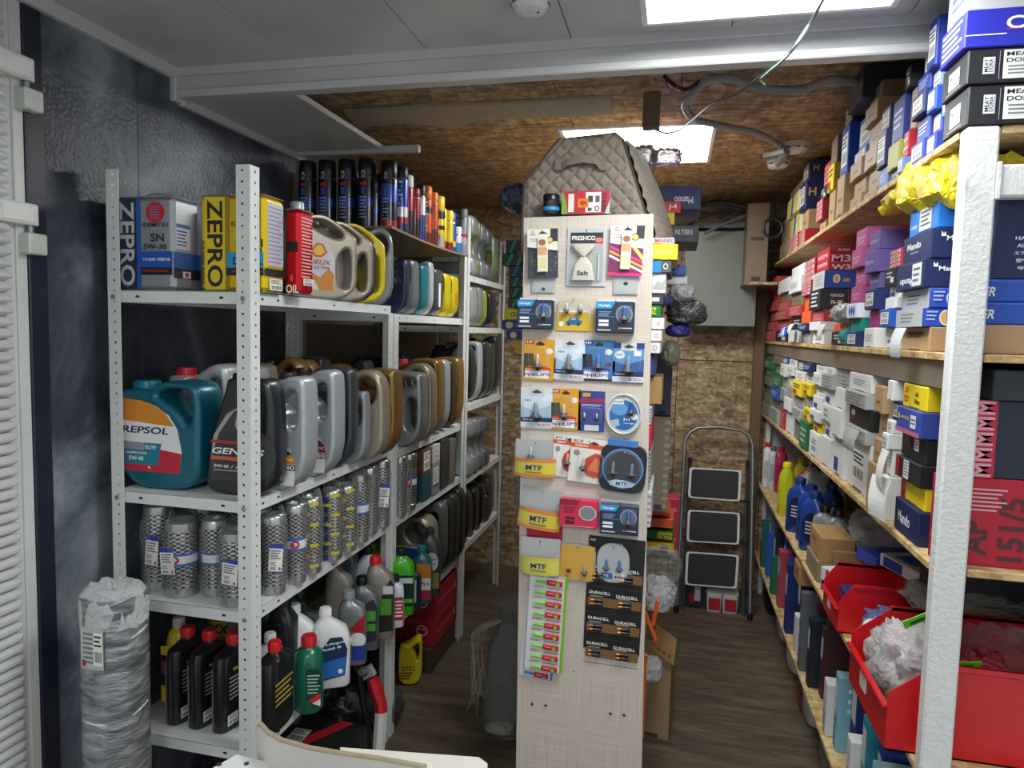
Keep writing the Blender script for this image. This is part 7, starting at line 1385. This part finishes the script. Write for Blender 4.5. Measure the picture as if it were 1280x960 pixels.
# cable trunking and cable loops above the cabinet
b = B(); p = P(865, 282, Y=4.88); q = P(960, 276, Y=4.88); b.box(p.x, q.x, 4.86, 5.02, p.z-.02, p.z+.02, M('7c8084', .5), .003); o = b.build('cable_tray'); tag(o, 'grey cable trunking above the wall cabinet', 'trunking')
CB = M('1b1d22', .45)
for i, (pts, r_, lb) in enumerate([([(850, 268), (870, 258), (900, 252), (930, 258), (945, 275), (947, 300)], .016, 'thick black cable arching over the wall cabinet'), ([(856, 285), (880, 270), (910, 262), (935, 270), (940, 290)], .012, 'black cable loop directly under the thick arch'), ([(850, 275), (875, 266), (905, 270), (930, 262)], .010, 'black cable sagging towards the right above the cabinet'), ([(880, 292), (900, 282), (925, 272), (952, 262)], .010, 'grey cable rising to the right above the cabinet')]):
    b = B(); pp = [P(x, y, Y=4.72-.02*i) for x, y in pts]; b.tube(pp, r_, CB if i < 3 else M('5c6068', .5), 8); tag(b.build('cable'), lb, 'cable')
b = B(); pp = [P(966+12*math.cos(t*PI/8)*(1), 285+12*math.sin(t*PI/8), Y=4.4) for t in range(16)]; b.tube(pp, .010, CB, 8, True); tag(b.build('cable_coil'), 'small black cable coil left of the top right shelf', 'cable')
x0 = P(935, 300, Y=4.70).x
# cardboard boxes stored high at the back
carton(P(934, 300, Y=4.55).x, P(962, 300, Y=4.55).x, 4.60, 4.78, P(945, 352, Y=4.55).z, P(945, 252, Y=4.55).z, '7c6c58', 'dim brown carton high beside the wall cabinet', (), [('L', .2, .5, .8, .6, 1, '4c4030')], end='f')
b = B(); bz = P(945, 352, Y=4.55).z; b.box(P(932, 300, Y=4.55).x, .60, 4.54, 5.03, bz-.02, bz-.001, OSB, .002); o = b.build('wall_plank'); tag(o, 'chipboard ledge under the dim brown carton', 'shelf')
# duct tape-like foam strip, block, wires, duct, smoke detectors on the ceilings
b = B(); rg = []; n = 44; pa = P(443, 152, Z=2.69); pb_ = P(770, 150, Z=2.69)
for i in range(n+1):
    u = i/n; x = pa.x+(pb_.x-pa.x)*u; ed = .02+.035*abs(noise.noise(Vector((u*5, 0, 0))))+(.10*math.exp(-((u-.38)/.07)**2))+.008*noise.noise(Vector((u*60, 1, 0)))
    rg.append([(x, pa.y-.10, 2.711), (x, pa.y-.10, 2.70), (x, pa.y+ed-.01, 2.674), (x, pa.y+ed, 2.711)])
b.ring(rg, M('b0a898', .85, var=.2, scale=60, bump=.8, bscale=120), False); tag(b.build('foam_strip'), 'ragged strip of grey mineral foam along the rear ceiling joint', 'insulation')
b = B(); p = P(816, 118, Z=2.70); b.box(p.x-.035, p.x+.03, p.y, p.y+.05, 2.58, 2.708, M('6c5c4c', .6), .002); tag(b.build('wood_block'), 'short brown wooden block hanging from the rear ceiling', 'block')
DG = M('8c9094', .5, var=.05)
def duct(pts, r_, zc, label, ribs=True, col=DG):
    pp = [P(x, y, Z=z) for x, y, z in pts]; sm = []
    for i in range(len(pp)-1):
        p0, p1, p2, p3 = pp[max(0, i-1)], pp[i], pp[i+1], pp[min(len(pp)-1, i+2)]
        for k in range(12 if ribs else 6):
            t = k/(12 if ribs else 6); sm.append(.5*((2*p1)+(p2-p0)*t+(2*p0-5*p1+4*p2-p3)*t*t+(3*p1-p0-3*p2+p3)*t**3))
    sm.append(pp[-1]); b = B(); b.tube(sm, [r_*(1+(.10 if i % 2 else 0)) for i in range(len(sm))] if ribs else r_, col, 10); return tag(b.build('conduit' if ribs else 'cable'), label, 'conduit' if ribs else 'cable')
duct([(1080, 105, 2.68), (1040, 100, 2.68), (1000, 112, 2.67), (950, 110, 2.67), (915, 98, 2.67), (882, 98, 2.68)], .014, 0, 'grey ribbed conduit snaking across the rear ceiling to the right')
duct([(884, 98, 2.66), (866, 118, 2.65), (856, 132, 2.65), (868, 148, 2.65), (905, 158, 2.66), (945, 166, 2.67), (975, 182, 2.68), (982, 190, 2.68)], .013, 0, 'grey ribbed conduit bending round towards the smoke detectors')
duct([(982, 188, 2.66), (968, 192, 2.66), (955, 194, 2.66)], .013, 0, 'short cut end of grey conduit beside the smoke detectors')
duct([(984, 190, 2.66), (976, 198, 2.66), (972, 206, 2.67)], .012, 0, 'short conduit branch to the lower smoke detector')
WR = M('2a2e30', .45)
duct([(1032, -6, 2.62), (1012, 30, 2.58), (996, 55, 2.53), (975, 78, 2.50), (945, 100, 2.49), (918, 118, 2.50), (890, 130, 2.53), (868, 148, 2.58), (850, 162, 2.62), (830, 166, 2.64), (806, 155, 2.70)], .0042, 0, 'thin twisted dark wire hanging from the front ceiling to the rear one', False, WR)
duct([(1010, 32, 2.57), (985, 68, 2.51), (958, 92, 2.488), (950, 100, 2.486), (956, 106, 2.486)], .0025, 0, 'pale thin wire wound round the dark hanging wire', False, M('6c8c7c', .5))
duct([(830, 95, 2.70), (845, 108, 2.66), (858, 112, 2.65), (872, 104, 2.66), (882, 98, 2.67)], .007, 0, 'short black cable entering the conduit', False, CB)
duct([(832, 98, 2.70), (834, 108, 2.66), (842, 112, 2.65), (850, 104, 2.66), (856, 98, 2.69)], .0025, 0, 'thin red wire loop near the ceiling step', False, M('a84838', .5))
duct([(852, 96, 2.70), (852, 108, 2.66), (848, 112, 2.66)], .0025, 0, 'second thin red wire beside the loop', False, M('a84838', .5))
def smoke(px, py, z, label, s=1.):
    p = P(px, py, Z=z-.03); T = thing('smoke_detector', label, 'smoke detector', (p.x, p.y, z)); WM = M('dcdedf', .4, var=.03)
    b = B(); b.lathe([(.052*s, 0), (.052*s, -.012), (.046*s, -.016)], WM, 28); b.build('base', T)
    b = B(); b.lathe([(.044*s, -.016), (.047*s, -.022), (.047*s, -.030), (.038*s, -.042), (.020*s, -.046), (.0, -.047)][:5], WM, 28); b.build('cover', T)
    b = B()
    for k in range(8):
        a_ = 2*PI*k/8; b.box(.044*s, .0485*s, -.010, .010, -.030, -.024, M('5c6064', .6), T=Matrix.Rotation(a_, 4, 'Z'))
    v = b.build('vent_slots', T); v['kind'] = 'stuff'
    b = B(); b.lathe([(.004, -.042), (.004, -.0475)], M('707478', .4), 10, (.02*s, -.0, 0)); b.build('indicator', T)
smoke(663, 8, ZF-.002, 'white smoke detector on the front ceiling at the top edge'); smoke(995, 187, 2.71, 'white smoke detector on the rear ceiling, upper of two', 1.15); smoke(972, 207, 2.71, 'white smoke detector on the rear ceiling, lower of two', 1.1)
p = P(1095, 95, Y=2.6); b = B(); b.box(p.x-.05, p.x+.1, 2.55, 2.75, 2.60, 2.705, M('2a2c33', .5), .003); tag(b.build('junction_box'), 'dark junction box at the right end of the conduit', 'box')
# ================================================================ STRETCH WRAPPED ROLL
cx_, cy_ = -1.43, 1.50
T = thing('wrapped_bundle', 'tall grey bundle wrapped in shiny stretch film standing beside the shutter', 'bundle', (cx_, cy_, 0))
b = B(); rg = []; zt_ = 1.08
for i in range(60):
    z = zt_*i/59; rg.append([((.080+.0016*noise.noise(Vector((math.cos(2*PI*j/36)*3, math.sin(2*PI*j/36)*3, z*9))))*math.copysign(abs(math.cos(2*PI*j/36))**.8, math.cos(2*PI*j/36)), (.072+.0016*noise.noise(Vector((j*.3, z*8, 4))))*math.copysign(abs(math.sin(2*PI*j/36))**.8, math.sin(2*PI*j/36)), z) for j in range(36)])
b.ring(rg, STRETCH, True); b.build('wrapped_core', T)
b = B(); rg = []
for i, (z, k) in enumerate(((1.0, 1.05), (1.05, 1.06), (1.082, 1.0), (1.098, .8), (1.10, .55), (1.095, .35), (1.08, .2))):
    rg.append([(.081*k*math.cos(2*PI*j/30)*(1+.10*noise.noise(Vector((j*.5, i*.7, 2)))), .073*k*math.sin(2*PI*j/30)*(1+.1*noise.noise(Vector((j*.5, i*.7, 7)))), z+.012*noise.noise(Vector((j*.6, i, 3)))) for j in range(30)])
b.ring(rg, film('film_crown', 'e0e4e6', .5, .1, 26), True, False); b.build('film_crown', T)
b = B(); art(b, [('R', 0, 0, 1, 1, 'b8bab8'), ('L', .1, .1, .9, .9, 7, '6c6e70'), ('R', .05, .05, .22, .2, '8c3034'), ('K', .55, .1, .95, .9)], .07, .11, frame('f', -.035, -.0740, .90)); b.build('label_sheet', T)
for k in range(5):
    b = B(); z0 = .12+.21*k; b.tube([(.082*math.cos(a)*1.0, .0742*math.sin(a), z0+.02*math.cos(a)+.01*math.sin(2*a)) for a in [2*PI*j/20 for j in range(20)]], .0018, M('e4e6e8', .15, coat=.5), 5, True); b.build('film_band', T)
# ================================================================ FOREGROUND COUNTER
CW = M('d6d2c8', .45, var=.05, scale=5)
T = thing('counter_top', 'cream table top with rounded corner at the bottom edge of the view', 'table', (0, 0, 0))
pts = [P(425, 934, Z=.90), P(602, 947, Z=.90), P(611, 951, Z=.90), P(614, 962, Z=.90)]
y1 = pts[0].y; b = B(); f0 = P(428, 946, Z=.90); f1 = P(545, 990, Z=.90); f2 = P(622, 1010, Z=.90)
pr = [(pts[0].x, pts[0].y), (pts[1].x-.006, pts[1].y), (pts[2].x, pts[2].y-.01), (pts[3].x, pts[3].y-.03), (f2.x, f2.y), (f1.x, f1.y), (f0.x, f0.y)]
b.ring([[(x, y, .875) for x, y in pr][::-1], [(x, y, .90) for x, y in pr][::-1]], CW, False); b.build('top', T)
for x, y in ((pts[0].x+.05, pts[0].y-.035), (pts[3].x-.04, pts[3].y-.05), (f1.x+.03, f1.y+.03)):
    b = B(); b.box(x-.02, x+.02, y-.02, y+.02, 0, .8745, M('b8b6b0', .5), .002); b.build('leg', T)
T = thing('curved_panel', 'curved white plastic seat back with worn brown rim at the bottom edge', 'chair', (0, 0, 0))
rim = [P(323, 907, Y=1.34), P(333, 918, Y=1.315), P(350, 928, Y=1.29), P(385, 938, Y=1.26), P(420, 944, Y=1.24), P(470, 951, Y=1.21), P(530, 962, Y=1.18)]
b = B(); rg = []
for i in range(25):
    u = i/24*6; k = min(5, int(u)); p = rim[k].lerp(rim[k+1], u-k); rg.append([(p.x, p.y, p.z), (p.x, p.y-.004, p.z-.10), (p.x+.004, p.y-.006, p.z-.34), (p.x+.004, p.y+.008, p.z-.34), (p.x, p.y+.010, p.z-.10), (p.x, p.y+.013, p.z)])
b.ring(rg, M('cfcbc6', .45, var=.06), True); b.build('back_shell', T)
b = B(); b.tube([(p.x, p.y+.006, p.z+.001) for p in rim], .006, M('a89c80', .6, var=.2, scale=40), 8); b.build('worn_rim', T)
for x, y in ((rim[0].x+.02, 1.32), (rim[-1].x-.02, 1.19)):
    b = B(); b.tube([(x, y, rim[-1].z-.30), (x, y, .0)], .012, M('9c9ea0', .35, .6), 8); b.build('leg', T)
T = thing('white_board_box', 'white board with screw heads at the lower left beside the curved seat back', 'board', (0, 0, 0))
a = P(298, 944, Y=1.32); zb_ = a.z; q0 = P(262, 962, Z=zb_); q1 = P(296, 943, Z=zb_); q2 = P(330, 948, Z=zb_); 
b = B(); pr = [(q0.x, q0.y), (q1.x, q1.y), (q2.x+.03, q2.y-.01), (q2.x+.03, q0.y-.25), (q0.x-.05, q0.y-.25)]
b.ring([[(x, y, zb_-.02) for x, y in pr][::-1], [(x, y, zb_) for x, y in pr][::-1]], M('dfe0de', .4, var=.03), False); b.build('panel_top', T)
for px, py in ((274, 956), (308, 955)):
    p = P(px, py, Z=zb_); b = B(); b.lathe([(.006, 0), (.005, .002)], M('3c3e42', .4, .5), 12, (p.x, p.y, zb_+.0003)); b.build('screw', T)
for x, y in ((q1.x+.02, q1.y-.04), (q2.x, q2.y-.12)):
    b = B(); b.box(x-.012, x+.012, y-.012, y+.012, 0, zb_-.0205, M('b8b6b0', .5), .002); b.build('leg', T)
